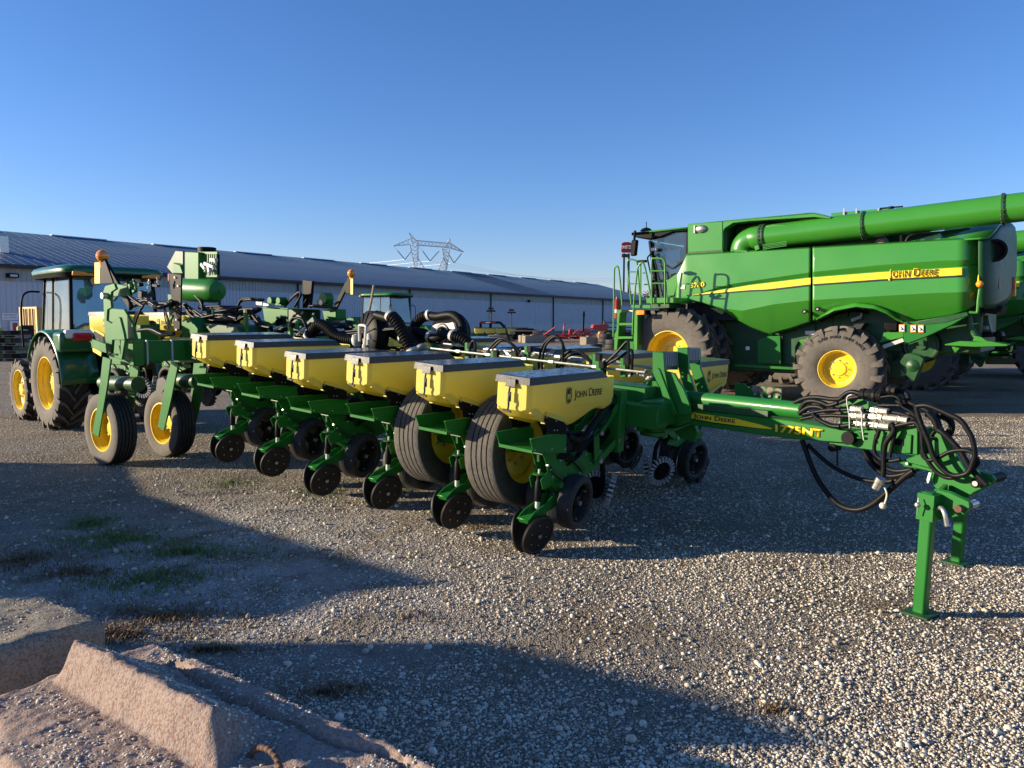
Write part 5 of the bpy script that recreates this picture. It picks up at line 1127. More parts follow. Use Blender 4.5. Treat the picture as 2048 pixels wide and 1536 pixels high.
for i in range(64):
    qq, (a, b), y, sx, sy = rnd.choice(((q8, (620, 860), -1.1, 260, 60), (q8, (1250, 720), -1.6, 260, 60), (q3, (300, 640), -1.9, 280, 60), (q3, (1050, 700), -1.7, 420, 60), (q3, (1700, 720), -2.4, 260, 60), (q8, (600, 480), -.9, 160, 60), (q8, (500, 1230), -1.0, 240, 100)))
    p = Q(*qq(a+rnd.uniform(-sx, sx), b+rnd.uniform(-sy, sy)), y=y-rnd.random()*.4); m = M(); m.box(p, (rnd.uniform(.03, .22), rnd.uniform(.03, .10), rnd.uniform(.03, .12)), Matrix.Rotation(rnd.uniform(-.6, .6), 3, 'Y')); m.build('mounting_bracket', rnd.choice(['green_dark', 'black', 'green', 'black', 'interior']), planter, bev=.004)
# row-unit wheels and pieces seen under the rear section
for (a, y) in (((590, 1480), -.9), ((1230, 1480), -1.4)):
    c = Q(*q8(*a), y=y); m = M(); m.lathe([(-.02, .02), (-.02, .15), (.02, .15), (.02, .02)], (0, 0, 0), (0, 1, .2), 20)
    for i in range(18): a_ = i*math.pi/9; d = V((math.cos(a_), 0, math.sin(a_))); m.beam(V((0, -.03, 0))+d*.15, V((0, .03, 0))+d*.15, .03, .03, up=d)
    o = m.build('gear_sprocket', 'rubber', planter); o.location = c
c0 = hp([(740, 1330), (790, 1310), (828, 1340), (822, 1420), (780, 1480), (740, 1536), (715, 1500)], -.45, q8); m = M(); m.prism(c0, (0, -.08, 0)); m.build('drive_cover', 'lid', planter, bev=.01)
for u_, m_ in (): pass

# ============================================================ COMBINE HARVESTER
CM = Matrix.Translation(V((3.32, 16.6, -.02))) @ Matrix.Rotation(R_(-38), 4, 'Z')
CF = Fr(m=CM)                       # x rearwards, y away from us, outer front tyre face at y = 0
comb = empty('combine_harvester', CM, None, 'large green combine harvester with a yellow stripe, long unloading auger and cab ladder', 'combine harvester', 'combine harvesters parked in a row')
YS = .55
YC = 2.25                           # centre line
def c4(a, b): return (1200+a/3.84, 400+b/3.84)
def c5(a, b): return (1600+a/3.84, 380+b/3.84)
def ck(a, b): return (1200+a/5.907, 440+b/5.907)
def cl(a, b): return (1750+a/6.4, 560+b/6.4)
def K(u, v, y=YS, x=None, z=None): return CF.px(u, v, y=y) if x is None and z is None else CF.px(u, v, x=x, z=z)
def cpl(pts, y, t, name, mt='green_combine', qq=lambda a, b: (a, b), bev=.006, par=None):
    m = M(); m.prism([K(*qq(*a), y=y) for a in pts], (0, t, 0)); return m.build(name, mt, par or comb, bev=bev)
# body panels: strips between measured style lines, each with its own slant
Lt = [(1351, 598), (1356, 548), (1374, 509), (1622, 495), (1881, 480), (1951, 477), (1975, 478)]
La = [(1351, 599), (1400, 585), (1460, 568), (1540, 556), (1622, 544), (1760, 530), (1881, 521), (1975, 519)]
Lb = [(1351, 600), (1382, 590), (1500, 570), (1622, 555), (1760, 544), (1881, 537), (1975, 531)]
Lc = [(1351, 600.5), (1400, 602), (1450, 617), (1485, 621), (1550, 608), (1622, 600), (1704, 595), (1860, 586), (1975, 582)]
Ld1 = [(1351, 601.5), (1400, 603), (1445, 618.5), (1476, 640), (1505, 656), (1538, 669.5), (1580, 658), (1621, 643)]
Ld2 = [(1625, 642), (1640, 635), (1668, 621), (1712, 613), (1750, 617), (1775, 627), (1795, 640), (1808, 643), (1850, 640), (1900, 631), (1930, 622), (1950, 610), (1975, 596)]
def yround(u):
    t = max(0, (u-1915)/60); return .55*t*t
def panel(u0, u1, Ld, name, n_=60):
    m = M(); rows = []
    for i in range(n_+1):
        u = u0+(u1-u0)*i/n_; yo = YS+yround(u)
        t, a, b, c, d = (interp(l, u) for l in (Lt, La, Lb, Lc, Ld)); a = max(a, t+.3); b = max(b, a+.3); c = max(c, b+.3); d = max(d, c+.3)
        t_ = t+(a-t)*.5
        r = [K(u, t, y=yo+.10), K(u, t+min(3, (a-t)*.2), y=yo+.045), K(u, t_, y=yo+.012), K(u, a, y=yo), K(u, a+(b-a)*.5, y=yo+.030), K(u, b-.4, y=yo+.062), K(u, b, y=yo-.0), K(u, b+(c-b)*.5, y=yo-.022), K(u, c, y=yo-.04)]
        dp = (d-c)/75
        r += [K(u, c+(d-c)*.5, y=yo-.03+.19*dp), K(u, c+(d-c)*.93, y=yo-.02+.42*dp), K(u, d, y=yo+.04+.46*dp)]
        rows.append(r)
    m.grid(rows); return m.build(name, 'green_combine', comb, solid=.03, sharp=22)
panel(1351.5, 1621, Ld1, 'front_side_panel'); panel(1625.5, 1966, Ld2, 'rear_side_panel', 90)
# wheel arch lip
m = M(); rows = []
for i in range(40):
    u = 1632+(1806-1632)*i/39; d = interp(Ld2, u); w_ = 9*math.sin(math.pi*i/39)**.6
    rows.append([K(u, d-w_, y=YS+.02), K(u, d-w_*.45, y=YS-.045), K(u, d+.3, y=YS-.075), K(u, d+2.0, y=YS-.05)])
m.grid(rows); m.build('arch_lip', 'green_combine', comb, solid=.01, sharp=60)
m = M(); pts = [K(u, interp(Ld2, u)+1, y=YS+.04) for u in range(1638, 1800, 6)]
rows = [[p, p+V((0, .45, .02))] for p in pts]; m.grid(rows); m.build('wheel_arch', 'green_dark', comb, solid=.02)
# yellow stripe with black underline, following the panel surface
def stripe(u0, u1, name):
    m = M(); ra = []; rb = []
    for i in range(50):
        u = u0+(u1-u0)*i/49; b = interp(Lb, u); th = min(1, max(.05, (u-1382)/150))*(11+(u-1382)*.008); yo = YS+yround(u)-.036
        ra.append([K(u, b+.5, y=yo), K(u, b+.5+th, y=yo-.010)]); rb.append([K(u, b+.5+th, y=yo-.010), K(u, b+1.3+th*1.16, y=yo-.012)])
    m.grid(ra); m.c = 1; m.grid(rb); m.build(name, ['decal_yellow', 'decal_black'], comb)
stripe(1384, 1621, 'stripe'); stripe(1626, 1924, 'stripe')
a = K(1778, 554, y=YS-.062); b = K(1874, 550, y=YS-.062); text('John Deere', 'decal_yellow', comb, a-V((.012, 0, .012)), b-a, (0, 0, 1), .150, (b-a).length+.024, smallcaps=True, off=-.004, bold=.035)
text('John Deere', 'decal_black', comb, a, b-a, (0, 0, 1), .13, (b-a).length, smallcaps=True, off=.004, bold=-.012)
a = K(1381, 576, y=YS-.03); b = K(1409, 573, y=YS-.03); text('S780', 'decal_yellow', comb, a, b-a, (0, 0, 1), .105, (b-a).length, off=0, bold=.03)
cpl([(635+0, 652), (655, 650), (652, 685), (612, 682)], YS-.02, .006, 'model_badge', 'light_grey', c4, .002)
for a in ((1573, 857), (1673, 838)):
    p = K(*c4(*a), y=YS+.02); m = M(); m.cyl(p, p-V((0, .03, 0)), .045, 16); m.c = 1; m.cyl(p-V((0, .031, 0)), p-V((0, .034, 0)), .02, 10); m.build('panel_latch', ['black', 'zinc'], comb)
# tank front box, recess, lip
cpl([(1375, 447.5), (1446, 441.5), (1446, 504), (1375, 509)], YS+.12, 1.0, 'tank_front_box', 'green_combine', bev=.02)
cpl([(1375, 504), (1446, 500), (1446, 506), (1375, 510)], YS+.10, .5, 'belt_line', 'green_dark')
m = M(); p = K(*c4(775, 222), y=YS+.10); m.sph(p, .085, 16, 10, (1.5, .6, 1)); m.c = 1; m.box(p+V((-.14, 0, 0)), (.03, .06, .16)); m.build('side_work_light', ['steel', 'light_grey'], comb)
lip = [(1446, 441), (1480, 438.5), (1622, 425), (1630, 425), (1662, 433), (1660, 438), (1628, 434), (1500, 442), (1466, 446), (1450, 456), (1446, 462)]
cpl(lip, YS+.12, .25, 'tank_lip', bev=.008)
m = M(); a, b, c, d = K(1446, 441, y=YS+.12), K(1625, 425, y=YS+.12), K(1625, 425, y=YS+.12)+V((0, 2.9, .0)), K(1446, 441, y=YS+.12)+V((0, 2.9, 0))
m.prism([a, b, c, d], (0, 0, -.03)); m.prism([b, K(1662, 433, y=YS+.12), K(1662, 433, y=YS+.12)+V((0, 2.9, 0)), c], (0, 0, -.03)); m.build('tank_cover', 'green_combine', comb, bev=.005)
x0, x1, x2 = K(1375, 500).x, K(1446, 500).x, K(1990, 500, y=YS+.4).x
zt = K(1446, 441, y=YS+.12).z; zp = K(1622, 495).z
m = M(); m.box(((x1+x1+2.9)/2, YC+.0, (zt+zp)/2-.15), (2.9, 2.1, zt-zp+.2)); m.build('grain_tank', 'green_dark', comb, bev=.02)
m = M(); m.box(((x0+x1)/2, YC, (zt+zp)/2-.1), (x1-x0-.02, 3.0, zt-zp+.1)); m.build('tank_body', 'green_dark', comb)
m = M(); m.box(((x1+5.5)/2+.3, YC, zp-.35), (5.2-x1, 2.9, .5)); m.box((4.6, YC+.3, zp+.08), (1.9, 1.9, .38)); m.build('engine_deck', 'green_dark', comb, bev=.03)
cpl([(1662, 426), (1780, 416), (1783, 424), (1700, 434), (1662, 434)], YS+.9, .04, 'engine_guard'); cpl([(1700, 432), (1790, 420), (1800, 421), (1795, 440), (1700, 445)], YS+1.0, 1.0, 'engine_hood', 'green_dark')
m = M(); m.cyl(K(1782, 421, y=YS+.9), K(1782, 413, y=YS+.9), .05, 10); m.cyl(K(1760, 417, y=YS+.9), K(1806, 413, y=YS+.9), .015, 6); m.build('engine_fitting', 'black', comb)
for u in (1688, 1713, 1757): m = M(); m.beam(K(u, 431, y=YS+.88), K(u, 417, y=YS+.88), .03, .03, up=(1, 0, 0)); m.build('guard_post', 'galv', comb)
cpl([(1800, 487), (1882, 466), (1882, 480), (1800, 488)], YS+.5, .03, 'rear_deck_cover'); cpl([(1882, 462), (1940, 455), (1940, 478), (1882, 480)], YS+.7, .6, 'exhaust_box', 'green_dark')
m = M(); m.beam(K(1802, 486, y=YS+.3), K(1802, 468, y=YS+.3), .04, .04); hose(m, [K(1812, 484, y=YS+.3), K(1818, 474, y=YS+.3), K(1835, 466, y=YS+.3), K(1860, 464, y=YS+.3)], .03, 8); m.build('auger_cradle', 'black', comb)
m = M(); p = K(1764, 486, y=YS+.5); m.sph(p, .12, 14, 8); m.build('air_intake', 'wood', comb)
# unloading auger
AY = YS+.28; m = M()
A0, A1, A2 = K(1525.5, 475, y=AY), K(2001, 420, y=AY+.05), K(2130, 404, y=AY+.06); r0, r1 = .247, .250
m.lathe([(0, r0), ((A2-A0).length, r1)], A0, (A2-A0), 40); m.build('auger_tube', 'green_combine', comb)
el = [A0, A0+(A0-A1).normalized()*.10]+[K(*c4(*a), y=AY+.02) for a in ((1170, 300), (1120, 330), (1095, 380))]; el += [el[-1]+V((0, 0, -.25))]
m = M(); m.tube(spline(el, 8), .245, 32); m.build('auger_elbow', 'green_combine', comb, sharp=50)
for u, rr in ((1525, r0), (1531, r0), (1728, .249), (2005, .250)):
    p = A0.lerp(A2, (K(u, 450, y=AY).x-A0.x)/(A2.x-A0.x)); d = (A2-A0).normalized(); m = M(); m.lathe([(-.02, rr-.01), (-.02, rr+.028), (.02, rr+.028), (.02, rr-.01)], p, d, 40); m.c = 1
    uu = d.orthogonal().normalized(); ww = d.cross(uu)
    for i in range(20): a_ = i*math.pi/10; q = p+(uu*math.cos(a_)+ww*math.sin(a_))*(rr+.016); m.cyl(q-d*.032, q+d*.032, .009, 6)
    m.build('auger_flange', ['green_dark', 'zinc'], comb, sharp=25)
cpl([(1325, 187), (1440, 190), (1440, 200), (1265, 208)], YS+.1, .03, 'auger_rib', qq=c4)
for k in range(4): m = M(); m.beam(K(*c4(1252, 345+k*11), y=YS-.0), K(*c4(1435, 318+k*11), y=YS-.0), .03, .012); m.build('auger_fin', 'green_combine', comb)
m = M(); m.beam(K(*c4(1010, 385), y=YS+.08), K(*c4(1140, 398), y=YS+.08), .1, .05); m.beam(K(*c4(1205, 350), y=YS+.06), K(*c4(1215, 385), y=YS+.06), .08, .10); m.build('auger_mount', 'green_combine', comb, bev=.01)
# rear hood
cols = [(1957, 477, 613, 0), (1967, 477, 616, .05), (1978, 475, 617.5, .16), (1990, 462, 617, .36), (2001, 448, 612, .70), (2012, 446, 606, 1.15), (2022, 447, 592, 1.65), (2029, 455, 570, 2.1), (2032, 475, 540, 2.35)]
m = M(); rows = []
for (u, t, b, dy) in cols:
    rows.append([K(u, t+(b-t)*k/14+(0 if k else 0), y=YS+yround(1957)*.3+dy+.06*math.sin(math.pi*k/14)*-1) for k in range(15)])
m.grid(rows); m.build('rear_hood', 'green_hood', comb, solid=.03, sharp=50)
m = M(); p = [K(u, t, y=YS+dy) for u, t, b, dy in cols]; q = [a+V((-.9, .35, .02)) for a in p]; m.grid([p, q]); m.build('hood_top', 'green_combine', comb, solid=.03)
m = M(); c = K(*c5(1495, 465), y=YS+.32); d = V((.45, -.9, 0)); m.lathe([(-.05, .01), (-.05, .20), (.03, .20), (.03, .15), (-.03, .14), (-.03, .01)], c, d, 28); m.build('exhaust_outlet', 'black', comb)
cpl([(1360, 700), (1368, 650), (1376, 650), (1376, 720)], YS+.0, .02, 'pole_tip', 'decal_yellow', c5)
m = M(); hose(m, [K(*c5(*a), y=YS-.05) for a in ((1298, 938), (1350, 942), (1362, 930), (1368, 850), (1380, 760))], .022, 8); m.build('light_bracket', 'green_combine', comb)
m = M(); m.sph(K(*c5(1380, 722), y=YS-.05), .06, 14, 8); m.build('turn_signal', 'orange', comb)
cpl([(1390, 740), (1436, 740), (1436, 776), (1390, 776)], YS+.20, .01, 'reflector', 'red', c5, .002); cpl([(1497, 764), (1526, 640), (1530, 764)], YS+.55, .01, 'slow_vehicle_triangle', 'red', c5, .002)
m = M(); c = K(*c5(1408, 852), y=YS+.18); m.lathe([(-.02, .01), (-.02, .075), (.02, .085), (.035, .08), (.04, .01)], c, (.6, -.8, 0), 20); m.build('tail_light', 'red_lens', comb)
m = M(); m.box(K(2024, 570, y=YS+1.9), (.12, .2, .30)); m.c = 1; m.box(K(2024, 585, y=YS+1.9), (.12, .2, .15)); m.build('tail_light', ['red_lens', 'orange'], comb, bev=.01)
# lower body and mechanism
m = M(); m.box((1.6, YC, 1.25), (5.6, 2.1, 1.3)); m.box((4.4, YC, 1.6), (2.6, 2.2, 1.0)); m.build('threshing_body', 'green_dark', comb, bev=.03)
cpl([(1205, 1075), (1260, 1050), (1385, 1035), (1390, 1262), (1210, 1255)], YS+.45, .06, 'access_door', 'green', c4, .012)
cpl([(1400, 1030), (1600, 945), (1650, 945), (1655, 1060), (1525, 1085), (1500, 1130), (1500, 1260), (1450, 1262), (1400, 1262)], YS+.6, .05, 'inner_panel', 'green_dark', c4)
m = M(); m.beam(K(*c4(1040, 1268), y=YS+.3), K(*c4(1520, 1295), y=YS+.3), .12, .05); m.build('frame_rail', 'green', comb)
cpl([(1525, 1082), (1655, 1052), (1655, 1090), (1590, 1150)], YS+.3, .03, 'support_web', 'green_combine', c4)
cpl([(1575, 1005), (1652, 1005), (1652, 1035), (1575, 1032)], YS+.58, .01, 'warning_decal', 'white', c4, .001); cpl([(1118, 1124), (1148, 1124), (1148, 1152), (1118, 1152)], YS+.4, .01, 'warning_decal', 'white', c4, .001)
# rear skirt wedge and warning labels
cpl([(795, 1015), (880, 1010), (1285, 935), (1290, 965), (1180, 1030), (985, 1120), (830, 1178), (795, 1165)], YS+.06, .2, 'rear_skirt', 'green', c5, .01)
cpl([(880, 1012), (1285, 940), (1290, 965), (1120, 1020), (950, 1035)], YS+.05, .02, 'rear_skirt_top', 'green_dark', c5)
for (a, b) in ((760, 1032), (848, 1035), (906, 1036)):
    cpl([(a, b), (a+44, b), (a+44, b+58), (a, b+58)], YS+.035, .006, 'warning_decal', 'orange', c5, .001); cpl([(a+3, b+7), (a+41, b+7), (a+41, b+52), (a+3, b+52)], YS+.031, .003, 'warning_decal', 'white', c5, .0005)
    m = M(); p0, p1, p2 = (K(*c5(a+x, b+y), y=YS+.027) for x, y in ((10, 18), (25, 32), (34, 44))); m.beam(p0, p1, .006, .03, up=(0, 1, 0)); m.beam(p1, p2, .006, .022, up=(0, 1, 0)); m.beam(K(*c5(a+14, b+44), y=YS+.027), p1, .006, .02, up=(0, 1, 0)); m.build('warning_symbol', 'decal_black', comb)
cpl([(640, 1020), (750, 1012), (748, 1085), (655, 1085)], YS+.5, .2, 'battery_box', 'black', c5, .02); cpl([(640, 1095), (795, 1090), (795, 1130), (605, 1175), (640, 1110)], YS+.35, .04, 'side_rail', 'green_combine', c5)
m = M(); m.beam(K(*c5(640, 1205), y=YS+.3), K(*c5(795, 1150), y=YS+.3), .05, .07); m.build('light_rail', 'light_grey', comb)
m = M(); c = K(*c5(933, 1190), y=YS+.5); m.lathe([(-.04, .01), (-.04, .09), (.0, .10), (0, .25), (-.04, .27), (-.04, .30), (.06, .30), (.06, .01)], c, (0, 1, 0), 32); m.build('belt_pulley', 'green_dark', comb, sharp=30)
m = M(); m.lathe([(-.06, .305), (-.06, .335), (.02, .335), (.02, .305), (-.06, .305)], c, (0, 1, 0), 32); m.build('drive_belt', 'black', comb)
cpl([(790, 1085), (1000, 1120), (1230, 1170), (1260, 1210), (1180, 1255), (950, 1330), (900, 1260), (700, 1330), (690, 1240)], YS+.65, .2, 'residue_chopper', 'green_dark', c5, .02); cpl([(1020, 1160), (1050, 1130), (1055, 1200), (1030, 1260), (990, 1290)], YS+.6, .02, 'guard_plate', 'green_combine', c5); cpl([(1165, 1205), (1245, 1200), (1190, 1252)], YS+.4, .02, 'guard_plate', 'green_combine', c5)
ch = [(765, 1330), (775, 1285), (810, 1260), (860, 1250), (920, 1265), (962, 1290), (945, 1340), (885, 1475), (862, 1470), (790, 1400)]
cpl(ch, YS+.25, .12, 'elevator_cover', 'green_dark', c5, .03); m = M(); c = K(*c5(865, 1350), y=YS+.24); m.lathe([(-.03, .005), (-.015, .09), (.01, .12)], c, (0, 1, 0), 24); m.build('cover_boss', 'green_dark', comb)
m = M(); p = [K(*c5(*a), y=YS+.1) for a in ((1110, 1185), (1230, 1160), (1330, 1165), (1440, 1160), (1600, 1185), (1590, 1200), (1340, 1205), (1110, 1192))]; m.prism(p, (0, .5, 0)); m.build('spreader_bar', 'green_combine', comb, bev=.02)
cpl([(1325, 1160), (1345, 1120), (1395, 1130), (1440, 1162)], YS+.3, .03, 'spreader_bracket', 'green_combine', c5); m = M(); hose(m, [K(*c5(*a), y=YS+.35) for a in ((1300, 960), (1305, 1040), (1335, 1100), (1360, 1140))], .05, 10); m.build('spreader_strut', 'green_dark', comb)
cpl([(1360, 1095), (1470, 1090), (1480, 1130), (1370, 1135)], YS+.7, .5, 'spreader_housing', 'black', c5, .03); cpl([(1480, 1090), (1545, 1085), (1560, 1135), (1490, 1135)], YS+.9, .5, 'spreader_housing', 'black', c5, .03)
cpl([(1380, 900), (1560, 890), (1530, 960), (1420, 945)], YS+.5, .8, 'rear_ladder_mount', 'black', c5); cpl([(1440, 960), (1470, 1090), (1380, 1095), (1370, 980)], YS+.9, .3, 'rear_frame', 'green_dark', c5)
for (a, b) in ((1390, 1045), (1425, 1045)): cpl([(a, b), (a+28, b), (a+28, b+26), (a, b+26)], YS+.88, .006, 'warning_decal', 'light_grey', c5, .001)
m = M(); hose(m, [K(*c5(*a), y=YS+.5) for a in ((160, 1010), (250, 960), (400, 925), (520, 945))], .03, 8); hose(m, [K(*c5(*a), y=YS+.6) for a in ((370, 970), (385, 930), (420, 915))], .02, 8); m.build('arch_hose', 'hose', comb)
m = M(); m.beam(K(*c5(395, 1002), y=YS+.5), K(*c5(470, 975), y=YS+.5), .05, .06); m.beam(K(*c5(470, 975), y=YS+.5), K(*c5(475, 930), y=YS+.5), .03, .03); m.build('steering_cylinder', 'light_grey', comb); cpl([(385, 1070), (420, 1030), (500, 1020), (460, 1080)], YS+.3, .5, 'step_box', 'interior', c5, .01)
m = M(); m.beam((3.4, YS+.3, .75), (3.4, 2*YC-YS-.3, .75), .25, .3); m.beam((0, .6, .95), (0, 2*YC-.6, .95), .4, .45); m.build('axle', 'green_dark', comb)
# wheels
dk = ('rubber_dusty', 'rubber', 'rubber_dusty')
fc = K(1333, 706, y=.0); xf = fc.x; zf = 1.0
wheel(comb, V((xf, .26, zf)), 1.01, .485, .52, lugs=20, lh=.075, lw=.085, sweep=.26, face=-1, dish=.30, hub=.17, bolts=10, mats=dk)
wheel(comb, V((xf, .98, zf)), 1.01, .485, .52, lugs=20, lh=.075, lw=.085, sweep=.26, face=-1, dish=.1, hub=.17, bolts=10, mats=dk)
wheel(comb, V((xf, 2*YC-.98, zf)), 1.01, .485, .52, lugs=20, lh=.075, lw=.085, sweep=.26, face=1, dish=.1, hub=.17, mats=dk); wheel(comb, V((xf, 2*YC-.26, zf)), 1.01, .485, .52, lugs=20, lh=.075, lw=.085, sweep=.26, face=1, dish=.1, hub=.17, mats=dk)
rc = K(1672, 745, y=.50); zr = .765; xr = rc.x
rk = dict(lugs=17, lh=.065, lw=.10, sweep=.30, face=-1, dish=.16, hub=.14, bolts=8, mats=('rubber_dusty', 'rubber', 'rubber_dusty'))
wheel(comb, V((xr, .50+.31, zr)), .84, .36, .62, **rk); rk['face'] = 1; wheel(comb, V((xr, 2*YC-.81, zr)), .84, .36, .62, **rk)
def arctext(s, c, r, a0, a1, y, h, mt='rubber'):
    g = M(); n_ = len(s)
    for i, ch_ in enumerate(s):
        if ch_ == ' ': continue
        a = a0+(a1-a0)*i/(n_-1); up = V((math.sin(a), 0, math.cos(a))); rt_ = V((math.cos(a), 0, -math.sin(a)))
        text(ch_, mt, comb, c+up*r-rt_*h*.35+V((0, y, 0)), rt_, up, h, h*.75, name='tyre_lettering', off=0, ext=.004, bold=.01)
arctext('SUPER POWER DRIVE RANCE', V((xr, .50, zr)), .60, R_(-33), R_(50), -.004, .055)
# cab
cy = YS+.55
gl = [(1299, 480), (1372, 455), (1374, 500), (1368, 520), (1352, 560), (1340, 583), (1313, 596)]
cpl([(1297, 482), (1304, 478), (1374, 458), (1374, 500), (1370, 520), (1357, 552), (1350, 595), (1314, 596)], cy, .012, 'side_window', 'glass_clear', bev=0)
m = M(); a, b = K(1298, 482, y=cy), K(1314, 597, y=cy); m.prism([a, b, b+V((0, 1.9, 0)), a+V((0, 1.9, 0))], (-.012, 0, 0)); m.build('windscreen', 'glass_clear', comb)
cpl([(1373, 456), (1378, 456), (1378, 505), (1366, 560), (1356, 598), (1350, 598), (1358, 552), (1371, 515)], cy-.02, .08, 'cab_post', 'black', bev=.01)
cpl([(1373, 456), (1378, 456), (1378, 505), (1366, 560), (1356, 598), (1350, 598), (1358, 552), (1371, 515)], cy+1.9, .08, 'cab_post', 'black', bev=.01)
m = M(); a, b = K(1300, 482, y=cy-.02), K(1315, 598, y=cy-.02); m.beam(a, b, .06, .08, up=(0, 1, 0)); m.beam(a+V((0, 1.92, 0)), b+V((0, 1.92, 0)), .06, .08, up=(0, 1, 0)); m.build('cab_post', 'black', comb, bev=.01)
rf = [(1262, 467), (1266, 464), (1300, 459.5), (1375, 453), (1375, 462), (1330, 475), (1300, 480), (1275, 475), (1263, 473)]
m = M(); m.prism([K(*a, y=cy-.12) for a in [(1263, 466.5), (1300, 461), (1375, 453.5), (1375, 457), (1300, 465), (1264, 470)]], (0, 2.2, 0)); m.build('cab_roof', 'green_combine', comb, bev=.02, seg=2)
m = M(); m.prism([K(*a, y=cy-.09) for a in [(1264, 469), (1300, 465), (1375, 457), (1375, 462), (1345, 464), (1320, 474), (1300, 478), (1276, 476), (1266, 473)]], (0, 2.1, 0)); m.build('roof_lining', 'black', comb, bev=.02)
a = K(1375, 600, y=cy).x; m = M(); m.box((a+.02, YC, 2.55), (.06, 1.9, 1.5)); m.build('cab_rear_wall', 'interior', comb)
m = M(); m.box(((K(1314, 597, y=cy).x+a)/2, YC, K(1314, 597, y=cy).z-.1), (a-K(1314, 597, y=cy).x, 2.0, .2)); m.build('cab_floor', 'interior', comb)
cx = K(1345, 560, y=YC).x; fz = K(1314, 597, y=cy).z
m = M(); m.box((cx+.1, YC, fz+.45), (.5, .5, .14)); m.box((cx+.36, YC, fz+.85), (.14, .5, .75)); m.box((cx+.38, YC, fz+1.32), (.1, .28, .2)); m.build('seat', 'interior', comb, bev=.04)
m = M(); hose(m, [(cx-.55, YC, fz), (cx-.5, YC, fz+.5), (cx-.38, YC, fz+.75)], .06, 10); m.lathe([(-.015, .17), (.0, .19), (.015, .17), (-.015, .17)], (cx-.36, YC, fz+.8), (.5, 0, .8), 24); m.box((cx-.36, YC, fz+.8), (.05, .36, .02)); m.build('steering_column', 'interior', comb)
m = M(); p = K(*ck(690, 280), y=cy+.3); m.sph(p, .05, 12, 8); m.build('dome_light', 'steel', comb)
# mirror, lights, aerial
m = M(); p = [K(*ck(*a), y=cy-.45) for a in ((368, 235), (432, 232), (412, 420), (355, 425))]; m.prism(p, (0, .12, 0)); m.build('mirror', 'black', comb, bev=.02)
m = M(); m.cyl(K(*ck(415, 125), y=cy-.4), K(*ck(405, 240), y=cy-.4), .03, 8); m.beam(K(*ck(375, 165), y=cy-.4), K(*ck(580, 150), y=cy-.15), .05, .06); m.build('mirror_arm', 'black', comb)
m = M(); m.cyl(K(*ck(548, 110), y=YC), K(*ck(548, 20), y=YC), .012, 6); m.lathe([(0, .16), (.06, .10), (.09, .01)], K(*ck(545, 130), y=YC), (0, 0, 1), 18); m.build('aerial', 'black', comb)
m = M(); m.box(K(*ck(640, 347), y=cy-.12), (.14, .08, .07)); m.build('side_light', 'white', comb, bev=.01)
m = M(); hose(m, [K(*ck(*a), y=cy-.14) for a in ((600, 640), (570, 500), (565, 440), (610, 400), (630, 420), (700, 700), (740, 900))], .018, 8); m.build('grab_rail', 'black', comb)
m = M(); hose(m, [K(*ck(*a), y=cy+.2) for a in ((700, 340), (860, 500))], .01, 6); hose(m, [K(*ck(*a), y=cy-.02) for a in ((770, 530), (850, 570), (930, 520), (1000, 470))], .02, 6); m.prism([K(*ck(*a), y=cy-.03) for a in ((890, 490), (980, 470), (975, 500), (910, 530))], (0, .05, 0)); m.build('wiper', 'interior', comb)
cpl([(780, 720), (960, 590), (880, 900), (790, 905)], cy-.1, .5, 'cab_side_cowl', 'green_combine', ck, .02); cpl([(820, 700), (830, 640), (890, 625), (900, 660), (850, 700)], cy-.05, .2, 'side_lamp', 'black', ck, .02)
# platform, ladder and railings
PY = YS-.75
def rl(pts, y, r=.020, name='handrail', mt='green_combine', qq=ck):
    m = M(); p = [K(*qq(*a[:2]), y=(a[2] if len(a) > 2 else y)) for a in pts]; m.tube(spline(p, 5), r, 8); return m.build(name, mt, comb, sharp=60)
rl([(158, 1380), (165, 900), (170, 590), (185, 555), (205, 550), (222, 590), (250, 850), (262, 1010)], PY+.1)
rl([(370, 1000), (330, 600), (325, 500), (350, 468), (400, 470), (435, 500), (450, 620), (470, 900), (475, 1010)], PY+.9); rl([(340, 612), (455, 612)], PY+.9, .015); rl([(350, 752), (460, 752)], PY+.9, .015)
rl([(385, 1360), (400, 1000), (440, 600), (470, 525), (495, 505), (530, 560), (590, 850), (605, 960)], PY+.0); rl([(480, 500), (480, 1000)], PY+.2, .018); rl([(505, 625), (545, 625)], PY+.15, .014); rl([(520, 762), (575, 762)], PY+.15, .014)
m = M(); m.box(K(*ck(498, 488), y=PY+.1), (.18, .12, .05)); m.build('rail_cap', 'black', comb)
rl([(612, 1000), (610, 500), (640, 455), (720, 455), (755, 480), (768, 560), (768, 1000)], PY-.1); rl([(612, 602), (765, 602)], PY-.1, .017); rl([(612, 748), (768, 748)], PY-.1, .017)
rl([(625, 725), (690, 740), (735, 715)], PY-.05, .03, 'handle_grip', 'black')
for (a, b, y, d) in (([(545, 920), (870, 915), (870, 980), (545, 985)], 0, PY-.05, .9), ([(365, 1005), (600, 1000), (600, 1050), (365, 1040)], 0, PY+.1, 1.2)):
    cpl(a, y, d, 'platform', 'green_combine', ck, .01)
cpl([(600, 990), (820, 985), (820, 1040), (600, 1050)], PY+.0, .8, 'platform_frame', 'green_dark', ck, .01)
cpl([(205, 1070), (240, 1060), (300, 1075), (300, 1500), (200, 1500)], PY+.35, .03, 'ladder_back', 'green', ck, .01); 
for a in (([(200, 1090), (225, 1060), (265, 1062), (235, 1110), (215, 1400), (200, 1536), (165, 1536), (170, 1350), (195, 1300)]), ([(385, 1070), (445, 1065), (440, 1536), (400, 1536)])): cpl(a, PY+.0, .30, 'ladder_rail', 'green_combine', ck, .008)
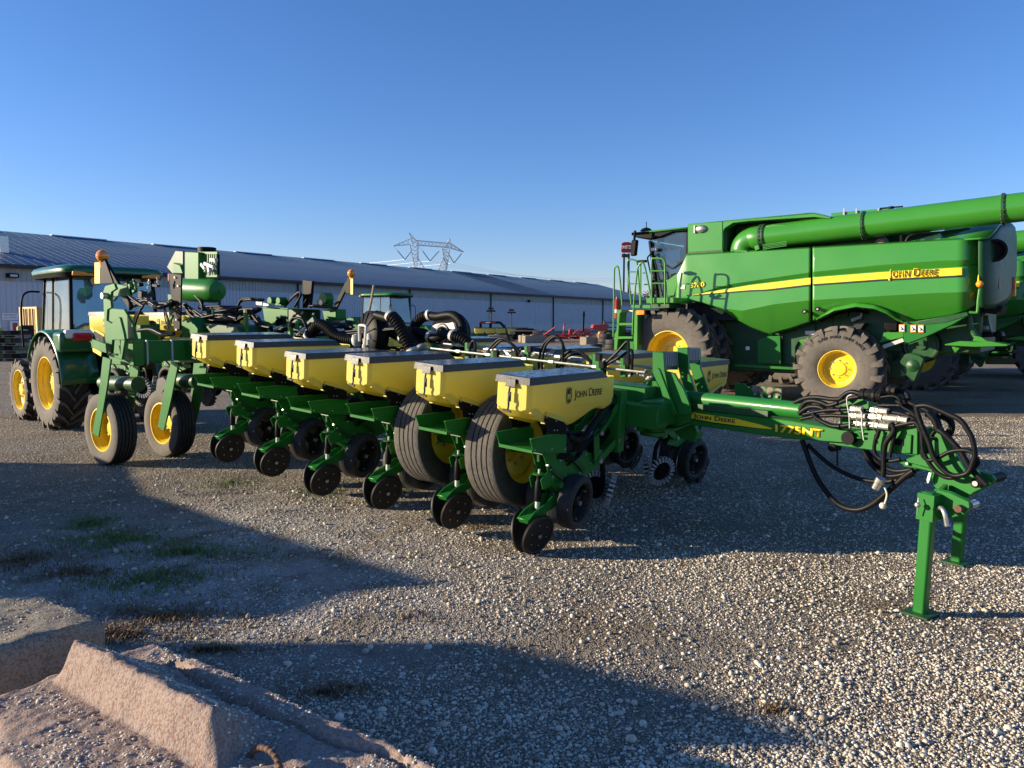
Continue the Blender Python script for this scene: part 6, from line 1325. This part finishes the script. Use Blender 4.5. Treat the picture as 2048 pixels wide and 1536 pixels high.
for b in (1228, 1388): cpl([(205, b-12), (385, b-14), (385, b+16), (205, b+18)], PY-.0, .25, 'ladder_step', 'green_combine', ck, .006)
cpl([(180, 1405), (400, 1405), (400, 1536), (160, 1536)], PY+.15, .2, 'ladder_foot', 'green', ck, .008)
cpl([(425, 1060), (480, 1070), (450, 1536), (400, 1536)], PY+.05, .9, 'ladder_side', 'green_dark', ck)
m = M(); m.box(K(*ck(482, 1093), y=PY-.02), (.19, .05, .10)); m.build('turn_signal', 'orange', comb, bev=.01)
m = M(); a = K(*ck(198, 1160), y=PY+.45); b = K(*ck(200, 960), y=PY+.45); m.lathe([(0, .01), (0, .085), ((b-a).length, .085), ((b-a).length+.05, .03), ((b-a).length+.1, .02)], a, b-a, 18); m.c = 1; m.lathe([(.12, .088), (.2, .088)], a, b-a, 18); m.build('fire_extinguisher', ['red', 'white'], comb)
m = M(); m.box(K(*ck(525, 1160), y=PY+.35), (.2, .2, .16)); m.build('ladder_motor', 'light_grey', comb, bev=.02)
cpl([(275, 1078), (310, 1078), (310, 1118), (275, 1118)], PY+.34, .004, 'warning_decal', 'white', ck, .001); cpl([(340, 1065), (400, 1065), (395, 1090), (340, 1090)], PY+.2, .2, 'ladder_cap', 'cream', ck)
cpl([(810, 840), (1290, 1035), (1465, 1035), (1470, 1110), (1420, 1130), (1300, 1075), (1160, 965)], YS+.3, .1, 'fender_strut', 'green_combine', lambda a, b: (1200+a/5.907, 440+b/5.907), .005) if False else None
cpl([(1295, 1035), (1450, 1040), (1475, 1080), (1440, 1120), (1330, 1060)], YS+.25, .08, 'fender_strut', 'green_combine', ck)
m = M(); m.prism([K(1375, 600, y=YS+.3), K(1620, 600, y=YS+.3), K(1620, 640, y=YS+.3), K(1375, 640, y=YS+.3)], (0, 2.6, 0)); m.build('body_core', 'interior', comb)
m = M(); m.prism([K(1380, 515, y=YS+.2), K(1950, 485, y=YS+.2), K(1950, 600, y=YS+.2), K(1380, 595, y=YS+.2)], (0, 2.9, 0)); m.build('body_core', 'green_dark', comb)
m = M(); m.prism([(-1.6, YC-.7, .5), (-.5, YC-.7, 1.2), (-.2, YC-.7, 2.0), (-.6, YC-.7, 2.1), (-1.9, YC-.7, 1.2)], (0, 1.4, 0)); m.build('feeder_house', 'green', comb, bev=.02)
# the machines parked beyond it
c2_ = copy_tree(comb); c2_.matrix_world = Matrix.Translation(CM.to_3x3() @ V((.35, 6.1, 0))) @ CM
c2_['label'] = 'second green combine, mostly hidden, its tail showing behind the nearest combine'
c3_ = copy_tree(comb); c3_.matrix_world = Matrix.Translation(CM.to_3x3() @ V((2.6, 12.5, 0))) @ CM
c3_['label'] = 'third green combine, farthest, only a sliver beyond the second one at the right edge'

# ============================================================ TRACTORS
def make_tractor(name, Mx, label, paint, Rr=.72, rr=.40, Rf=.52, rf=.33, wb=2.0, half=.95, cabx=(-.35, 1.15), caby=.62, zc=(1.25, 2.42), mt=True, loader=False, Wr=.44, Wf=.30, yc=0):
    t = empty(name, Mx, None, label, 'tractor', 'tractors in the yard')
    dk = ('rubber_dusty', 'rubber', 'rubber_dusty')
    for s in (1, -1):
        wheel(t, V((0, s*(half-Wr/2), Rr)), Rr, rr, Wr, lugs=18, lh=.045, lw=.05, sweep=.34, face=s, dish=.14, hub=.12, mats=dk)
        wheel(t, V((wb, s*(half-.08-Wf/2), Rf)), Rf, rf, Wf, lugs=15, lh=.038, lw=.042, sweep=.34, face=s, dish=.07, hub=.10, mats=dk)
        # fender: band over the rear wheel with a tail box
        m = M(); rows = []
        for i in range(22):
            a = R_(-62+i*7.2); R1 = Rr+.09; c = V((math.sin(-a)*R1, 0, Rr+math.cos(a)*R1))
            rows.append([c+V((0, s*(half+.0), -.03)), c+V((0, s*(half-.03), 0)), c+V((0, s*(half-.30), .01)), c+V((0, s*(half-.52), .0))])
        m.grid(rows); m.build('fender', paint, t, solid=.02, sharp=50)
        p = V((-.66, s*(half-.28), 1.36)); m = M(); m.box(p, (.34, .56, .30)); m.build('fender_tail', paint, t, bev=.05, seg=3)
        m = M(); m.c = 0; m.box(p+V((-.14, s*.02, .12)), (.12, .38, .13)); m.c = 1; m.box(p+V((-.17, -s*.02, .08)), (.10, .28, .12)); m.build('tail_light', ['white', 'red_lens'], t, bev=.03, seg=2)
    m = M(); m.box((wb/2, 0, .75), (wb+.5, .36, .38)); m.beam((0, -half+.3, Rr), (0, half-.3, Rr), .26, .3); m.beam((wb, -half+.25, Rf), (wb, half-.25, Rf), .14, .16)
    m.prism([(-.45, -.3, .5), (-.2, -.3, 1.2), (.2, -.3, 1.25), (.2, -.3, .5)], (0, .6, 0)); m.build('chassis', 'black', t, bev=.02)
    for s in (1, -1): m = M(); m.beam((-.3, s*.22, .62), (-.85, s*.40, .45), .05, .08); m.beam((-.35, s*.25, 1.05), (-.75, s*.38, .55), .03, .03); m.build('lift_arm', 'black', t)
    # hood
    m = M(); m.prism([(cabx[1]-.05, -.33, 1.0), (wb+.55, -.33, .95), (wb+.62, -.33, 1.25), (wb+.35, -.33, 1.48), (cabx[1]-.05, -.33, 1.62)], (0, .66, 0)); m.build('hood', paint, t, bev=.06, seg=3)
    m = M(); m.box((wb+.56, 0, 1.12), (.08, .5, .3)); m.build('grille', 'black', t, bev=.01)
    # cab
    x0, x1 = cabx; z0, z1 = zc; ins = .07
    for (a, b, c, d) in (((x0, caby), (x1, caby), (x1-.12, caby-.05), (x0+ins, caby-.05)), ((x0, -caby), (x1, -caby), (x1-.12, -caby+.05), (x0+ins, -caby+.05)), ((x0, -caby), (x0, caby), (x0+ins, caby-.05), (x0+ins, -caby+.05)), ((x1, -caby), (x1, caby), (x1-.12, caby-.05), (x1-.12, -caby+.05))):
        m = M(); P4 = [V((*a, z0)), V((*b, z0)), V((*c, z1)), V((*d, z1))]; n_ = (P4[1]-P4[0]).cross(P4[3]-P4[0]).normalized()*.008; m.prism(P4, n_); m.build('window', 'glass', t)
    for s in (1, -1):
        for (xa, xb, r_) in ((x0, x0+ins, .05), (x1, x1-.12, .045), (x0+.62*(x1-x0), x0+.62*(x1-x0), .035)):
            m = M(); m.beam((xa, s*caby, z0-.1), (xb, s*(caby-.05), z1), r_, r_*1.1, up=(1, 0, 0)); m.build('cab_post', 'black', t, bev=.01)
    m = M(); m.box(((x0+x1)/2, 0, z0-.14), (x1-x0+.06, 2*caby+.04, .28)); m.prism([(x0-.02, -caby-.02, z0-.02), (x0-.02, -caby-.02, z0+.22), (x0+.35, -caby-.02, z0-.02)], (0, .01, 0)); m.prism([(x0-.02, caby+.01, z0-.02), (x0-.02, caby+.01, z0+.16), (x0+.55, caby+.01, z0-.02)], (0, .01, 0)); m.build('cab_base', 'black', t, bev=.01)
    ol = []
    for i in range(32):
        a = 2*math.pi*i/32; ca, sa = math.cos(a), math.sin(a); e = .35
        ol.append(V(((x0+x1)/2+.02+math.copysign(abs(ca)**e, ca)*((x1-x0)/2+.20), math.copysign(abs(sa)**e, sa)*(caby+.13), 0)))
    c0 = V(((x0+x1)/2, 0, 0))
    def ring(z, k): return [c0+(p-c0)*k+V((0, 0, z)) for p in ol]+[c0+(ol[0]-c0)*k+V((0, 0, z))]
    m = M(); m.grid([ring(z1+.02, .90), ring(z1-.02, .97), ring(z1+.05, 1.0)]); m.build('roof_trim', 'black', t, sharp=50)
    m = M(); m.grid([ring(z1+.045, 1.0), ring(z1+.09, 1.01), ring(z1+.14, .97), ring(z1+.17, .86), ring(z1+.185, .5), ring(z1+.19, .01)]); m.add(ring(z1+.02, .90), [tuple(range(32))]); m.build('roof', paint, t, sharp=50)
    for s in (1, -1):
        m = M(); m.box((x0-.12, s*(caby-.16), z1+.03), (.10, .30, .075)); m.build('turn_signal', 'orange', t, bev=.02, seg=2)
        m = M(); m.lathe([(-.04, .01), (-.04, .05), (0, .07), (.05, .075), (.055, .01)], (x0-.02, s*(caby-.36), z1-.06), (-1, 0, -.2), 16); m.build('work_light', 'steel', t)
        m = M(); hose(m, [(x1, s*caby, z0+.85), (x1+.06, s*(caby+.24), z0+.75), (x1+.05, s*(caby+.26), z0-.05)], .016, 8); m.box((x1+.06, s*(caby+.25), z0+.38), (.04, .20, .34)) if s < 0 else None; m.build('mirror_arm', 'black', t)
    m = M(); m.box((.35, 0, z0+.02), (.5, .5, .14)); m.box((.08, 0, z0+.38), (.14, .48, .6)); m.lathe([(-.015, .17), (0, .19), (.015, .17), (-.015, .17)], (.85, 0, z0+.35), (-.6, 0, .8), 20); m.beam((.85, 0, z0+.34), (1.0, 0, z0-.1), .07, .07); m.build('seat', 'interior', t, bev=.03)
    m = M(); m.prism([(x0-.03, -.16, z0+.28), (x0-.03, .16, z0+.28), (x0-.03, 0, z0+.56)], (-.01, 0, 0)); m.build('slow_vehicle_triangle', 'red', t)
    if loader:
        for s in (1, -1):
            m = M(); m.beam((1.1, s*.5, 1.35), (2.4, s*.5, 1.35), .09, .16); m.beam((2.4, s*.5, 1.35), (3.3, s*.5, .6), .09, .14); m.beam((1.2, s*.5, .6), (1.2, s*.5, 1.35), .14, .14); m.beam((1.3, s*.5, .8), (2.2, s*.5, 1.22), .06, .06); m.build('loader_arm', paint, t, bev=.01)
        m = M(); m.prism([(3.2, -.95, .4), (3.9, -.95, .3), (3.9, -.95, .34), (3.3, -.95, .45), (3.25, -.95, 1.0), (3.2, -.95, 1.0)], (0, 1.9, 0)); m.build('loader_bucket', paint, t)
    return t
TO = Fr(G(110, 865), 137.6)
TMx = TO.M @ Matrix.Translation((.43, -.95, 0))
tr1 = make_tractor('tractor', TMx, 'green cab tractor with amber roof lights parked at the left behind the planter', 'green_tractor', wb=1.62, cabx=(-.40, .95), caby=.66, zc=(1.30, 2.36))
f = P(770, 645, 36); tr2 = make_tractor('tractor', Matrix.Translation(V((f.x-.2, 36, .05))) @ Matrix.Rotation(R_(-28), 4, 'Z'), 'distant green tractor with a front loader seen behind the black vacuum fan', 'green', wb=2.4, Rr=.85, rr=.48, Rf=.6, half=1.0, cabx=(-.5, 1.2), caby=.75, zc=(1.55, 2.78), loader=True)

# ============================================================ YARD CLUTTER IN FRONT OF THE WAREHOUSE
def at(u, vb, ang=0): p = G(u, vb); return Matrix.Translation(V((p.x, p.y, 0))) @ Matrix.Rotation(R_(ang), 4, 'Z')
c = empty('shipping_container', at(78, 692, 56.4), None, 'yellow shipping container standing against the warehouse behind the left tractor', 'container'); L, W_, Hh = 6.0, 2.44, 2.75
m = M(); m.box((L/2, W_/2, Hh/2), (L, W_, Hh))
for i in range(24): m.box((.15+i*.25, -.02, Hh/2), (.12, .05, Hh-.35)); 
for i in range(9): m.box((-.02, .2+i*.26, Hh/2), (.05, .13, Hh-.35))
for z in (.08, Hh-.08):
    m.box((L/2, -.02, z), (L+.1, .10, .16)); m.box((-.02, W_/2, z), (.10, W_+.1, .16))
for y in (0, W_): m.box((-.02, y, Hh/2), (.12, .14, Hh+.02))
m.build('container_body', 'yellow_container', c)
for y in (.55, .95, 1.45, 1.85): m = M(); m.cyl((-.08, y, .1), (-.08, y, Hh-.1), .025, 8); m.box((-.09, y, 1.1), (.04, .22, .05)); m.build('lock_bar', 'rust', c)
for i, (u, vt, vb) in enumerate(((42, 652, 710), (3, 655, 712))):
    b = empty('bollard', at(u, vb), None, ('yellow bollard between the pallets and the yellow container', 'yellow bollard at the left picture edge, by the building corner')[i], 'bollard', 'bollards by the fuel point')
    p = G(u, vb); h = H-(H/((vb-HOR)/1.0))*0-(vt-HOR)*p.y/1543; m = M(); m.lathe([(0, .13), (h-.06, .13), (h-.02, .09), (h, .01)], (0, 0, 0), (0, 0, 1), 16); m.build('post', 'bollard', b); m = M(); m.lathe([(0, .2), (.06, .2), (.07, .12)], (0, 0, 0), (0, 0, 1), 16); m.build('base', 'concrete_grey', b)
for j, (u, vb) in enumerate(((22, 722), (-22, 722))):
    p = empty('pallet_stack', at(u, vb, 4), None, ('pallets loaded with dark battery cases near the yellow bollard', 'second load of dark cases on pallets, cut by the left picture edge')[j], 'pallet', 'loaded pallets at the left')
    for k in range(4):
        z = k*.33; m = M()
        for q in (0, 1): m.box((0, 0, z+.02+q*.10), (1.25, 1.0, .025))
        for x in (-.55, 0, .55): m.box((x, 0, z+.07), (.1, 1.0, .08))
        m.build('pallet', 'wood', p)
        for a in range(4):
            m = M(); m.box((-.45+a*.30, 0, z+.23), (.275, .85, .18)); m.build('battery_case', ('black', 'green_dark', 'interior')[(a+k+j) % 3], p, bev=.01)
b = empty('vending_cabinet', at(57, 705), None, 'small dark cabinet with pale labels beside the left tractor fender', 'cabinet'); m = M(); m.box((0, 0, .75), (.5, .4, 1.5)); m.c = 1
for k in range(3): m.box((0, -.21, .35+k*.4), (.34, .02, .22))
m.build('cabinet_body', ['black', 'galv'], b, bev=.01)
b = empty('scrap_heap', at(52, 716), None, 'pale crumpled wrapping heaped on the ground beside the dark cabinet', 'wrapping'); m = M(); rnd = random.Random(3)
rows = []
for i in range(9):
    rows.append([V((math.cos(j*math.pi/7)*(.75*math.sin((i+.4)*math.pi/10))*(1+rnd.uniform(-.2, .2)), math.sin(j*math.pi/7)*(.55*math.sin((i+.4)*math.pi/10))*(1+rnd.uniform(-.2, .2)), max(0, .85*math.cos(i*math.pi/16))) ) for j in range(14)]); rows[-1].append(rows[-1][0])
m.grid(rows); m.build('wrapping_film', 'light_grey', b, sharp=180)

# gooseneck trailer
g = empty('gooseneck_trailer', at(962, 680), None, 'black gooseneck trailer frame standing in front of the warehouse wall', 'trailer')
s_ = G(962, 680).y/1543
X = lambda u: (u-962)*s_; Z = lambda v: H-(v-HOR)*s_
m = M()
for y in (0, .9): m.beam((X(962), y, Z(645)), (X(1000), y, Z(645)), .18, .22); m.beam((X(1000), y, Z(645)), (X(1008), y, Z(653)), .18, .22); m.beam((X(1008), y, Z(652)), (X(1009), y, .3), .16, .2); m.beam((X(961), y, Z(645)), (X(961), y, 0), .16, .2)
m.beam((X(981), .45, Z(645)), (X(981), .45, .1), .5, .25); m.beam((X(962), 0, Z(645)), (X(962), .9, Z(645)), .15, .15); m.build('gooseneck_frame', 'black', g)
m = M(); m.box((X(995), .45, .55), (4.5, 1.9, .2)); m.build('trailer_deck', 'black', g)
for k in range(3): m = M(); m.box((X(966+k*10), -.12, Z(645)), (.5, .03, .12)); m.build('reflector', 'red' if k != 1 else 'white', g)
def imp(name, u, vb, label, cat, fn, ang=0, group=None):
    r = empty(name, at(u, vb, ang), None, label, cat, group); fn(r, G(u, vb).y/1543); return r
def f_boxes(r, s):
    for k in range(5): m = M(); m.prism([(k*.95-2.2, 0, .7), (k*.95-1.4, 0, .7), (k*.95-1.35, 0, 1.15), (k*.95-2.25, 0, 1.15)], (0, .6, 0)); m.build('seed_box', 'hopper', r, bev=.04); m = M(); m.box((k*.95-1.8, .3, 1.18), (.9, .6, .06)); m.build('lid', 'lid', r)
    m = M(); m.beam((-2.5, .3, .55), (2.6, .3, .55), .2, .2)
    for x in (-2, -.6, .8, 2.2): m.beam((x, .3, .55), (x, -.3, .1), .12, .2); m.lathe([(-.06, .02), (-.06, .25), (.06, .25), (.06, .02)], (x, -.3, .25), (1, 0, 0), 14)
    m.build('toolbar', 'green_dark', r)
imp('small_planter', 1000, 683, 'older planter with a row of yellow seed boxes behind the gooseneck trailer', 'planter', f_boxes)
def f_head(r, s):
    m = M(); m.prism([(-1.0, 0, .2), (1.3, 0, .2), (1.2, 0, .9), (.7, 0, 1.15), (-.7, 0, 1.15), (-1.1, 0, .8)], (0, 1.0, 0)); m.build('cover', 'black', r, bev=.08); m = M(); m.beam((-1.3, .5, .3), (-1.7, .5, 1.45), .12, .12); m.beam((1.0, .3, .4), (2.6, .3, .4), .2, .3); m.build('frame', 'interior', r)
imp('covered_mower', 1049, 684, 'black covered mower deck left of the red hay tedder', 'mower', f_head)
def f_red(r, s):
    rnd = random.Random(4); m = M(); m.beam((-3.2, 0, .55), (3.0, .3, .6), .14, .14); m.beam((-1.6, 0, .5), (-.5, -.8, 1.3), .1, .1); m.beam((1.3, 0, .5), (2.2, .5, 1.2), .1, .1); m.box((.9, .3, .85), (.45, .4, .5)); m.box((2.2, .3, .7), (.6, .5, .35)); m.beam((-2.4, 0, .6), (-1.4, .2, 1.0), .08, .08); m.beam((.9, 0, .6), (1.6, -.2, 1.15), .08, .08); m.beam((.2, 0, .6), (.3, 0, 1.6), .12, .12); m.build('red_frame', 'red', r, bev=.03)
    for x in (-2.7, -1.2, .4, 1.9):
        m = M(); m.lathe([(-.02, .65), (.02, .70), (.02, .60), (-.02, .65)], (x, -.2, .38), (.1, .2, 1), 16)
        for k in range(8): a = k*math.pi/4; m.beam((x, -.2, .45), (x+.7*math.cos(a), -.2+.7*math.sin(a), .25), .04, .04)
        m.build('tine_rotor', 'red', r)
    m = M(); m.box((.5, .5, .35), (5.2, .8, .22)); m.beam((1.9, .2, .3), (1.95, .2, 2.6), .09, .12); m.box((1.95, .2, 2.3), (.16, .1, .3)); m.build('dark_frame', 'black', r)
imp('hay_tedder', 1122, 684, 'red hay tedder with a tall black jack in front of the wall', 'hay tedder', f_red)
def f_rake(r, s):
    m = M(); m.prism([(-.9, 0, 1.0), (-.8, 0, 1.45), (.7, 0, 1.5), (.95, 0, 1.2), (.3, 0, .85)], (0, .5, 0)); m.beam((-.2, .2, 1.2), (-3.6, -.4, .6), .12, .12); m.beam((.6, .2, 1.4), (.8, .2, .5), .15, .15); m.build('red_body', 'red', r, bev=.04)
imp('red_mower', 1202, 680, 'red mower conditioner with its drawbar pointing left by the used tyres', 'mower', lambda r, s: (f_rake(r, s), wheel(r, V((.5, -.35, .48)), .48, .26, .28, face=-1, dish=.08, mats=('rubber', 'rubber', 'rubber'))), 20)
def f_reel(r, s):
    m = M(); m.beam((-.2, 0, .3), (3.2, 0, .3), .3, .6); m.beam((0, 0, 1.6), (3.2, 0, 1.6), .1, .1); m.beam((0, 0, 1.1), (3.2, 0, 1.1), .1, .1); m.lathe([(-.06, .05), (-.06, .95), (.06, .95), (.06, .05)], (-.1, 0, 1.0), (1, 0, 0), 20)
    for k in range(14): m.beam((.1+k*.22, 0, 1.6), (.1+k*.22, -.1, 2.0), .03, .03)
    m.build('reel', 'interior', r)
imp('reel_header', 1210, 675, 'dark crop header with a tined reel behind the combine ladder', 'header', f_reel)
blk = [(995, 684, 'pale concrete block nearest the gooseneck trailer'), (1019, 682, 'pale concrete block carrying the left end of the beam'), (1048, 685, 'pale block between the beam supports'), (1068, 686, 'wide concrete block right of the beam'), (1092, 683, 'grey block in front of the red tedder'), (1178, 690, 'square concrete block beside the orange barrel')]
for i, (u, vb, lb) in enumerate(blk):
    r = empty('yard_block', at(u, vb, 8*i), None, lb, 'concrete block', 'concrete blocks in the yard'); wd = (1.6, 1.0, .8, 1.9, 1.5, 1.25)[i]; m = M(); m.box((0, 0, .3), (wd, .7, .6)); m.box((0, 0, .64), (wd*.3, .3, .08)); m.build('block_body', 'concrete_grey', r, bev=.03)
r = empty('timber_beam', at(1048, 684), None, 'light timber beam lying across two blocks', 'beam'); m = M(); m.box((0, 0, .95), (2.6, .25, .12)); m.box((-1.0, 0, .78), (.5, .4, .26)); m.box((1.0, 0, .78), (.5, .4, .26)); m.build('beam', 'wood', r, bev=.01)
r = empty('traffic_barrel', at(1200, 690), None, 'orange barrel standing between a concrete block and the used tyres', 'barrel'); m = M(); m.lathe([(0, .22), (.05, .22), (.3, .19), (.32, .20), (.6, .17), (.62, .18), (.95, .15), (1.0, .05), (1.0, .01)], (0, 0, 0), (0, 0, 1), 16); m.build('barrel_body', 'orange', r); m = M(); m.lathe([(.35, .195), (.5, .186)], (0, 0, 0), (0, 0, 1), 16); m.build('reflective_band', 'white', r)
for i, (u, vb, k) in enumerate(((1210, 694, 3), (1188, 697, 1), (1226, 698, 2))):
    for j in range(k):
        p = G(u, vb); me = M(); me.lathe([(-.12, .32), (-.15, .42), (-.13, .52), (0, .55), (.13, .52), (.15, .42), (.12, .32), (-.12, .32)], (0, 0, 0), (0, 0, 1), 24)
        o = me.build('used_tyre', 'rubber'); o.location = (p.x+.04*j, p.y, .15+.30*j); tag(o, ('used tyre by the orange barrel, %s' % ('bottom of the stack of three', 'middle of the stack of three', 'top of the stack of three')[j] if k == 3 else ('single used tyre lying flat left of the stack' if k == 1 else 'used tyre right of the stack of three, %s' % ('lower of the pair', 'upper of the pair')[j])), 'tyre', 'used tyres in the yard')
for i, (u, vt, vb) in enumerate(((982, 622, 678), (1023, 625, 676))):
    p = G(u, vb); h = H-(vt-HOR)*p.y/1543; r = empty('yard_lamp', at(u, vb), None, ('dark lamp pole standing by the downpipe behind the gooseneck trailer', 'short dark lamp pole right of the gooseneck trailer')[i], 'lamp pole', 'lamp poles in the yard')
    m = M(); m.cyl((0, 0, 0), (0, 0, h), .07, 8); m.build('pole', 'fascia', r); m = M(); m.box((0, 0, h), (.9, .3, .18)); m.box((0, 0, h+.25), (.5, .3, .2)); m.build('lamp_head', 'fascia', r)
# header on a trailer at the far right
r = empty('header_trailer', at(2010, 742, -8), None, 'green crop header on a low trailer at the right edge behind the combines', 'header')
m = M(); m.beam((-.6, 0, .38), (6, 0, .38), .25, .30); m.beam((-.6, .5, .75), (6, .5, .75), .1, .08); m.build('header_beam', 'green_combine', r, bev=.01)
m = M(); m.box((.6, -.16, .85), (.5, .1, .26)); m.build('reflector', 'red', r)
for x in (-.1, .25, .9, 1.3): m = M(); m.cyl((x, -.15, .45), (x, -.15, .72), .08, 10); m.beam((x-.2, -.15, .55), (x+.2, -.15, .5), .06, .05); m.build('coupling', 'steel', r)
m = M(); hose(m, [(.2, -.1, 1.1), (.6, -.1, 1.5), (1.0, -.1, 1.1), (.6, -.1, .9), (.2, -.1, 1.1)], .03, 8); m.prism([(-.4, 0, .9), (.2, 0, 1.5), (1.6, 0, 1.6), (1.8, 0, .9)], (0, .3, 0)); m.build('divider', 'green_combine', r)
for x in (1.5, 4.5): wheel(r, V((x, .2, .35)), .35, .2, .22, face=-1, dish=.05, mats=('rubber', 'rubber', 'rubber'))

# added unseen caster left of the picture, outline cut to cast the foreground shadows
caster = empty('shadow_caster', Matrix.Translation((-8.45, 4.0, 0)), None, 'unseen blocker added outside the picture to the left, shaped to cast the foreground shadows', 'shadow caster')
m = M(); ol = [(4.9, .35), (4.9, .98), (3.2, 1.25), (2.4, 1.48), (1.2, 1.85), (.66, 2.02), (.54, 1.89), (.16, 1.80), (.02, 1.40), (-.18, 1.40), (-.20, 2.09), (-.5, 2.22), (-.82, 2.34), (-1.22, 2.45), (-1.24, .35)]
m.prism([(0, y, z) for y, z in ol], (-1.6, 0, 0)); m.build('caster_body', 'green', caster, bev=.02)
for y in (-.6, 1.0, 3.8): wheel(caster, V((.0, y, .42)), .42, .25, .3, face=-1, axis='x', mats=('rubber', 'rubber', 'rubber'))

# ============================================================ LABELS AND GROUPS FOR REPEATS
